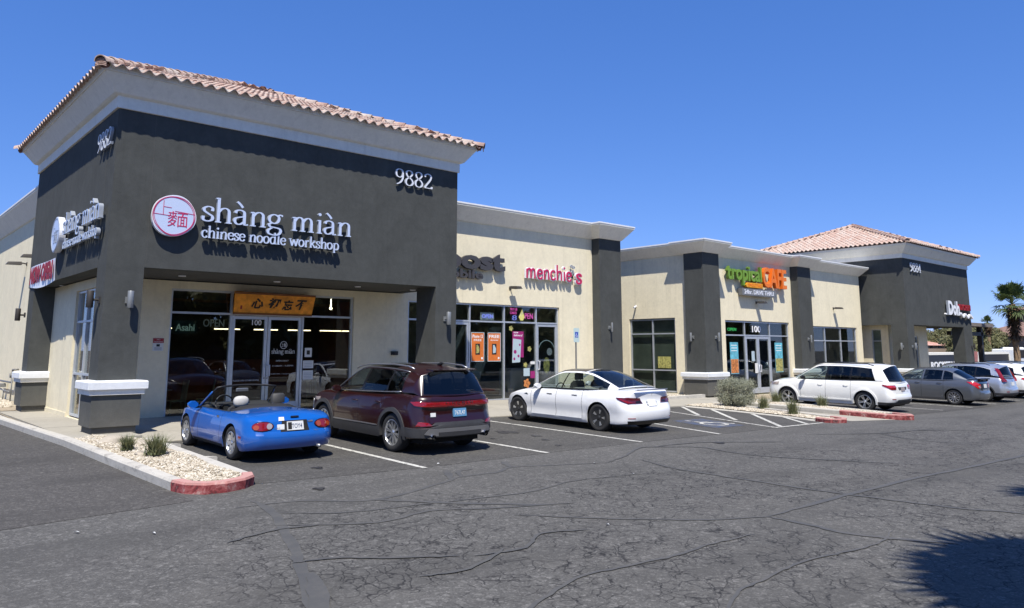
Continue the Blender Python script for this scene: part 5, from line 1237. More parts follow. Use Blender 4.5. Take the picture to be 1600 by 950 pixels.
def tuft(x, y, z, r, h, n, lab, seed):
    rn = random.Random(seed); root = empty('grass_tuft', (x, y, z), lab, 'grass plant', 'spiky plants in the gravel beds'); mb = MB()
    for _ in range(n):
        a = rn.uniform(0, 6.283); tl = rn.random() ** .7; L_ = h * rn.uniform(.65, 1.1); w = rn.uniform(.006, .012); x0, y0 = rn.gauss(0, r * .18), rn.gauss(0, r * .18); P = []
        for k in range(4): s_ = k / 3; d = r * tl * s_ ** 1.5; P.append(Vector((x + x0 + cos(a) * d, y + y0 + sin(a) * d, z + L_ * (s_ - .25 * tl * s_ * s_))))
        sd = Vector((-sin(a), cos(a), 0)); v = []
        for k, p in enumerate(P): ww = w * (1 - k / 3.1); v += [p + sd * ww, p - sd * ww]
        mb.add(v, [(0, 1, 3, 2), (2, 3, 5, 4), (4, 5, 7, 6)])
    mb.build('leaves', M_GRASSY, root); return root
tuft(4.10, 14.85, .09, .26, .31, 210, 'smaller green grass tuft in the gravel bed, left of its neighbour', 1)
tuft(4.32, 14.0, .08, .34, .38, 300, 'larger green grass tuft in the gravel nearer the red kerb', 2)
for k, (x, y, lab) in enumerate([(23.75, 13.95, 'green tuft just right of the big clipped sage bush'), (22.7, 12.34, 'green tuft in front, nearest the faded red kerb end'), (26.6, 15.1, 'spiky tuft beside the front wheel of the white family wagon'), (26.35, 13.2, 'low tuft below the doors of the white family wagon')]): tuft(x, y, gz(x, y) + .08, .34, .52, 260, lab, 10 + k)
def crown(name, mat, parent, cx, cy, cz, rx, ry, rz, n, ls, seed, flat=1.0, clumps=26, box=0.0):
    rng = np.random.default_rng(seed); C = rng.normal(size=(clumps, 3)); C /= np.linalg.norm(C, axis=1)[:, None]
    if box: C = np.sign(C) * np.abs(C) ** (1 - box); C /= np.maximum(1e-6, np.abs(C).max(axis=1))[:, None] * .4 + np.linalg.norm(C, axis=1)[:, None] * .6
    C *= rng.uniform(.55, .92, (clumps, 1)); R = rng.uniform(.22, .42, clumps)
    ci = rng.integers(0, clumps, n); d = rng.normal(size=(n, 3)); d /= np.linalg.norm(d, axis=1)[:, None]; P = C[ci] + d * (R[ci] * rng.uniform(.55, 1.05, n) ** .5)[:, None]
    P = P * np.array([rx, ry, rz]) + np.array([cx, cy, cz])
    nn = d + rng.normal(size=(n, 3)) * .7; nn /= np.linalg.norm(nn, axis=1)[:, None]; t = np.cross(nn, rng.normal(size=(n, 3))); t /= np.linalg.norm(t, axis=1)[:, None]; b = np.cross(nn, t)
    s = (ls * rng.uniform(.6, 1.3, n))[:, None]; V = np.stack([P - t * s * .5, P + b * s * .28, P + t * s * .5, P - b * s * .28], 1).reshape(-1, 3)
    me = bpy.data.meshes.new(name); me.vertices.add(4 * n); me.vertices.foreach_set('co', V.astype(np.float32).ravel()); me.loops.add(4 * n); me.loops.foreach_set('vertex_index', np.arange(4 * n)); me.polygons.add(n); me.polygons.foreach_set('loop_start', np.arange(n) * 4); me.polygons.foreach_set('loop_total', np.full(n, 4)); me.update(calc_edges=True); me.materials.append(mat)
    o = bpy.data.objects.new(name, me); COL.objects.link(o)
    if parent: par(o, parent)
    return o
def bush(x, y, z, rx, ry, h, lab, seed):
    root = empty('sage_bush', (x, y, z), lab, 'bush'); rn = random.Random(seed)
    crown('foliage', M_SAGE, root, x, y, z + h * .53, rx, ry, h * .50, 24000, .036, seed, clumps=240, box=.6)
    mb = MB()
    for _ in range(46):
        a = rn.uniform(0, 6.28); r = rn.random() ** .5; mb.tube([(x + .25 * rn.gauss(0, 1) * rx, y + .25 * rn.gauss(0, 1) * ry, z), (x + r * rx * .6 * cos(a), y + r * ry * .6 * sin(a), z + h * .4), (x + r * rx * .95 * cos(a), y + r * ry * .95 * sin(a), z + h * .8)], [.014, .009, .004], 4)
    mb.build('stems', M_STEM, root)
bush(24.05, 15.15, gz(23.7, 15) + .03, .62, .58, .98, 'grey-green clipped sage bush at the head of the gravel island', 4)
def fan_palm(x, y, z, h, cr, lab, seed, nfr=34, skirt=2.3, lean=(0, 0)):
    rn = random.Random(seed); root = empty('palm_tree', (x, y, z), lab, 'palm tree'); tx, ty = lean
    t = MB(); pts = []; rs = []
    for k in range(15): f = k / 14; pts.append((x + tx * f * f, y + ty * f * f, z + h * f)); rs.append(.23 - .05 * min(1, f * 2.2) + .012 * (k % 2) + (.10 if f < .05 else 0))
    t.tube(pts, rs, 14); t.build('trunk', M_TRUNK, root, True)
    bx, by = x + tx, y + ty
    sk = MB()
    for _ in range(900):     # old leaf bases and hanging dead fronds
        f = rn.random(); zz = z + h - .05 - f * skirt; a = rn.uniform(0, 6.28); prof = .24 + .24 * sin(pi * min(1, .1 + f * .85)) * (1.1 - .5 * f); r = prof * rn.uniform(.75, 1.25); L_ = rn.uniform(.2, .42); w = rn.uniform(.03, .08); out = rn.uniform(.05, .3)
        p0 = Vector((bx + cos(a) * r * .55, by + sin(a) * r * .55, zz)); p1 = Vector((bx + cos(a) * (r + out * .4), by + sin(a) * (r + out * .4), zz + L_ * rn.uniform(-.9, .25))); sd = Vector((-sin(a), cos(a), 0)) * w
        sk.add([p0 - sd, p0 + sd, p1 + sd * .3, p1 - sd * .3], [(0, 1, 2, 3)])
    sk.build('dead_skirt', M_DEADP, root)
    for i in range(nfr):
        mb = MB(); a = i * 2.39996 + rn.uniform(-.2, .2); el = radians(rn.uniform(-32, 80) if i > 5 else rn.uniform(60, 88)); L1 = cr * rn.uniform(.42, .6); L2 = cr * rn.uniform(.42, .55)
        d = Vector((cos(a) * cos(el), sin(a) * cos(el), sin(el))); o0 = Vector((bx, by, z + h)); q = o0 + d * L1 + Vector((0, 0, -.06 * cr * cos(el))); mb.tube([o0, o0 + d * L1 * .5, q], [.022, .016, .012], 4)
        sd = d.cross(Vector((0, 0, 1))); sd = sd.normalized() if sd.length > 1e-3 else Vector((1, 0, 0)); nn = sd.cross(d)
        for k in range(26):
            th = radians(-125 + 250 * k / 25); dd = (d * cos(th) + sd * sin(th) + nn * .12 * rn.uniform(-1, 1.2)).normalized(); LL = L2 * (1 - .35 * abs(th) / 2.2) * rn.uniform(.85, 1.1)
            e1 = q + dd * LL * .55; e2 = q + dd * LL + Vector((0, 0, -LL * rn.uniform(.12, .42))); w = dd.cross(nn).normalized() * .028 * cr
            mb.add([q - w * .2, q + w * .2, e1 + w, e1 - w, e2], [(0, 1, 2, 3), (3, 2, 4)])
        mb.build('frond', M_PALML, root)
M_TRUNK = plain("palm_trunk", (.22, .15, .09), .95, var=.4, vscale=9, bmp=.8, bscale=22)
# ---------------------------------------------------------------- building kit
def wallgrid(name, M, a_cuts, z_cuts, holes, th, mat, parent, reveal=None):
    """wall in local (a, up, out): face at out=0, thickness th inwards; holes = list of (a0,a1,z0,z1)"""
    A = sorted(set([*a_cuts] + [h[0] for h in holes] + [h[1] for h in holes])); Z = sorted(set([*z_cuts] + [h[2] for h in holes] + [h[3] for h in holes]))
    mb = MB(M)
    solid = {}
    for i in range(len(A) - 1):
        for j in range(len(Z) - 1):
            am, zm = (A[i] + A[i + 1]) / 2, (Z[j] + Z[j + 1]) / 2
            solid[i, j] = not any(h[0] < am < h[1] and h[2] < zm < h[3] for h in holes)
    for (i, j), s_ in solid.items():
        if not s_: continue
        a0, a1, z0, z1 = A[i], A[i + 1], Z[j], Z[j + 1]
        mb.add([(a0, z0, 0), (a1, z0, 0), (a1, z1, 0), (a0, z1, 0)], [(0, 1, 2, 3)], 0)
        mb.add([(a0, z0, -th), (a1, z0, -th), (a1, z1, -th), (a0, z1, -th)], [(3, 2, 1, 0)], 0)
        if not solid.get((i - 1, j), False): mb.add([(a0, z0, 0), (a0, z1, 0), (a0, z1, -th), (a0, z0, -th)], [(0, 1, 2, 3)], 0)
        if not solid.get((i + 1, j), False): mb.add([(a1, z0, 0), (a1, z1, 0), (a1, z1, -th), (a1, z0, -th)], [(3, 2, 1, 0)], 0)
        if not solid.get((i, j - 1), False): mb.add([(a0, z0, 0), (a1, z0, 0), (a1, z0, -th), (a0, z0, -th)], [(3, 2, 1, 0)], 0)
        if not solid.get((i, j + 1), False): mb.add([(a0, z1, 0), (a1, z1, 0), (a1, z1, -th), (a0, z1, -th)], [(0, 1, 2, 3)], 0)
    return mb.build(name, mat, parent)
def window(M, A, Z, parent, out=-.06, bw=.055, skip=(), glass=None, doors=(), label=None):
    """framed glazing: A, Z bar positions; skip cells; doors = cells (i) whose bottom pane is a door leaf"""
    f = MB(M); d0, d1 = out - .10, out
    nA, nZ = len(A), len(Z)
    for i, a in enumerate(A):
        z0, z1 = Z[0], Z[-1]
        f.box((a - bw / 2, z0 - bw / 2, d0), (a + bw / 2, z1 + bw / 2, d1))
    for j, z in enumerate(Z):
        for i in range(nA - 1):
            if j == 0 and i in doors: continue
            f.box((A[i] + bw / 2, z - bw / 2, d0 + .004), (A[i + 1] - bw / 2, z + bw / 2, d1 - .004))
    w = f.build('window', M_ALU, parent)
    if label: w['label'] = label
    for i in range(nA - 1):
        for j in range(nZ - 1):
            if (i, j) in skip or (j == 0 and i in doors): continue
            p = MB(M); p.box((A[i] + bw / 2 - .01, Z[j] + bw / 2 - .01, d0 + .045), (A[i + 1] - bw / 2 + .01, Z[j + 1] - bw / 2 + .01, d0 + .053)); p.build('pane', glass or M_GLASS, w)
    return w
def door(M, a0, a1, z0, z1, parent, out=-.06, handle_side=1, glass=None, st=.09):
    f = MB(M); d0, d1 = out - .085, out - .015; g = .008
    f.box((a0 + g, z0 + .01, d0), (a0 + st, z1 - g, d1)); f.box((a1 - st, z0 + .01, d0), (a1 - g, z1 - g, d1))
    f.box((a0 + st, z1 - st - g, d0 + .003), (a1 - st, z1 - g, d1 - .003)); f.box((a0 + st, z0 + .01, d0 + .003), (a1 - st, z0 + .26, d1 - .003))
    d = f.build('door', M_ALU, parent)
    p = MB(M); p.box((a0 + st - .01, z0 + .25, d0 + .03), (a1 - st + .01, z1 - st - g + .01, d0 + .038)); p.build('pane', glass or M_GLASS, d)
    h = MB(M); ax = (a1 - st / 2) if handle_side > 0 else (a0 + st / 2); s_ = -1 if handle_side > 0 else 1
    h.tube([(ax, z0 + 1.28, d1), (ax, z0 + 1.28, d1 + .06), (ax + s_ * .03, z0 + 1.28, d1 + .08), (ax + s_ * .03, z0 + .98, d1 + .08), (ax, z0 + .98, d1 + .06), (ax, z0 + .98, d1)], .014, 6); h.build('handle', M_SIGNW, d, True)
    l = MB(M); l.box((ax - .02, z0 + .9, d1), (ax + .02, z0 + .94, d1 + .01)); l.build('lock', M_SILV, d)
    return d
def rect_ring(mb, x0, x1, y0, y1, prof):
    mb.sweep([(x0, y0), (x1, y0), (x1, y1), (x0, y1)], prof, True)
def pillar(parent, x0, x1, y0, y1, z0, z1, base=True, f=0.0, name='pillar', sides=None):
    """shaft with plinth and white cap moulding; f = local floor level"""
    mb = MB(); mb.box((x0, y0, z0), (x1, y1, z1)); p = mb.build(name, M_DARK, parent)
    if base:
        b = MB(); rect_ring(b, x0, x1, y0, y1, [(.001, f - .15), (.045, f - .15), (.045, f + .245), (.10, f + .25), (.10, f + .905), (.001, f + .905)]); b.build('plinth', M_DARK2, p)
        c = MB(); rect_ring(c, x0, x1, y0, y1, [(.001, f + .92), (.13, f + .92), (.14, f + 1.0), (.20, f + 1.02), (.20, f + 1.16), (.185, f + 1.185), (.001, f + 1.20)]); c.build('cap_moulding', M_CAP, p)
        g = MB(); rect_ring(g, x0, x1, y0, y1, [(.002, f + .90), (.15, f + .903), (.15, f + 1.003), (.002, f + 1.003)]); g.build('cap_bed', M_GREY, p)
    return p
def cornice_low(path, zb, zt, parent, closed=False, name='cornice', out=.42, metal=True):
    h = zt - zb; mb = MB(); mb.sweep(path, [(-.02, zb - .35), (.0, zb - .002), (.015, zb), (.05, zb + .02), (out * .95, zt - .13), (out, zt - .11), (out, zt - .05), (-.3, zt - .05)], closed); c = mb.build(name, M_GREY, parent)
    m = MB(); m.sweep(path, [(out - .02, zt - .052), (out + .02, zt - .052), (out + .02, zt), (-.31, zt)], closed); m.build('coping', M_METALCAP, c)
    return c
# S-profile clay tile mesh
def tile_mesh(w=.27, l=.40, drop=.05):
    vs = []; fs = []; n = 10
    def zz(t): return .046 * sin(2 * pi * t + .4) + .03
    for side, yy in ((0, 0), (1, l)):
        for k in range(n + 1): t = k / n; vs.append((t * w, yy, zz(t) + (0 if side == 0 else -drop * .0)))
    for k in range(n): fs.append((k, k + 1, n + 2 + k, n + 1 + k))
    b = len(vs)
    for k in range(n + 1): t = k / n; vs.append((t * w, 0.002, zz(t) - .026))
    for k in range(n): fs.append((b + k, b + k + 1, k + 1, k))
    me = bpy.data.meshes.new('roof_tile'); me.from_pydata(vs, [], fs); me.materials.append(M_TILE); me.update()
    for i, p in enumerate(me.polygons): p.use_smooth = i < n
    return me
TILE = tile_mesh()
def barrel(l=.44, r0=.145, r1=.115):
    vs = []; fs = []; n = 8
    for y, r in ((0, r0), (l, r1)):
        for k in range(n + 1): a = pi * k / n; vs.append((-r * cos(a), y, r * sin(a)))
    for k in range(n): fs.append((k, k + 1, n + 2 + k, n + 1 + k))
    b = len(vs)
    for k in range(n + 1): a = pi * k / n; vs.append((-(r0 - .02) * cos(a), 0, (r0 - .02) * sin(a)))
    for k in range(n): fs.append((b + k, b + k + 1, k + 1, k))
    me = bpy.data.meshes.new('ridge_tile'); me.from_pydata(vs, [], fs); me.materials.append(M_TILE); me.update()
    for i, p in enumerate(me.polygons): p.use_smooth = i < n
    return me
BARREL = barrel()
def put(me, name, M, parent):
    o = bpy.data.objects.new(name, me); COL.objects.link(o); o.parent = parent
    o.matrix_local = Matrix.Translation(-wloc(parent)) @ M; return o
def joined(me, mats, name, parent):
    n = len(me.vertices); co = np.empty(n * 3, np.float32); me.vertices.foreach_get('co', co); co = co.reshape(-1, 3); F = [tuple(p.vertices) for p in me.polygons]
    V = []; FF = []
    for k, M in enumerate(mats):
        A = np.array(M)[:3]; V.append(co @ A[:, :3].T + A[:, 3]); FF += [tuple(i + k * n for i in f) for f in F]
    o = mk(name, np.concatenate(V).tolist(), FF, M_TILE, parent, True); o['kind'] = 'stuff'; o.data.set_sharp_from_angle(angle=radians(50)); return o
def hip_roof(parent, x0, x1, y0, y1, z, s, individual=0):
    """pyramid-ish hip roof; returns roof object. front slope first in order"""
    a = min(x1 - x0, y1 - y0) / 2; zp = z + a * s
    P = [(x0, y0, z), (x1, y0, z), (x1, y1, z), (x0, y1, z)]
    if x1 - x0 >= y1 - y0: R0, R1 = (x0 + a, (y0 + y1) / 2, zp), (x1 - a, (y0 + y1) / 2, zp); F = [(0, 1, 5, 4), (1, 2, 5), (2, 3, 4, 5), (3, 0, 4)]
    else: R0, R1 = ((x0 + x1) / 2, y0 + a, zp), ((x0 + x1) / 2, y1 - a, zp); F = [(0, 1, 4), (1, 2, 5, 4), (2, 3, 5), (3, 0, 4, 5)]
    dn = .03; ctr = Vector(((x0 + x1) / 2, (y0 + y1) / 2)); vs = [(p[0] + (.06 if p[0] < ctr.x else -.06) * (p[2] <= z), p[1] + (.06 if p[1] < ctr.y else -.06) * (p[2] <= z), p[2] - dn + .02 * (p[2] <= z)) for p in P + [R0, R1]]
    roof = mk('roof', vs, F + [(3, 2, 1, 0)], M_MORTAR, parent)
    ins = []; rest = []; rn = random.Random(11)
    q = sqrt(1 + s * s); row = .335
    def slope(o, ud, vd, width, depth_max, clipf, lst, tw=.27):
        # o origin corner, ud along eave (unit), vd horizontal direction up the slope
        nrow = int(depth_max * q / row) + 1
        for r in range(nrow):
            d = r * row / q
            lo, hi = clipf(d); ncol = int(width / tw)
            off = (width - ncol * tw) / 2
            for c in range(ncol):
                xx = off + c * tw
                if xx + tw * .45 < lo or xx + tw * .55 > hi: continue
                up = Vector((vd.x / q, vd.y / q, s / q)); ux = Vector((ud.x, ud.y, 0)); nn = ux.cross(up)
                pos = o + ux * xx + Vector((vd.x * (d - .06), vd.y * (d - .06), s * (d - .06))) + nn * (.028 + rn.uniform(-.004, .004))
                tilt = -.075 + rn.uniform(-.012, .012); up2 = (up + nn * tilt * 1.0).normalized(); n2 = ux.cross(up2)
                yaw = rn.uniform(-.012, .012); ux2 = (ux + up2 * yaw).normalized()
                lst.append((r, xx, Matrix(((ux2.x, up2.x, n2.x, pos.x), (ux2.y, up2.y, n2.y, pos.y), (ux2.z, up2.z, n2.z, pos.z), (0, 0, 0, 1)))))
    W_, D_ = x1 - x0, y1 - y0
    fr = []; slope(Vector((x0, y0, z)), Vector((1, 0)), Vector((0, 1)), W_, a, lambda d: (d, W_ - d), fr)
    le = []; slope(Vector((x0, y1, z)), Vector((0, -1)), Vector((1, 0)), D_, a, lambda d: (d, D_ - d), le)
    ri = []; slope(Vector((x1, y0, z)), Vector((0, 1)), Vector((-1, 0)), D_, a, lambda d: (d, D_ - d), ri)
    ba = []; slope(Vector((x1, y1, z)), Vector((-1, 0)), Vector((0, -1)), W_, a, lambda d: (d, W_ - d), ba)
    fr.sort(key=lambda t: (t[0], t[1]))
    for t in fr[:individual]: put(TILE, 'roof_tile', t[2], roof)
    rest = [t[2] for t in fr[individual:]] + [t[2] for t in le + ri + ba]
    joined(TILE, rest, 'roof_tiles', roof)
    def ridge(A, B, ind):
        A, B = Vector(A), Vector(B); d = B - A; L_ = d.length; d.normalize(); sx = d.cross(Vector((0, 0, 1))).normalized(); nn = sx.cross(d); k = 0; ms = []
        while k * .36 < L_ - .15:
            p = A + d * (k * .36 - .08) + nn * (.05 + rn.uniform(-.004, .006)); d2 = (d - nn * .04).normalized(); n2 = sx.cross(d2)
            ms.append(Matrix(((sx.x, d2.x, n2.x, p.x), (sx.y, d2.y, n2.y, p.y), (sx.z, d2.z, n2.z, p.z), (0, 0, 0, 1)))); k += 1
        for M in (ms if ind else []): put(BARREL, 'ridge_tile', M, roof)
        if not ind: joined(BARREL, ms, 'ridge_tiles', roof)
        mt = MB(); mt.tube([A + nn * .0, B + nn * .0], .075, 8); mt.build('ridge_mortar', M_MORTAR, roof)
    V = [Vector(p) for p in P]; R0, R1 = Vector(R0), Vector(R1)
    ends = [(V[0], R0), (V[1], R1), (V[3], R0), (V[2], R1)] if W_ >= D_ else [(V[0], R0), (V[1], R0), (V[3], R1), (V[2], R1)]
    for k, (p, r) in enumerate(ends): ridge(p, r, individual and k < 2)
    ridge(R0, R1, False)
    # stacked bird-stop tiles at the front corners
    for c in V[:2]:
        st = MB(); dd = Vector((1 if c is V[0] else -1, 1)).normalized()
        for k in range(5):
            zz_ = z - .06 + k * .035; pts = []
            for i in range(7):
                t = -1 + 2 * i / 6; sx = Vector((-dd.y, dd.x)); p = Vector((c.x, c.y)) - dd * .06 + sx * t * .12; pts.append((p.x, p.y, zz_ + .03 * (1 - t * t)))
            st.tube(pts, .012, 5)
        st.build('bird_stop', M_TILE, roof)
    return roof
def cornice_high(parent, x0, x1, y0, y1, zb, zt, closed=True):
    mb = MB(); h = zt - zb    # zb 7.09 .. zt 7.92
    path = [(x0, y0), (x1, y0), (x1, y1), (x0, y1)]
    mb.sweep(path, [(.0, zb - .005), (.045, zb), (.045, zb + h * .33), (.10, zb + h * .345), (.145, zb + h * .375), (.39, zb + h * .80), (.40, zb + h * .82)], True); c = mb.build('cornice', M_GREY, parent)
    f = MB(); f.sweep(path, [(.39, zb + h * .822), (.43, zb + h * .825), (.46, zb + h * 1.0), (.42, zb + h * 1.003), (.0, zb + h * 1.032)], True); f.build('fascia', M_GREY, c)
    return c
def sconce(M, a, z, body, label, group='wall lights on the pillars', r=.065, h=.36):
    loc = M @ Vector((a, z, 0)); root = empty('wall_light', loc, label, 'wall light', group)
    p = MB(M); p.box((a - .06, z - .08, .001), (a + .06, z + .06, .03)); p.tube([(a, z - .01, .02), (a, z - .01, .12)], .025, 8); p.build('bracket', body, root)
    R = Matrix.Translation((a, z - h / 2, .12 + r)) @ Matrix.Rotation(-pi / 2, 4, 'X')
    c = MB(M); c.lathe([(r * .7, .02), (r * .96, .0), (r, .004), (r, h - .004), (r * .96, h), (r * .7, h - .02), (r * .7, .05)], R, 18); o = c.build('shade', body, root, True); o.data.set_sharp_from_angle(angle=radians(40))
    l = MB(M); l.lathe([(0, .03), (r * .69, .03)], R, 14); l.build('lens', M_SIGNW, root)
def gooseneck(M, a, z, label, out=.62, group='hooded lamps over the shop windows'):
    root = empty('hooded_lamp', M @ Vector((a, z, 0)), label, 'lamp', group)
    m = MB(M); m.box((a - .05, z - .06, .001), (a + .05, z + .06, .02)); m.tube([(a, z, .02), (a, z + .02, out * .3), (a, z + .02, out * .6)], .022, 6); m.build('arm', M_BRONZE, root)
    h = MB(M); z1 = z + .04
    h.add([(a - .12, z1 + .02, out * .4), (a + .12, z1 + .02, out * .4), (a + .10, z1, out + .1), (a - .10, z1, out + .1), (a - .15, z1 - .08, out * .35), (a + .15, z1 - .08, out * .35), (a + .13, z1 - .09, out + .16), (a - .13, z1 - .09, out + .16)], [(3, 2, 1, 0), (4, 5, 6, 7), (0, 1, 5, 4), (1, 2, 6, 5), (2, 3, 7, 6), (3, 0, 4, 7)]); h.build('hood', M_BRONZE, root)

# ================================================================ building one: corner restaurant and its wings
FX0, FX1, FY0, FY1 = 4.22, 13.58, 17.75, 26.3
b1 = empty('corner_building', (FX0, FY0, 0), 'dark grey corner building with a clay tile hip roof and cream side wings', 'building')
YS = 20.5
# upper storey of the corner block
F = front(FY0); SD = sidef(FX0)
def joint(mb, M, a, z0, z1): pass
up = MB(); 
wallgrid('upper_wall', F, [FX0, 5.0, FX1], [3.62, 7.4], [], .35, M_DARK, b1)
wallgrid('upper_wall', SD, [-FY1, -FY0 - .35], [3.62, 7.4], [], .35, M_DARK, b1)
u = MB(); u.box((FX1 - .35, FY0 + .35, 3.62), (FX1 - .001, FY1, 7.4)); u.box((FX0 + .35, FY1 - .35, 3.62), (FX1 - .36, FY1 - .001, 7.4)); u.build('upper_wall', M_DARK, b1)
j = MB(); j.box((5.0, FY0 - .003, 3.64), (5.012, FY0 + .001, 7.05)); j.box((FX0 - .003, FY0 + .70, 3.64), (FX0 + .001, FY0 + .712, 7.05)); j.build('control_joint', M_SOFFIT, b1)
so = MB(); so.box((FX0 + .352, FY0 + .352, 3.63), (FX1 - .352, FY1 - .352, 3.70)); soff = so.build('soffit', M_SOFFIT, b1)
for (x, y) in [(6.3, 19.3), (8.75, 19.3), (11.2, 19.3), (13.1, 19.3), (4.48 + .3, 24.6)]:
    r_ = MB(); r_.lathe([(.0, 0), (.055, 0), (.085, .0), (.09, .018), (.055, .012)], Matrix.Translation((x, y, 3.612)), 20); r_.build('recessed_light', M_SIGNW, b1)
pillar(b1, FX0, 4.98, FY0, 18.47, -.1, 3.62)
pillar(b1, 12.84, FX1, FY0, 18.7, -.1, 3.62)
pillar(b1, FX0, 4.98, 25.4, 26.15, -.1, 3.62, f=.02)
pillar(b1, FX0 + .2, 5.1, 26.16, 26.8, -.1, 3.62, f=.02)
cornice_high(b1, FX0, FX1, FY0, FY1, 7.09, 7.90)
hip_roof(b1, FX0 - .50, FX1 + .50, FY0 - .50, FY1 + .50, 7.82, .39, individual=300)
# storefront wall of the restaurant and of the two shops, one plane
holeA = (6.46, 11.79, .02, 3.41); holeB = (13.75, 20.62, .02, 3.41)
wallgrid('wall', front(YS), [4.95, 13.58], [-.2, 3.60], [holeA], .2, M_BEIGE, b1)
wallgrid('wall', front(YS), [13.582, 23.8], [-.2, 6.5], [holeB], .2, M_BEIGE, b1)
FS = front(YS)
wa = window(FS, [6.49, 8.07, 10.17, 11.76], [.10, 2.79, 3.38], b1, doors=(1,), skip=((1, 1),), glass=M_GLASSB)
pz_ = MB(FS); pz_.box((8.1, 2.815, -.12), (10.14, 3.35, -.10)); pz_.build('pane', M_GLASSB, wa)
door(FS, 8.10, 9.12, .13, 2.76, b1, handle_side=1, glass=M_GLASSB); door(FS, 9.12, 10.14, .13, 2.76, b1, handle_side=-1, glass=M_GLASSB)
th = MB(FS); th.box((8.1, .02, -.18), (10.14, .13, .02)); th.build('threshold', M_ALU, b1)
wb_ = window(FS, [13.8, 15.0, 16.33, 17.9, 19.47, 20.59], [.10, 2.80, 3.38], b1, doors=(1, 4))
door(FS, 15.02, 16.30, .13, 2.77, b1, handle_side=1); door(FS, 19.50, 20.56, .13, 2.77, b1, handle_side=-1)
# side wall with tall windows
SW = sidef(4.75)
wallgrid('wall', SW, [-26.2, -YS - .2], [-.2, 3.60], [(-22.75, -20.8, .12, 3.36)], .2, M_BEIGE, b1)
window(SW, [-22.7, -21.75, -20.83], [.18, 1.22, 2.55, 3.32], b1)
ft = MB(SW); ft.box((-25.3, -.1, .0), (-22.78, .22, .02)); ft.build('wall_foot', M_BEIGE, b1)
ft = MB(FS); ft.box((4.95, -.1, .0), (6.44, .36, .02)); ft.build('wall_foot', M_BEIGE, b1)
# left (rear) wing
wallgrid('wall', SW, [-60, -26.3], [-.2, 6.4], [], .25, M_BEIGE, b1)
cornice_low([(4.75, 60), (4.75, 26.31)], 6.22, 6.86, b1)
# right wing: cornice steps out round the end pilaster
pl_ = MB(); pl_.box((22.5, 20.1, -.3), (23.8, 20.499, 6.6)); pl_.box((23.4, 20.5, -.3), (23.8, 26, 6.6)); pl_.build('pilaster', M_DARK, b1)
cornice_low([(13.59, YS), (22.5, YS), (22.5, 20.1), (23.8, 20.1), (23.8, 26)], 6.22, 6.80, b1)
rf = MB(); rf.box((13.6, YS + .2, 6.3), (23.4, 27, 6.35)); rf.box((5.0, YS + .2, 3.55), (13.55, 27, 3.60)); rf.box((5, 26.7, 6.3), (13, 60, 6.35)); rf.build('flat_roof', M_SOFFIT, b1)
# security camera bullets and service boxes
def little(name, M, a, z, label, cat, dims=(.12, .12, .1), mat=None):
    m = MB(M); m.box((a - dims[0] / 2, z - dims[1] / 2, .002), (a + dims[0] / 2, z + dims[1] / 2, dims[2])); m.box((a - dims[0] * .3, z - dims[1] * .3, dims[2] + .001), (a + dims[0] * .3, z + dims[1] * .3, dims[2] + .02)); o = m.build(name, mat or M_BLACK, None); tag(o, label, cat); return o
little('junction_box', FS, 13.25, 1.72, 'small black box on the cream wall behind the burgundy crossover', 'box', (.22, .12, .08))
little('socket_box', sidef(12.84, -0, 0) @ Matrix.Identity(4), -18.9, .45, 'small socket box low on the inner pillar face', 'box', (.1, .14, .04), M_SILV) if 0 else None

def bullet_camera(M, a, z, label):
    r = empty('security_camera', M @ Vector((a, z, 0)), label, 'camera'); m = MB(M); m.lathe([(0, .001), (.05, .001), (.05, .03), (0, .03)], Matrix.Translation((a, z, 0)), 14); m.tube([(a, z, .03), (a + .02, z - .03, .10)], .015, 6); m.build('mount', M_SIGNW, r)
    m = MB(M); m.tube([(a + .02, z - .02, .05), (a + .05, z - .07, .20)], .038, 10); m.build('housing', M_SIGNW, r)
# sconces
sconce(F, 4.70, 2.90, M_SILV, 'grey cylinder light on the front face of the main corner pillar')
sconce(SD, -18.05, 2.90, M_BRONZE, 'brown cylinder light on the side face of the main corner pillar', r=.07)
sconce(F, 13.18, 2.72, M_SILV, 'grey cylinder light on the pillar right of the restaurant doors')
sconce(SD, -26.4, 2.85, M_BRONZE, 'brown cylinder light on the far left pillar beside the cream wall', r=.07)
sconce(front(20.1), 23.0, 2.70, M_SILV, 'slim light on the dark pilaster ending the shop wing', r=.04)
gooseneck(FS, 18.12, 4.02, 'hooded lamp above the middle shop windows, below the magenta script sign', .38)
gooseneck(SW, -27.6, 4.72, 'hooded lamp on the cream side wall, nearer the corner block', .45)
gooseneck(SW, -30.3, 4.72, 'hooded lamp on the cream side wall, at the left edge of the view', .45)

# ================================================================ building two: cafe
X2, F2 = 27.2, -.31
b2 = empty('cafe_building', (X2, 18.5, F2), 'cream cafe building with dark pilasters between the shop wing and the far tiled corner', 'building')
S2 = sidef(27.4)
wallgrid('wall', S2, [-32, -19.1], [-.6, 6.1], [(-22.72, -20.15, F2 + .28, 3.2)], .2, M_BEIGE, b2)
window(S2, [-22.66, -21.43, -20.2], [F2 + .34, .93, 2.52, 3.14], b2, glass=M_GLASSB)
F3 = front(19.1)
wallgrid('wall', F3, [28.3, 43.3], [-.6, 6.1], [(29.65, 35.25, F2 + .08, 3.13), (37.3, 42.65, F2 + .75, 3.02)], .2, M_BEIGE, b2)
w2 = window(F3, [29.7, 31.32, 33.5, 35.2], [F2 + .14, 2.47, 3.08], b2, doors=(1,), glass=M_GLASSB)
door(F3, 31.35, 32.41, F2 + .14, 2.44, b2, handle_side=1, st=.12, glass=M_GLASSB); door(F3, 32.41, 33.47, F2 + .14, 2.44, b2, handle_side=-1, st=.12, glass=M_GLASSB)
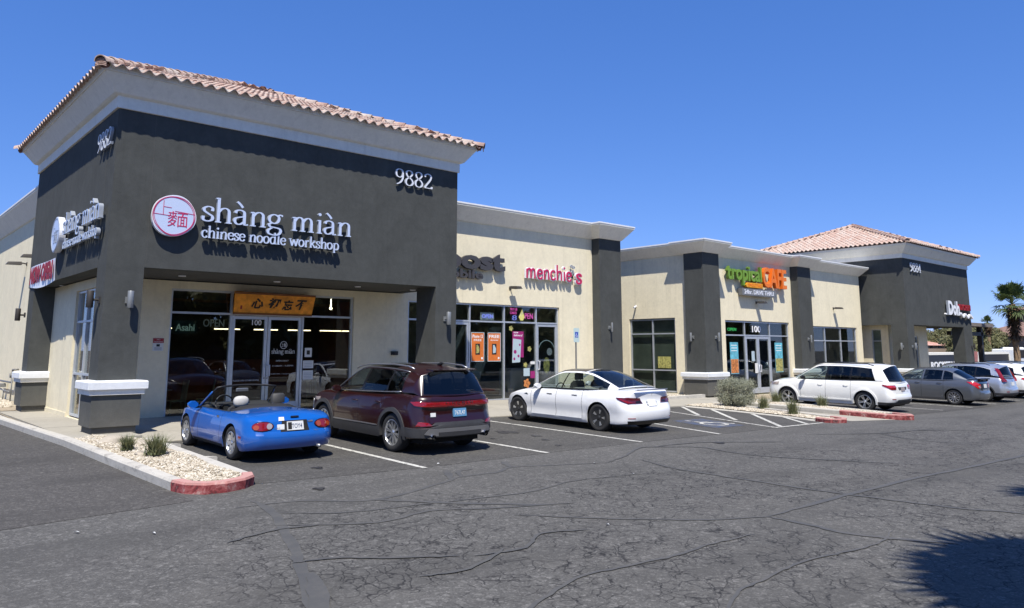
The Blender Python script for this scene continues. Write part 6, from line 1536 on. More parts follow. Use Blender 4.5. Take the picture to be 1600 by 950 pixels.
window(F3, [37.35, 39.0, 40.8, 42.6], [F2 + .8, 2.28, 2.97], b2, glass=M_GLASSB)
bullet_camera(S2, -22.3, 3.78, 'small white security camera high on the cream wall left of the cafe corner')
p2 = pillar(b2, X2, 28.41, 18.5, 19.46, -.6, 6.0, f=F2)
p3 = pillar(b2, 35.6, 36.9, 18.7, 19.098, -.6, 6.0, f=F2)
cornice_low([(27.4, 32), (27.4, 19.46), (27.2, 19.46), (27.2, 18.5), (28.41, 18.5), (28.41, 19.1), (35.6, 19.1), (35.6, 18.7), (36.9, 18.7), (36.9, 19.1), (43.3, 19.1), (43.3, 22)], 5.92, 6.43, b2)
rf = MB(); rf.box((27.6, 19.3, 6.0), (43.2, 30, 6.05)); rf.build('flat_roof', M_SOFFIT, b2)
sconce(sidef(27.2), -19.1, 2.35, M_SILV, 'slim light on the left face of the cafe corner pilaster', r=.045)
sconce(front(18.5), 27.95, 2.35, M_SILV, 'slim light on the front face of the cafe corner pilaster', r=.045)
sconce(front(18.7), 36.3, 2.35, M_SILV, 'slim light on the second dark cafe pilaster above the white wagon', r=.045)
gooseneck(F3, 32.3, 4.0, 'hooded lamp over the cafe doors under the orange and green sign', .36); gooseneck(F3, 40.0, 4.0, 'hooded lamp over the three-part window right of the cafe doors', .36)

# ================================================================ building three: far tiled corner
X3, Y3, F4 = 43.9, 16.9, -.40
b3 = empty('far_corner_building', (X3, Y3, F4), 'dark grey far corner building with a tiled hip roof and an open patio', 'building')
X3b, Y3b = 54.05, 25.4
G = front(Y3); GS = sidef(X3)
wallgrid('upper_wall', G, [X3, X3b], [3.18, 7.1], [], .35, M_DARK, b3)
wallgrid('upper_wall', GS, [-Y3b, -Y3 - .35], [3.18, 7.1], [], .35, M_DARK, b3)
u = MB(); u.box((X3b - .35, Y3 + .35, 3.18), (X3b - .001, Y3b, 7.1)); u.box((X3 + .35, Y3b - .35, 3.18), (X3b - .36, Y3b, 7.1)); u.build('upper_wall', M_DARK, b3)
so = MB(); so.box((X3 + .352, Y3 + .352, 3.2), (X3b - .352, Y3b - .352, 3.26)); so.build('soffit', M_SOFFIT, b3)
pillar(b3, X3, 44.85, Y3, 17.75, -.7, 3.18, f=F4); pillar(b3, 52.6, X3b, Y3, 17.6, -.7, 3.18, f=F4); pillar(b3, X3b - .8, X3b, 20.6, 21.4, -.7, 3.18, f=F4)
cornice_high(b3, X3, X3b, Y3, Y3b, 6.86, 7.62); hip_roof(b3, X3 - .54, X3b + .54, Y3 - .54, Y3b + 1.2, 7.66, .385, individual=0)
wallgrid('wall', sidef(44.6), [-25, -18.4], [-.6, 3.2], [(-19.15, -18.6, F4 + .3, 2.95)], .2, M_BEIGE, b3); window(sidef(44.6), [-19.13, -18.62], [F4 + .35, 2.3, 2.93], b3)
wallgrid('wall', front(18.2), [44.6, 50.2], [-.6, 3.2], [(48.25, 48.8, F4 + .2, 2.6)], .2, M_BEIGE, b3); window(front(18.2), [48.27, 48.78], [F4 + .25, 2.0, 2.58], b3)
sconce(GS, -17.2, 2.0, M_SILV, 'pale cylinder light on the side of the far corner block', r=.055); sconce(G, 44.4, 2.0, M_SILV, 'light on the front of the far corner pillar left of its opening', r=.06); sconce(G, 53.7, 2.0, M_BRONZE, 'dark light on the far corner block at its right end', r=.05)

# ================================================================ lettering and signs
def sign_root(name, M, a, z, label, group=None): return empty(name, M @ Vector((a, z, 0)), label, 'sign', group)
def logo(M, a, z, r, label, depth=.16, ink=None):
    ink = ink or M_PINK
    root = sign_root('round_sign', M, a, z, label)
    pts = [(a + r * (1 + .035 * cos(3 * t + .6)) * cos(t), z + r * 1.0 * (1 + .03 * sin(2 * t + .4)) * sin(t)) for t in [2 * pi * k / 48 for k in range(48)]]
    m = MB(M); m.prism(pts, .06, depth, 0); m.build('cabinet', M_SIGNW, root)
    m = MB(M); m.prism([(a + (x - a) * .955, z + (y - z) * .955) for x, y in pts], depth + .001, depth + .006); m.build('face', M_SIGNB, root)
    m = MB(M)
    for (q, ph, w) in ((.93, 0, .009), (.89, .9, .008)):
        ring = [(a + r * q * (1 + .03 * cos(2 * t + ph)) * cos(t), z + r * q * (1 + .03 * sin(3 * t + ph)) * sin(t)) for t in [2 * pi * k / 40 for k in range(40)]]
        v, f = ribbon(ring, w * 1.3, w * 1.3, closed=True, n=2); extr(m, v, f, depth + .006, depth + .011 + q * .002)
    for st in ([(a - .93 * r, z + .02 * r), (a - .18 * r, z - .02 * r)], [(a - .50 * r, z + .68 * r), (a - .50 * r, z + .0)], [(a - .48 * r, z + .38 * r), (a - .14 * r, z + .36 * r)], [(a + .02 * r, z + .22 * r), (a + .93 * r, z + .14 * r)]):
        v, f = ribbon(st, .010, .010, True); extr(m, v, f, depth + .006, depth + .012)
    m.build('emblem_lines', ink, root)
    text_parts("\u9eb5", M, (a - .28 * r, a + .62 * r, z - .52 * r, z + .20 * r), depth + .006, depth + .013, [ink], root, 'glyph', split=False, off=-.008)
    return root
logo(F, 5.48, 4.81, .475, 'round pale blue sign with red ring and Chinese characters left of the front lettering')
lg = sign_root('lettering', F, 7.9, 4.9, 'raised pale serif lettering beside the round sign on the front wall')
stroke_text("shAng miAn", F, 6.08, 9.98, 4.76, .36, .10, .18, [M_SIGNB, M_RETURN], lg, .175, .07)
stroke_text("chinese noodle workshop", F, 6.10, 9.62, 4.38, .175, .10, .17, [M_SIGNB, M_RETURN], lg, .23, .11)
# the same sign on the side wall
def side_sign():
    a0, a1 = -20.05, -18.55    # placeholder, set below
    logo(SD, -22.1, 4.74, .46, 'round pale sign on the side wall, seen almost edge on', .20, M_RETURN)
    l = sign_root('lettering', SD, -20, 4.7, 'raised lettering on the side wall casting long shadows, seen almost edge on')
    stroke_text("shAng miAn", SD, -21.5, -17.95, 4.66, .33, .08, .17, [M_SIGNB, M_RETURN], l, .16, .07)
    stroke_text("chinese noodle workshop", SD, -21.4, -18.1, 4.30, .16, .08, .16, [M_SIGNB, M_RETURN], l, .20, .10)
side_sign()
def numbers(M, txt, a0, a1, z, h, label, d=.06, name='house_number'):
    r = sign_root(name, M, (a0 + a1) / 2, z, label); stroke_text(txt, M, a0, a1, z, h / 1.62, .03, .03 + d, [M_SIGNW, M_RETURN], r, .16, .07); return r
numbers(F, "9882", 11.32, 12.62, 6.42, .44, 'white raised address number 9882 at the top right of the front wall')
numbers(SD, "9882", -19.0, -17.85, 6.28, .42, 'white raised address number 9882 high on the side wall')
numbers(G, "9884", 44.75, 46.3, 6.15, .50, 'white raised address number 9884 on the far tiled building')
# now-open banner
M_DRED = plain('banner_red', (.26, .012, .03), .7)
bn = sign_root('banner', SD, -23.5, 3.9, 'white fabric banner with red NOW OPEN lettering at the side wall edge')
m = MB(SD); nb = 12; A0, A1 = -26.0, -22.75
for k in range(nb + 1):
    t = k / nb; a = A0 + (A1 - A0) * t; m.v += [tuple(SD @ Vector((a, 3.63 - .10 * sin(pi * t) * (1 if t > 0 else 0), .02 + .02 * sin(5 * t)))), tuple(SD @ Vector((a, 4.22, .02 + .015 * sin(7 * t))))]
m.f = [(2 * k, 2 * k + 2, 2 * k + 3, 2 * k + 1) for k in range(nb)]; m.m = [0] * nb; m.build('fabric', M_SIGNW, bn)
text_parts("NOW OPEN", SD, (-25.85, -22.85, 3.68, 4.18), .06, .068, [M_DRED], bn, 'letter', .06)
# shop signs on the middle wing
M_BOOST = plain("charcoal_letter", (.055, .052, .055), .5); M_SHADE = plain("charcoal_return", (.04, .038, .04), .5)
bs = sign_root('shop_sign', FS, 15.9, 4.75, 'charcoal rounded letters partly hidden behind the corner block')
text_parts("boost", FS, (14.2, 17.72, 4.56, 5.24), .08, .20, [M_BOOST, M_SHADE], bs, 'letter', .045)
text_parts("mobile", FS, (14.75, 16.72, 4.24, 4.54), .08, .18, [M_BOOST, M_SHADE], bs, 'letter', .03)
mn = sign_root('script_sign', FS, 20.3, 4.7, 'magenta script sign with white outline on the cream shop wing')
stroke_text("menchie", FS, 18.72, 21.15, 4.42, .36, .08, .155, [M_SIGNW], mn, .32, .32, ser=False, name='outline')
stroke_text("s", FS, 21.40, 21.72, 4.36, .38, .08, .155, [M_SIGNW], mn, .34, .34, ser=False, name='outline')
stroke_text("menchie", FS, 18.72, 21.15, 4.42, .36, .157, .18, [M_PINK], mn, .17, .17, ser=False)
stroke_text("s", FS, 21.40, 21.72, 4.36, .38, .157, .18, [M_PINK], mn, .2, .2, ser=False)
mb = MB(FS)
for (x, y, r) in ((21.28, 4.80, .05), (21.22, 5.02, .05), (21.34, 4.98, .05)):
    v, f = ribbon([(x + r * cos(t), y + r * sin(t)) for t in [2 * pi * k / 8 for k in range(8)]], .022, .022, closed=True, n=2); extr(mb, v, f, .06, .09 + x * .001)
mb.build('swirl', M_RETURN, mn); mb = MB(FS); mb.prism([(21.25 + .07 * (1 if k % 2 else .45) * cos(k * pi / 5), 4.62 + .07 * (1 if k % 2 else .45) * sin(k * pi / 5)) for k in range(10)], .06, .12); mb.build('star', M_BLACK, mn)
# cafe sign
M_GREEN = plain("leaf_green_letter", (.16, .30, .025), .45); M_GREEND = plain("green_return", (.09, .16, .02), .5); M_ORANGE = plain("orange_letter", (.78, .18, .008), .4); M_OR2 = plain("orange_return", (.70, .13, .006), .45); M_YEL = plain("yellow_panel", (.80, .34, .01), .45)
cf = sign_root('cafe_sign', F3, 32.2, 5.0, 'green and orange cafe sign with a grey drive-thru panel beneath it')
text_parts("tropical", F3, (29.6, 32.5, 4.72, 5.66), .12, .26, [M_GREEN, M_GREEND], cf, 'letter', .02)
text_parts("CAFE", F3, (32.55, 34.7, 4.72, 5.68), .12, .30, [M_ORANGE, M_OR2], cf, 'letter', .025)
m = MB(F3); m.prism([(31.2, 4.66), (32.55, 4.66), (32.55, 4.88), (31.2, 4.88), (31.1, 4.77)], .10, .24); m.build('smoothie_panel', M_YEL, cf)
text_parts("SMOOTHIE", F3, (31.3, 32.45, 4.70, 4.84), .242, .25, [M_ORANGE], cf, 'print', .0, split=False)
m = MB(F3); m.prism([(30.75, 4.28), (33.6, 4.28), (33.65, 4.60), (30.7, 4.60)], .06, .27); m.build('grey_panel', plain("grey_sign_panel", (.16, .165, .17), .5), cf)
text_parts("24hr. DRIVE THRU", F3, (30.9, 33.45, 4.34, 4.54), .272, .285, [M_SIGNW], cf, 'letter', .01)
dh = sign_root('lettering', G, 52, 5.2, 'white and red lettering over a wavy white line on the far building')
M_WHT = plain("bright_white_letter", (.85, .85, .85), .35); M_RED2 = plain("red_letter", (.30, .012, .015), .45)
text_parts("Doh", G, (49.7, 51.5, 3.86, 4.72), .10, .22, [M_WHT, M_RETURN], dh, 'letter', .035)
text_parts(".", G, (49.25, 49.4, 3.86, 3.96), .10, .2, [M_WHT], dh, 'letter', .0)
text_parts("KITCHEN", G, (51.55, 53.6, 4.22, 4.58), .10, .18, [M_RED2], dh, 'letter', .03)
mb = MB(G); v, f = ribbon([(51.3, 3.92), (51.8, 4.02), (52.2, 3.82), (52.6, 3.98), (53.0, 3.78), (53.4, 3.95), (53.85, 3.76)], .12, .12); extr(mb, v, f, .1, .2); mb.build('wave', M_WHT, dh)
# wooden board over the restaurant doors, tipped forwards
wd = sign_root('wooden_sign', FS, 9.2, 3.1, 'orange wooden board with black brush characters over the restaurant doors')
T = FS @ Matrix.Translation((9.2, 2.80, .04)) @ Matrix.Rotation(radians(-13) * -1, 4, 'X')
m = MB(T); m.prism([(-1.14, 0), (1.14, 0), (1.19, .58), (-1.17, .62)], 0, .06); m.build('board', M_WOOD, wd)
m = MB(T)
for (a, b) in (((-1.17, .56), (1.18, .61)), ((-1.15, 0), (1.15, .04))): m.box((a[0], a[1], .062), (b[0], b[1], .085))
m.build('edge_batten', plain("dark_wood", (.17, .055, .01), .6), wd)
for ch, x, w, dy in (("\u5fc3", -.70, .34, 0), ("\u521d", -.22, .34, .02), ("\u5fd8", .20, .30, -.02), ("\u4e0d", .58, .32, 0)):
    text_parts(ch, T, (x, x + w, .17 + dy, .46 + dy), .061, .066, [M_INK], wd, 'glyph', .035, shear=.18, split=False)
m = MB(T); m.box((-.98, .14, .061), (-.93, .24, .064)); m.build('seal', M_RED2, wd)
# wall notice
def poster(name, M, a0, a1, z0, z1, out, mat, label, cat='poster', parent=None, th=.006):
    m = MB(M); m.box((a0, z0, out), (a1, z1, out + th)); o = m.build(name, mat, parent)
    if label: tag(o, label, cat)
    return o
def ptext(M, txt, box, out, mat, parent, off=.0): return text_parts(txt, M, box, out, out + .001, [mat], parent, 'print', off, split=False)
M_PAPER = plain("paper", (.68, .68, .66), .7); M_NRED = plain("notice_red", (.32, .02, .025), .5)
nt_ = poster('notice', FS, 6.08, 6.34, 1.80, 2.12, .004, M_PAPER, 'small red and white notice on the cream wall left of the restaurant window', 'notice')
hd = poster('heading', FS, 6.08, 6.34, 2.00, 2.12, .011, M_NRED, None, parent=nt_); ptext(FS, "NO", (6.17, 6.25, 2.07, 2.105), .0178, M_PAPER, nt_); ptext(FS, "TRESPASSING", (6.10, 6.32, 2.015, 2.045), .0178, M_PAPER, nt_)
poster('picture', FS, 6.17, 6.25, 1.91, 1.97, .011, M_BLACK, None, parent=nt_)
for k in range(4): poster('line', FS, 6.12, 6.30, 1.82 + k * .02, 1.83 + k * .02, .011, M_RETURN, None, parent=nt_, th=.001)
# disabled-parking sign on its post
ds = empty('disabled_parking_sign', (20.15, 19.2, .1), 'blue and white disabled parking sign on a grey post before the shop wall', 'sign')
DS = front(19.2); m = MB(DS); m.tube([(20.15, .05, 0), (20.15, 2.55, 0)], .03, 8); m.build('post', M_STEEL, ds)
m = MB(DS); m.prism([(20.0, 2.12), (20.03, 2.09), (20.27, 2.09), (20.3, 2.12), (20.3, 2.57), (20.27, 2.60), (20.03, 2.60), (20.0, 2.57)], .032, .037); m.build('plate', plain("pale_sign_green", (.50, .62, .60), .4), ds)
m = MB(DS); m.box((20.07, 2.26, .038), (20.23, 2.46, .040)); m.build('blue_square', plain("sign_blue", (.015, .07, .42), .4), ds)
m = MB(DS)
for k, st in enumerate(([(20.14, 2.42), (20.14, 2.34), (20.185, 2.34), (20.20, 2.29)], [(20.13, 2.37), (20.105, 2.33), (20.12, 2.29), (20.16, 2.285), (20.18, 2.31)])): v, f = ribbon(st, .012, .012, True); extr(m, v, f, .040, .0415 + k * .001)
m.build('wheelchair_emblem', M_WHT, ds)
# ================================================================ interiors
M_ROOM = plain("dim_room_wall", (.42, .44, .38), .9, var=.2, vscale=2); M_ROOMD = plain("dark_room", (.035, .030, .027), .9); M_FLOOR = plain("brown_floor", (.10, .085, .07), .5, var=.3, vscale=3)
M_TIMBER = plain("warm_timber", (.22, .07, .022), .6, var=.3, vscale=4)
def room(name, x0, x1, y0, y1, z0, z1, mats, parent):
    """inside faces only, side by side"""
    v = [(x0, y0, z0), (x1, y0, z0), (x1, y1, z0), (x0, y1, z0), (x0, y0, z1), (x1, y0, z1), (x1, y1, z1), (x0, y1, z1)]
    return mk(name, v, [(0, 1, 2, 3), (7, 6, 5, 4), (3, 2, 6, 7), (0, 3, 7, 4), (1, 5, 6, 2)], mats, parent, fm=[0, 1, 2, 2, 2])
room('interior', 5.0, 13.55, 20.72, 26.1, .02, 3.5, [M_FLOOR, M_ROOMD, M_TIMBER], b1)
room('interior', 13.7, 23.3, 20.72, 26.5, .02, 3.9, [M_FLOOR, M_ROOM, M_ROOM], b1)
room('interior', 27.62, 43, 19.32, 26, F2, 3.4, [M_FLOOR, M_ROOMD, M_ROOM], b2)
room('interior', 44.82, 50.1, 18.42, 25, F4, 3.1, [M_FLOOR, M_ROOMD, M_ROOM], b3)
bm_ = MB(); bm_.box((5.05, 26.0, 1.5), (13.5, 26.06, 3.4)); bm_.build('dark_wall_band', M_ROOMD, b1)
M_TUBE = plain("lit_tube", (.9, .8, .6), .5, emit=(1, .78, .5), estr=6); M_BULB = plain("lit_bulb", (1, .9, .7), .5, emit=(1, .86, .62), estr=12)
SL = ['first lit strip light from the left, seen behind the pale script neon sign', 'lit strip light seen just left of the restaurant doors', 'lit strip light seen through the left restaurant door', 'lit strip light seen behind the gap of the two doors', 'lit strip light seen through the right restaurant door', 'last lit strip light, seen through the pane right of the doors']
for k, x in enumerate((6.9, 8.4, 9.6, 10.7, 11.8, 12.6)):
    m = MB(); m.box((x, 22.6, 2.42), (x + .75, 22.65, 2.45)); o = m.build('strip_light', M_TUBE)
    for q in (.1, .65): m = MB(); m.tube([(x + q, 22.62, 2.45), (x + q, 22.62, 3.49)], .005, 4); m.build('wire', M_BLACK, o)
    tag(o, SL[k], 'lamp', 'strip lights hanging in the restaurant')
for k, (x, y, z, lab) in enumerate([(11.6, 21.6, 3.1, 'small lit bulb inside the restaurant behind the upper right pane'), (29.0, 22.4, 2.45, 'small lit bulb inside the cafe, left one seen through the side window'), (29.7, 21.9, 2.35, 'small lit bulb inside the cafe, right one seen through the side window')]):
    m = MB(); m.lathe([(0, -.04), (.04, -.02), (.045, .02), (.02, .05), (.01, .3)], Matrix.Translation((x, y, z)), 10); o = m.build('light_bulb', M_BULB); tag(o, lab, 'lamp')
M_CHAIR = plain("pale_wood_chair", (.55, .46, .27), .55, var=.2); M_TABLE = plain("grey_table", (.30, .30, .30), .5); M_REDC = plain("red_chair", (.40, .08, .03), .5)
def chair(x, y, z, rz, mat, label, group):
    root = empty('chair', (x, y, z), label, 'chair', group); root.rotation_euler = (0, 0, rz); c = lambda mb, n: mb.build(n, mat, root, world=False)
    m = MB(); rbox(m, (-.2, -.21, .43), (.22, .21, .47), .015); c(m, 'seat')
    for sx in (-.18, .19):
        for sy in (-.18, .18):
            m = MB(); m.tube([(sx, sy, 0), (sx, sy, .43)] if sx > 0 else [(sx - .05, sy, 0), (sx, sy, .45), (sx - .06, sy, .98)], .019, 6); c(m, 'leg')
    for k in range(4): m = MB(); y_ = -.12 + k * .08; m.tube([(-.19, y_, .47), (-.215, y_, .72), (-.23, y_, .93)], .011, 5); c(m, 'slat')
    m = MB(); m.box((-.26, -.2, .91), (-.23, .2, .99)); c(m, 'top_rail')
chair(6.95, 21.15, .05, pi * 1.0, M_CHAIR, 'pale wooden slat-back chair inside the restaurant window, left one', 'restaurant chairs'); chair(7.75, 21.3, .05, pi * .9, M_CHAIR, 'pale wooden slat-back chair inside the restaurant window, right one', 'restaurant chairs')
chair(11.0, 21.2, .05, pi * .1, M_CHAIR, 'pale wooden chair inside the restaurant right of the doors', 'restaurant chairs'); chair(28.4, 20.75, F2 + .05, .4, M_REDC, 'red chair inside the cafe behind its side window', 'cafe chairs')
t_ = empty('table', (6.7, 21.0, .05), 'small grey table inside the restaurant window', 'table'); m = MB(); rbox(m, (6.35, 20.85, .78), (6.75, 21.6, .82), .012); m.build('table_top', M_TABLE, t_); m = MB(); m.tube([(6.55, 21.2, .05), (6.55, 21.2, .78)], .035, 8); m.build('leg', M_BLACK, t_)
# slanted bright duct panels inside the phone shop, counters
for k, (x, w) in enumerate(((17.0, .28), (17.55, .22), (19.0, .5))):
    m = MB(); m.add([(x - .9, 23.2, .1), (x - .9 + w, 23.2, .1), (x + .35 + w, 23.0, 2.7), (x + .35, 23.0, 2.7), (x - .9, 23.3, .1), (x - .9 + w, 23.3, .1), (x + .35 + w, 23.1, 2.7), (x + .35, 23.1, 2.7)], [(0, 1, 2, 3), (7, 6, 5, 4), (0, 3, 7, 4), (1, 5, 6, 2)])
    o = m.build('slanted_panel', plain("pale_green_panel", (.50, .58, .54), .6)); tag(o, ['pale slanted panel inside the phone shop, left and wider of the pair', 'pale slanted panel inside the phone shop, right and narrower of the pair', 'broad pale slanted panel behind the magenta delivery poster'][k], 'panel', 'slanted panels inside the shops')
m = MB(); rbox(m, (20.0, 22.6, .05), (22.6, 23.3, 1.1), .03); tag(m.build('counter', M_CAP), 'white counter inside the frozen yogurt shop', 'counter')
# ---------------------------------------------------------------- window posters, neon and door lettering
GL_ = -.112    # just inside the shop glass plane
M_POR = plain("poster_orange", (.62, .16, .025), .5, var=.1); M_PMAG = plain("poster_magenta", (.30, .015, .14), .5); M_PBLUE = plain("poster_blue", (.12, .42, .52), .5, var=.35, vscale=5); M_PFOOD = plain("poster_food", (.50, .18, .05), .5, var=.6, vscale=14); M_PYEL = plain("poster_yellow", (.34, .32, .10), .5, var=.6, vscale=12); M_PGREY = plain("poster_grey_blue", (.42, .52, .56), .5)
OUTG = -.098
def boostposter(a0, a1, t1, t2, lab, ph):
    p = poster('poster', FS, a0, a1, 1.42, 2.42, OUTG, M_POR, lab)
    f = MB(FS)
    for b in ((a0, a0 + .02, 1.42, 2.42), (a1 - .02, a1, 1.42, 2.42), (a0 + .02, a1 - .02, 2.40, 2.42), (a0 + .02, a1 - .02, 1.42, 1.44)): f.box((b[0], b[2], OUTG + .0065), (b[1], b[3], OUTG + .010))
    f.build('edge', M_PGREY, p)
    ptext(FS, t1, (a0 + .06, a1 - .06, 2.23, 2.34), OUTG + .007, M_WHT, p, .02); ptext(FS, t2, (a0 + .12, a1 - .12, 2.12, 2.19), OUTG + .007, M_WHT, p, .01)
    x = (a0 + a1) / 2; m = MB(FS); m.prism([(x - .10, 1.66), (x + .10, 1.66), (x + .10, 2.03), (x - .10, 2.03)], OUTG + .007, OUTG + .011); m.build('phone_picture', M_BLACK, p)
    m = MB(FS); m.prism([(x - .06, 1.70), (x + .06, 1.72), (x + .08, 1.86), (x + .0, 2.0), (x - .06, 1.98)], OUTG + .0115, OUTG + .0125); m.build('phone_screen', ph, p)
    m = MB(FS); m.prism([(a1 - .13, 1.50), (a1 - .06, 1.50), (a1 - .06, 1.57), (a1 - .13, 1.57)], OUTG + .007, OUTG + .009); m.build('logo_mark', M_WHT, p)
boostposter(16.42, 17.0, "Phone 12", "FREE", 'orange phone poster in the shop window with a yellow-green phone picture', M_PYEL)
boostposter(17.16, 17.76, "FREE", "when you switch", 'orange FREE poster in the shop window with a grey phone picture', M_PGREY)
p = poster('poster', FS, 15.30, 15.58, 1.5, 1.92, OUTG, M_PAPER, 'small white and orange poster on the left shop door'); poster('picture', FS, 15.33, 15.55, 1.54, 1.76, OUTG + .007, M_POR, None, parent=p, th=.002)
p = poster('poster', FS, 18.32, 18.86, 1.55, 2.48, OUTG, M_PMAG, 'magenta delivery poster tilted behind a pale phone picture'); ptext(FS, "now\ndelivery!", (18.38, 18.80, 2.28, 2.46), OUTG + .007, M_WHT, p, .01)
m = MB(FS); m.prism([(18.30, 1.36), (18.68, 1.38), (18.74, 2.18), (18.34, 2.22)], OUTG + .008, OUTG + .014); m.build('phone_picture', M_PGREY, p)
for (x, y, r) in ((18.44, 1.75, .07), (18.6, 1.6, .05), (18.66, 2.0, .04), (18.4, 1.5, .05)): m = MB(FS); m.prism([(x + r * cos(t), y + r * sin(t)) for t in [k * pi / 6 for k in range(12)]], OUTG + .0145, OUTG + .016); m.build('dot', M_PMAG, p)
for (x, y, r, mt, lab) in ((18.25, 2.58, .09, M_PYEL, 'yellow-green fruit picture above the magenta poster'), (19.15, 1.85, .09, M_PYEL, 'yellow flower picture low in the yogurt shop window'), (18.95, 1.28, .09, M_PYEL, 'round fruit picture beside the small blue poster'), (19.02, .62, .15, M_PFOOD, 'brown round picture at the foot of the yogurt shop window')):
    m = MB(FS); m.prism([(x + r * (1 + .18 * cos(5 * t)) * cos(t), y + r * (1 + .18 * cos(5 * t)) * sin(t)) for t in [k * pi / 12 for k in range(24)]], OUTG, OUTG + .006); tag(m.build('window_sticker', mt), lab, 'sticker')
poster('poster', FS, 18.86, 19.16, .88, 1.16, OUTG, M_PGREY, 'small pale blue notice in the yogurt shop window'); poster('poster', FS, 19.20, 19.42, .80, 1.05, OUTG, M_PMAG, 'small magenta notice at the right of the yogurt shop window'); poster('poster', FS, 19.2, 19.42, 1.3, 1.4, OUTG, M_PAPER, 'small white strip sign by the yogurt shop door')
m = MB(FS)
for rr_ in (.42,): v, f = ribbon([(20.05 + rr_ * cos(t), 1.75 + rr_ * sin(t)) for t in [radians(20 + k * 14) for k in range(11)]], .03, .03); extr(m, v, f, -.125, -.121)
m.prism([(20.05 + .16 * cos(t), 1.25 + .3 * sin(t)) for t in [k * pi / 8 for k in range(16)]], -.125, -.121, 1); m.prism([(20.2 + .14 * cos(t), 1.75 + .14 * sin(t)) for t in [k * pi / 8 for k in range(16)]], -.120, -.117, 2); tag(m.build('door_graphic', [M_PGREY, M_PYEL, M_RETURN]), 'round white and green character-free graphic on the yogurt shop door', 'sticker'); bpy.data.objects['door_graphic']['label'] = 'round white and green swirl graphic on the yogurt shop door'
def emis(n, c, s): return plain(n, c, .5, emit=c, estr=s)
E_BLUE = emis("neon_blue", (.22, .25, .75), .9); E_PINK = emis("neon_pink", (.75, .10, .45), .8); E_GREEN = emis("neon_green", (.10, .75, .22), 1.0); E_DIM = plain("faint_glow_neon", (.42, .46, .46), .4, emit=(.4, .45, .45), estr=.12); E_YEL = emis("neon_yellow", (.85, .7, .25), .7); E_TEAL = plain("pale_neon", (.55, .72, .66), .4, emit=(.45, .65, .58), estr=.22)  # E_DIM: faint emission put into unlit tubes and a backboard
def neon(txt, M, box, mat, label, name='neon_sign', off=0, back=None, out=-.16):
    r = tag(empty(name, M @ Vector((box[0], box[2], out)), None, None), label, 'neon sign')
    if back: m = MB(M); m.box((box[0] - back[1], box[2] - back[1], out - .03), (box[1] + back[1], box[3] + back[1], out - .012)); m.build('backboard', back[0], r)
    text_parts(txt, M, box, out, out + .015, [mat], r, 'letter', off); return r
neon("Asahi", FS, (6.66, 7.14, 2.32, 2.50), E_TEAL, 'pale script neon sign on a dark green board in the restaurant window', back=(plain("dark_green_board", (.02, .045, .035), .4), .08), off=.01)
neon("OPEN", FS, (7.36, 7.92, 2.44, 2.64), E_DIM, 'unlit OPEN neon sign with a faint added glow at the top right of the restaurant window')
neon("OPEN", FS, (16.95, 17.45, 2.92, 3.06), E_BLUE, 'blue framed OPEN sign above the orange posters', off=.01, back=(E_DIM, .06))
neon("TRY US\nCAKES", FS, (18.25, 18.60, 3.1, 3.32), E_PINK, 'pink neon words in the top pane of the yogurt shop')
neon("8", FS, (18.36, 18.58, 2.88, 3.06), E_BLUE, 'blue neon loop below the pink neon words', back=(M_BLACK, .03)); neon("PEN", FS, (18.98, 19.38, 2.95, 3.15), E_PINK, 'pink OPEN neon letters beside a yellow cone')
m = MB(FS); m.prism([(18.68, 3.0), (18.76, 2.88), (18.88, 2.88), (18.96, 3.0), (18.84, 3.28)], -.16, -.14); tag(m.build('neon_cone', E_YEL), 'yellow neon frozen yogurt cup in the top pane', 'neon sign')
neon("OPEN", F3, (30.05, 30.75, 2.66, 2.80), E_GREEN, 'small green OPEN neon sign in the cafe window')
r_ = tag(empty('suite_number', F3 @ Vector((32.2, 2.7, 0))), 'white number 100 over the cafe doors', 'number'); text_parts("100", F3, (32.0, 32.75, 2.62, 2.92), -.10, -.09, [M_WHT], r_, 'digit', .02)
r_ = tag(empty('suite_number', FS @ Vector((8.8, 2.6, 0))), 'white number 100 at the top of the left restaurant door', 'number'); text_parts("100", FS, (8.66, 8.93, 2.50, 2.65), -.072, -.070, [M_WHT], r_, 'digit', .01)
r_ = tag(empty('door_lettering', FS @ Vector((9.6, 1.8, 0))), 'white logo and opening hours printed on the right restaurant door', 'lettering')
stroke_text("shAng miAn", FS, 9.28, 9.98, 1.72, .085, -.105, -.103, [M_PAPER], r_, .2, .09, name='print', joined=True)
m = MB(FS); v, f = ribbon([(9.63 + .10 * cos(t), 1.96 + .10 * sin(t)) for t in [k * pi / 8 for k in range(16)]], .014, .014, closed=True, n=2); extr(m, v, f, -.105, -.103); m.build('ring', M_PAPER, r_)
text_parts("\u4e0a\u9eb5", FS, (9.56, 9.70, 1.91, 2.01), -.105, -.103, [M_PAPER], r_, 'print', split=False)
for tx, bx in (("OPEN DAILY", (9.42, 9.80, 1.50, 1.54)), ("11:30AM - 9:30PM", (9.32, 9.94, 1.36, 1.40)), ("702.888.1292  |  shangmian.com", (9.24, 9.98, 1.14, 1.17))): text_parts(tx, FS, bx, -.105, -.103, [M_PAPER], r_, 'print', split=False)
text_parts("PLEASE USE OTHER DOOR", FS, (8.22, 8.95, .98, 1.02), -.105, -.103, [M_PAPER], r_, 'print', split=False)
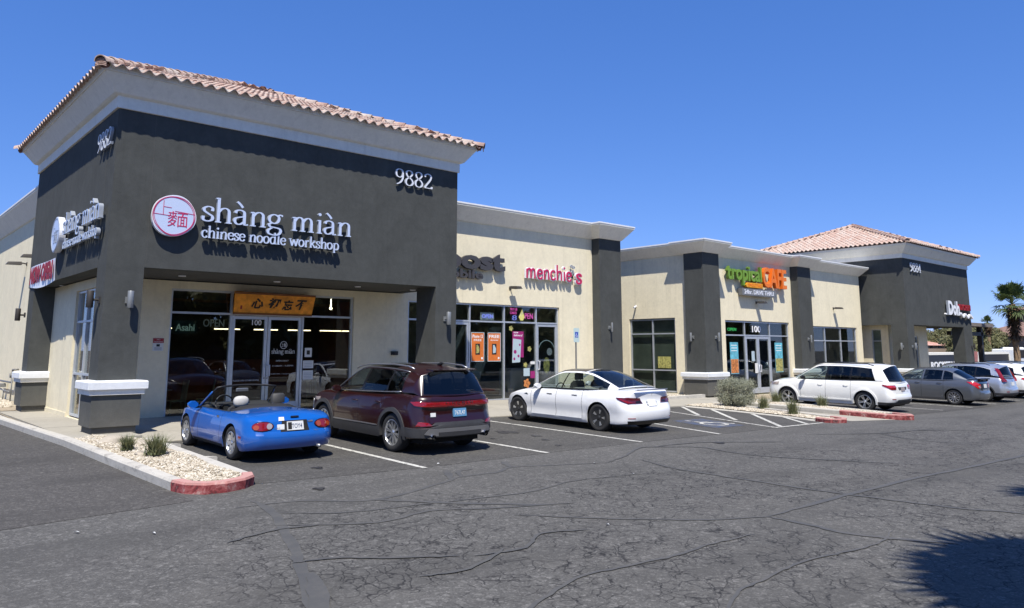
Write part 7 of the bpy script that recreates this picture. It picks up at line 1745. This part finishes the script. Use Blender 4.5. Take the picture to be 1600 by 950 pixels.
for a0, a1, z0, z1, lab in ((10.28, 10.50, 1.62, 1.88, 'white square sticker with black mark on the pane right of the restaurant doors'), (10.24, 10.56, 1.30, 1.52, 'white paper notice, middle of the pane right of the doors'), (10.24, 10.56, .98, 1.24, 'white paper notice, lowest on the pane right of the doors')):
    p = poster('paper_notice', FS, a0, a1, z0, z1, OUTG, M_PAPER, lab, 'notice')
    if z0 > 1.6: poster('picture', FS, a0 + .06, a1 - .06, z0 + .07, z1 - .07, OUTG + .007, M_BLACK, None, parent=p, th=.001)
    else:
        for k in range(4): poster('line', FS, a0 + .04, a1 - .04, z0 + .04 + .045 * k, z0 + .052 + .045 * k, OUTG + .007, M_RETURN, None, parent=p, th=.001)
for a0, a1, lab in ((30.1, 30.75, 'tall blue and orange drinks poster left of the cafe doors'), (33.95, 34.65, 'tall blue and yellow drinks poster right of the cafe doors')):
    p = poster('poster', F3, a0, a1, .75, 2.15, -.10, M_PBLUE, lab); poster('picture', F3, a0 + .02, a1 - .02, .78, 1.4, -.093, M_PFOOD if a0 < 31 else M_PYEL, None, parent=p, th=.002)
    for k in range(3): poster('line', F3, a0 + .08, a1 - .1, 2.0 - k * .12, 2.03 - k * .12, -.093, M_WHT, None, parent=p, th=.001)
poster('poster', F3, 31.8, 32.05, 1.3, 1.75, -.06, M_PGREY, 'pale notice on the left cafe door, upper'); poster('poster', F3, 32.05, 32.3, .75, 1.2, -.06, M_PAPER, 'white notice on the left cafe door, lower'); poster('poster', S2, -21.2, -20.5, 1.02, 1.52, -.09, M_PYEL, 'yellow and green food poster in the cafe side window')
# gas pipework on the cream side wall
gp = empty('gas_pipes', (4.7, 27.2, .6), 'grey gas pipes and meter fittings on the cream side wall', 'pipes')
m = MB(); m.tube([(4.74, 27.0, 1.18), (4.62, 27.0, 1.18), (4.62, 27.25, 1.18), (4.62, 27.25, .75), (4.62, 29.5, .75)], .03, 8); m.build('upper_pipe', M_STEEL, gp, True)
m = MB(); m.tube([(4.60, 27.1, 1.0), (4.60, 27.12, .15)], .02, 8); m.tube([(4.58, 27.3, .45), (4.58, 28.2, .45), (4.58, 29.5, .50)], .025, 8); m.tube([(4.58, 28.4, .5), (4.58, 28.4, .1), (4.5, 29.4, .1)], .02, 6); m.build('lower_pipe', M_STEEL, gp, True)
m = MB(); m.lathe([(0, -.06), (.08, -.05), (.08, .05), (0, .06)], Matrix.Translation((4.60, 27.28, .98)) @ Matrix.Rotation(pi / 2, 4, 'Y'), 14); rbox(m, (4.5, 28.7, .55), (4.68, 28.95, .68), .015); m.build('valve', M_STEEL, gp)
gp.location.y += 2.9
# ================================================================ beyond the far corner
M_PATIO = plain("patio_metal", (.045, .038, .034), .6, var=.2); M_PATIOT = plain("patio_roof", (.20, .17, .145), .7, var=.15)
pt = empty('patio_cover', (56, 20, F4), 'flat tan patio roof on dark posts behind the far corner building', 'patio cover')
m = MB(); m.box((X3b + .3, 17.6, 3.35), (60.6, 25.5, 3.58)); m.build('roof', M_PATIOT, pt)
for (x, y) in ((60.0, 18.3), (60.0, 24.8), (55.4, 24.8)): m = MB(); m.box((x - .15, y - .15, -.5), (x + .15, y + .15, 3.345)); m.build('post', M_PATIO, pt)
m = MB(); m.box((X3b + .02, 18.15, 2.75), (60.3, 18.4, 3.0)); m.build('beam', M_PATIO, pt); m = MB(); m.box((50.5, 24.7, 2.75), (60.3, 24.95, 3.0)); m.build('beam', M_PATIO, pt)
def trailer():
    r = empty('trailer', (80, 27.5, -.33), 'long black panelled trailer with white edging and white lettering behind the far building', 'trailer')
    T = Matrix.Translation((75.6, 27.5, -.33))
    for (a, b) in ((0, 13.2), (14.4, 23.4)):
        m = MB(T); m.box((a, 0, .12), (b, 2.4, 1.62)); m.build('body', plain("trailer_black", (.014, .014, .016), .35), r)
        m = MB(T); m.box((a - .05, -.06, 1.623), (b + .05, 2.46, 1.85)); m.box((b + .003, -.06, .1), (b + .3, 2.46, 1.62)); m.build('edging', M_GREY, r)
        for x in (a + 1.5, b - 1.5): m = MB(T @ Matrix.Translation((x, -.1, .3)) @ Matrix.Rotation(pi / 2, 4, 'X')); m.lathe([(0, -.1), (.25, -.1), (.3, 0), (.25, .1), (0, .1)], None, 16); m.build('wheel', C_RUB, r)
    text_parts("ROCKSTAR", T @ Matrix.Rotation(pi / 2, 4, 'X'), (.6, 7.2, .35, 1.0), .01, .03, [M_WHT], r, 'letter', .04)
trailer()
def box_truck():
    r = empty('box_truck', (101, 27, -.33), 'white panel truck standing right of the black trailer', 'truck')
    T = Matrix.Translation((99.8, 27.2, -.45)); m = MB(T); rbox(m, (0, 0, .5), (2.2, 2.2, 2.3), .06); m.build('body', M_CAP, r)
    m = MB(T); rbox(m, (2.3, .1, .5), (5.2, 2.1, 2.5), .2); m.build('cab', M_CAP, r); m = MB(T); m.box((2.7, .06, 1.3), (4.8, .09, 2.2)); m.build('window', M_BLACK, r)
    for x in (.8, 4.3): m = MB(T @ Matrix.Translation((x, .2, .45)) @ Matrix.Rotation(pi / 2, 4, 'X')); m.lathe([(0, -.12), (.42, -.1), (.45, 0), (.42, .1), (0, .12)], None, 18); m.build('wheel', C_RUB, r)
box_truck()
M_FLAGR = plain("faded_red_flag", (.50, .20, .18), .8, var=.3)
for k, (x, y) in enumerate(((62.6, 19.6), (63.9, 19.9))):
    r = empty('feather_flag', (x, y, -.4), 'faded red and white feather flag, %s of the two by the patio post' % ('left', 'right')[k], 'flag', 'feather flags by the patio'); m = MB(); m.tube([(x, y, -.4), (x, y, 1.2), (x + .12, y, 1.75)], .015, 5); m.build('pole', M_STEEL, r)
    m = MB(); v = []
    for i in range(7): t = i / 6; v += [(x + .02 + .10 * t * t, y, -.1 + 1.8 * t), (x + .02 + .10 * t * t + .62 * sin(pi * (.15 + .8 * t)), y + .12 * sin(4 * t), -.1 + 1.75 * t)]
    m.add(v, [(2 * i, 2 * i + 1, 2 * i + 3, 2 * i + 2) for i in range(6)]); m.build('cloth', M_FLAGR, r, True)
# houses and walls across the road
M_TAN = plain("tan_house_wall", (.30, .23, .17), .9, var=.12); M_BRN = plain("brown_house_wall", (.10, .075, .065), .9, var=.1); M_RTILE = plain("house_roof", (.22, .135, .105), .9, var=.25, vscale=2.5, bmp=.4, bscale=9); M_PINKR = plain("pink_roof", (.50, .27, .2), .9, var=.2)
def house(x, y, w, d, h, rh, label, wall, roofm, name='house', hip=True, wins=3):
    r = empty(name, (x, y, -.3), label, 'house', 'houses beyond the lot'); m = MB(); m.box((x, y, -.6), (x + w, y + d, h)); m.build('wall', wall, r)
    o = .6; v = [(x - o, y - o, h + .003), (x + w + o, y - o, h + .003), (x + w + o, y + d + o, h + .003), (x - o, y + d + o, h + .003)]; a = min(w, d) / 2
    v += [(x + a, y + d / 2, h + rh), (x + w - a, y + d / 2, h + rh)] if hip else [(x - o, y + d / 2, h + rh), (x + w + o, y + d / 2, h + rh)]
    mk('roof', v, [(0, 1, 5, 4), (1, 2, 5), (2, 3, 4, 5), (3, 0, 4), (3, 2, 1, 0)], roofm, r)
    for k in range(wins):
        wx = x + w * (k + .6) / wins - .6; f = MB(); f.box((wx, y - .06, h * .5), (wx + 1.2, y - .002, h * .5 + 1.3)); fo = f.build('window', M_CAP, r); p_ = MB(); p_.box((wx + .1, y - .075, h * .5 + .1), (wx + 1.1, y - .062, h * .5 + 1.2)); p_.build('pane', C_BLK, fo)
    return r
house(117, 19, 13, 13.2, 7.0, 1.5, 'dark brown two-storey house behind the tall palm', M_BRN, M_RTILE, wins=3); house(108, 24.5, 8, 9.5, 3.4, 1.8, 'low brown-roofed house wing in front of the two-storey house', M_TAN, M_RTILE, wins=2)
house(104, 38, 14, 8, 2.3, .9, 'low pale building with red roof seen through the far patio', M_CAP, M_PINKR, wins=5); house(124, 36, 16, 10, 3.9, 1.6, 'tan house with brown roof beyond the olive trees', M_TAN, M_RTILE)
wl = MB(); wl.box((70, 33, -.6), (99, 33.3, 1.9)); tag(wl.build('far_wall', M_TAN), 'low tan block wall across the road beyond the patio', 'wall')
def tree(x, y, h, r, lab, seed, mat=None, n=5200, ls=.34):
    root = empty('tree', (x, y, -.4), lab, 'tree', 'trees beyond the far building'); rn = random.Random(seed); t = MB(); top = (x + rn.uniform(-.4, .4), y, h * .45)
    t.tube([(x, y, -.5), (x, y, h * .2), top], [.22, .18, .12], 8)
    for k in range(7): a = k * .9 + rn.uniform(-.3, .3); t.tube([top, (x + r * .4 * cos(a), y + r * .4 * sin(a), h * .62), (x + r * .75 * cos(a), y + r * .75 * sin(a), h * rn.uniform(.65, .85))], [.08, .05, .02], 5)
    t.build('trunk', M_STEM, root); crown('crown', mat or M_OLIVE, root, x, y, h * .60, r, r, h * .40, n, ls, seed, clumps=34)
for k, (x, y, h, r, lab) in enumerate([(101.5, 32, 4.5, 2.9, 'olive-green tree behind the black trailer, leftmost of the clump'), (105.5, 32.4, 4.9, 3.0, 'second olive-green tree of the clump behind the trailer'), (109.5, 32.2, 4.5, 2.8, 'third olive-green tree of the clump behind the trailer'), (113.5, 33.0, 4.2, 2.7, 'brownish olive tree at the right of the clump behind the trailer'), (96, 30.6, 3.4, 2.2, 'low olive tree left of the clump behind the trailer'), (118, 41.0, 4.8, 2.6, 'round tree seen through the opening of the far building'), (113, 40.8, 3.4, 2.2, 'low tree seen through the far opening, left of the round tree')]): tree(x, y, h, r, lab, 20 + k)
fan_palm(57.9, 15.6, -.33, 5.1, 1.75, 'tall fan palm with a shaggy brown skirt right of the far building', 3, nfr=27, skirt=2.3)
fan_palm(100, 29.6, -.33, 5.2, 1.0, 'distant small palm seen beyond the patio roof', 5, nfr=22, skirt=1.2); fan_palm(121, 42.5, -.33, 6.0, 1.3, 'distant palm seen through the far opening', 6, nfr=20, skirt=1.2)
# the palm behind the viewer whose shadow falls on the asphalt
fan_palm(5.8, -2.2, gz(7, -3), 7.6, 2.55, 'fan palm standing right of the viewer, its shadow on the asphalt', 9, nfr=46, skirt=1.4)
fan_palm(11.3, -.85, gz(10, -2), 7.4, 1.8, 'second fan palm right of the viewer, edge of its shadow on the asphalt', 12, nfr=40, skirt=1.4)

for k, (x, y) in enumerate([(6, -15), (14, -17), (22, -15.5), (30, -17), (39, -15), (48, -17), (58, -16), (69, -17), (82, -16)]):  # added tree row out of view, covers the sky mirrored in the shop glass
    tree(x, y, 7.4 + .8 * sin(k * 2.1), 4.6, 'unseen leafy tree added behind the viewer to darken the shop glass, number %s from the left' % ['one', 'two', 'three', 'four', 'five', 'six', 'seven', 'eight', 'nine'][k], 60 + k, None, 5500, .85)
suv((13.2, -4.6, gz(13, -5)), 'silver SUV parked across the aisle behind the viewer, mirrored in the shop glass', P_SILVER, 'low')
suv((17.5, -5.0, gz(17, -5)), 'dark SUV parked across the aisle behind the viewer, mirrored in the restaurant windows', P_GREY, 'tall')
suv((24.5, -5.0, gz(24, -5)), 'white SUV parked across the aisle behind the viewer, mirrored in the cafe glass', P_WHITE2, 'low')
suv((33.5, -5.0, gz(33, -5)), 'black-looking SUV across the aisle behind the viewer, rightmost of the mirrored ones', C_BLK, 'low')

bw = MB(); bw.box((-12, -24, -.6), (110, -23.6, 3.1)); tag(bw.build('far_wall', M_BRN), 'long dark brown wall added unseen behind the viewer to block bright sky in the shop glass', 'wall')  # added out of view, hides the low sky from the window reflections
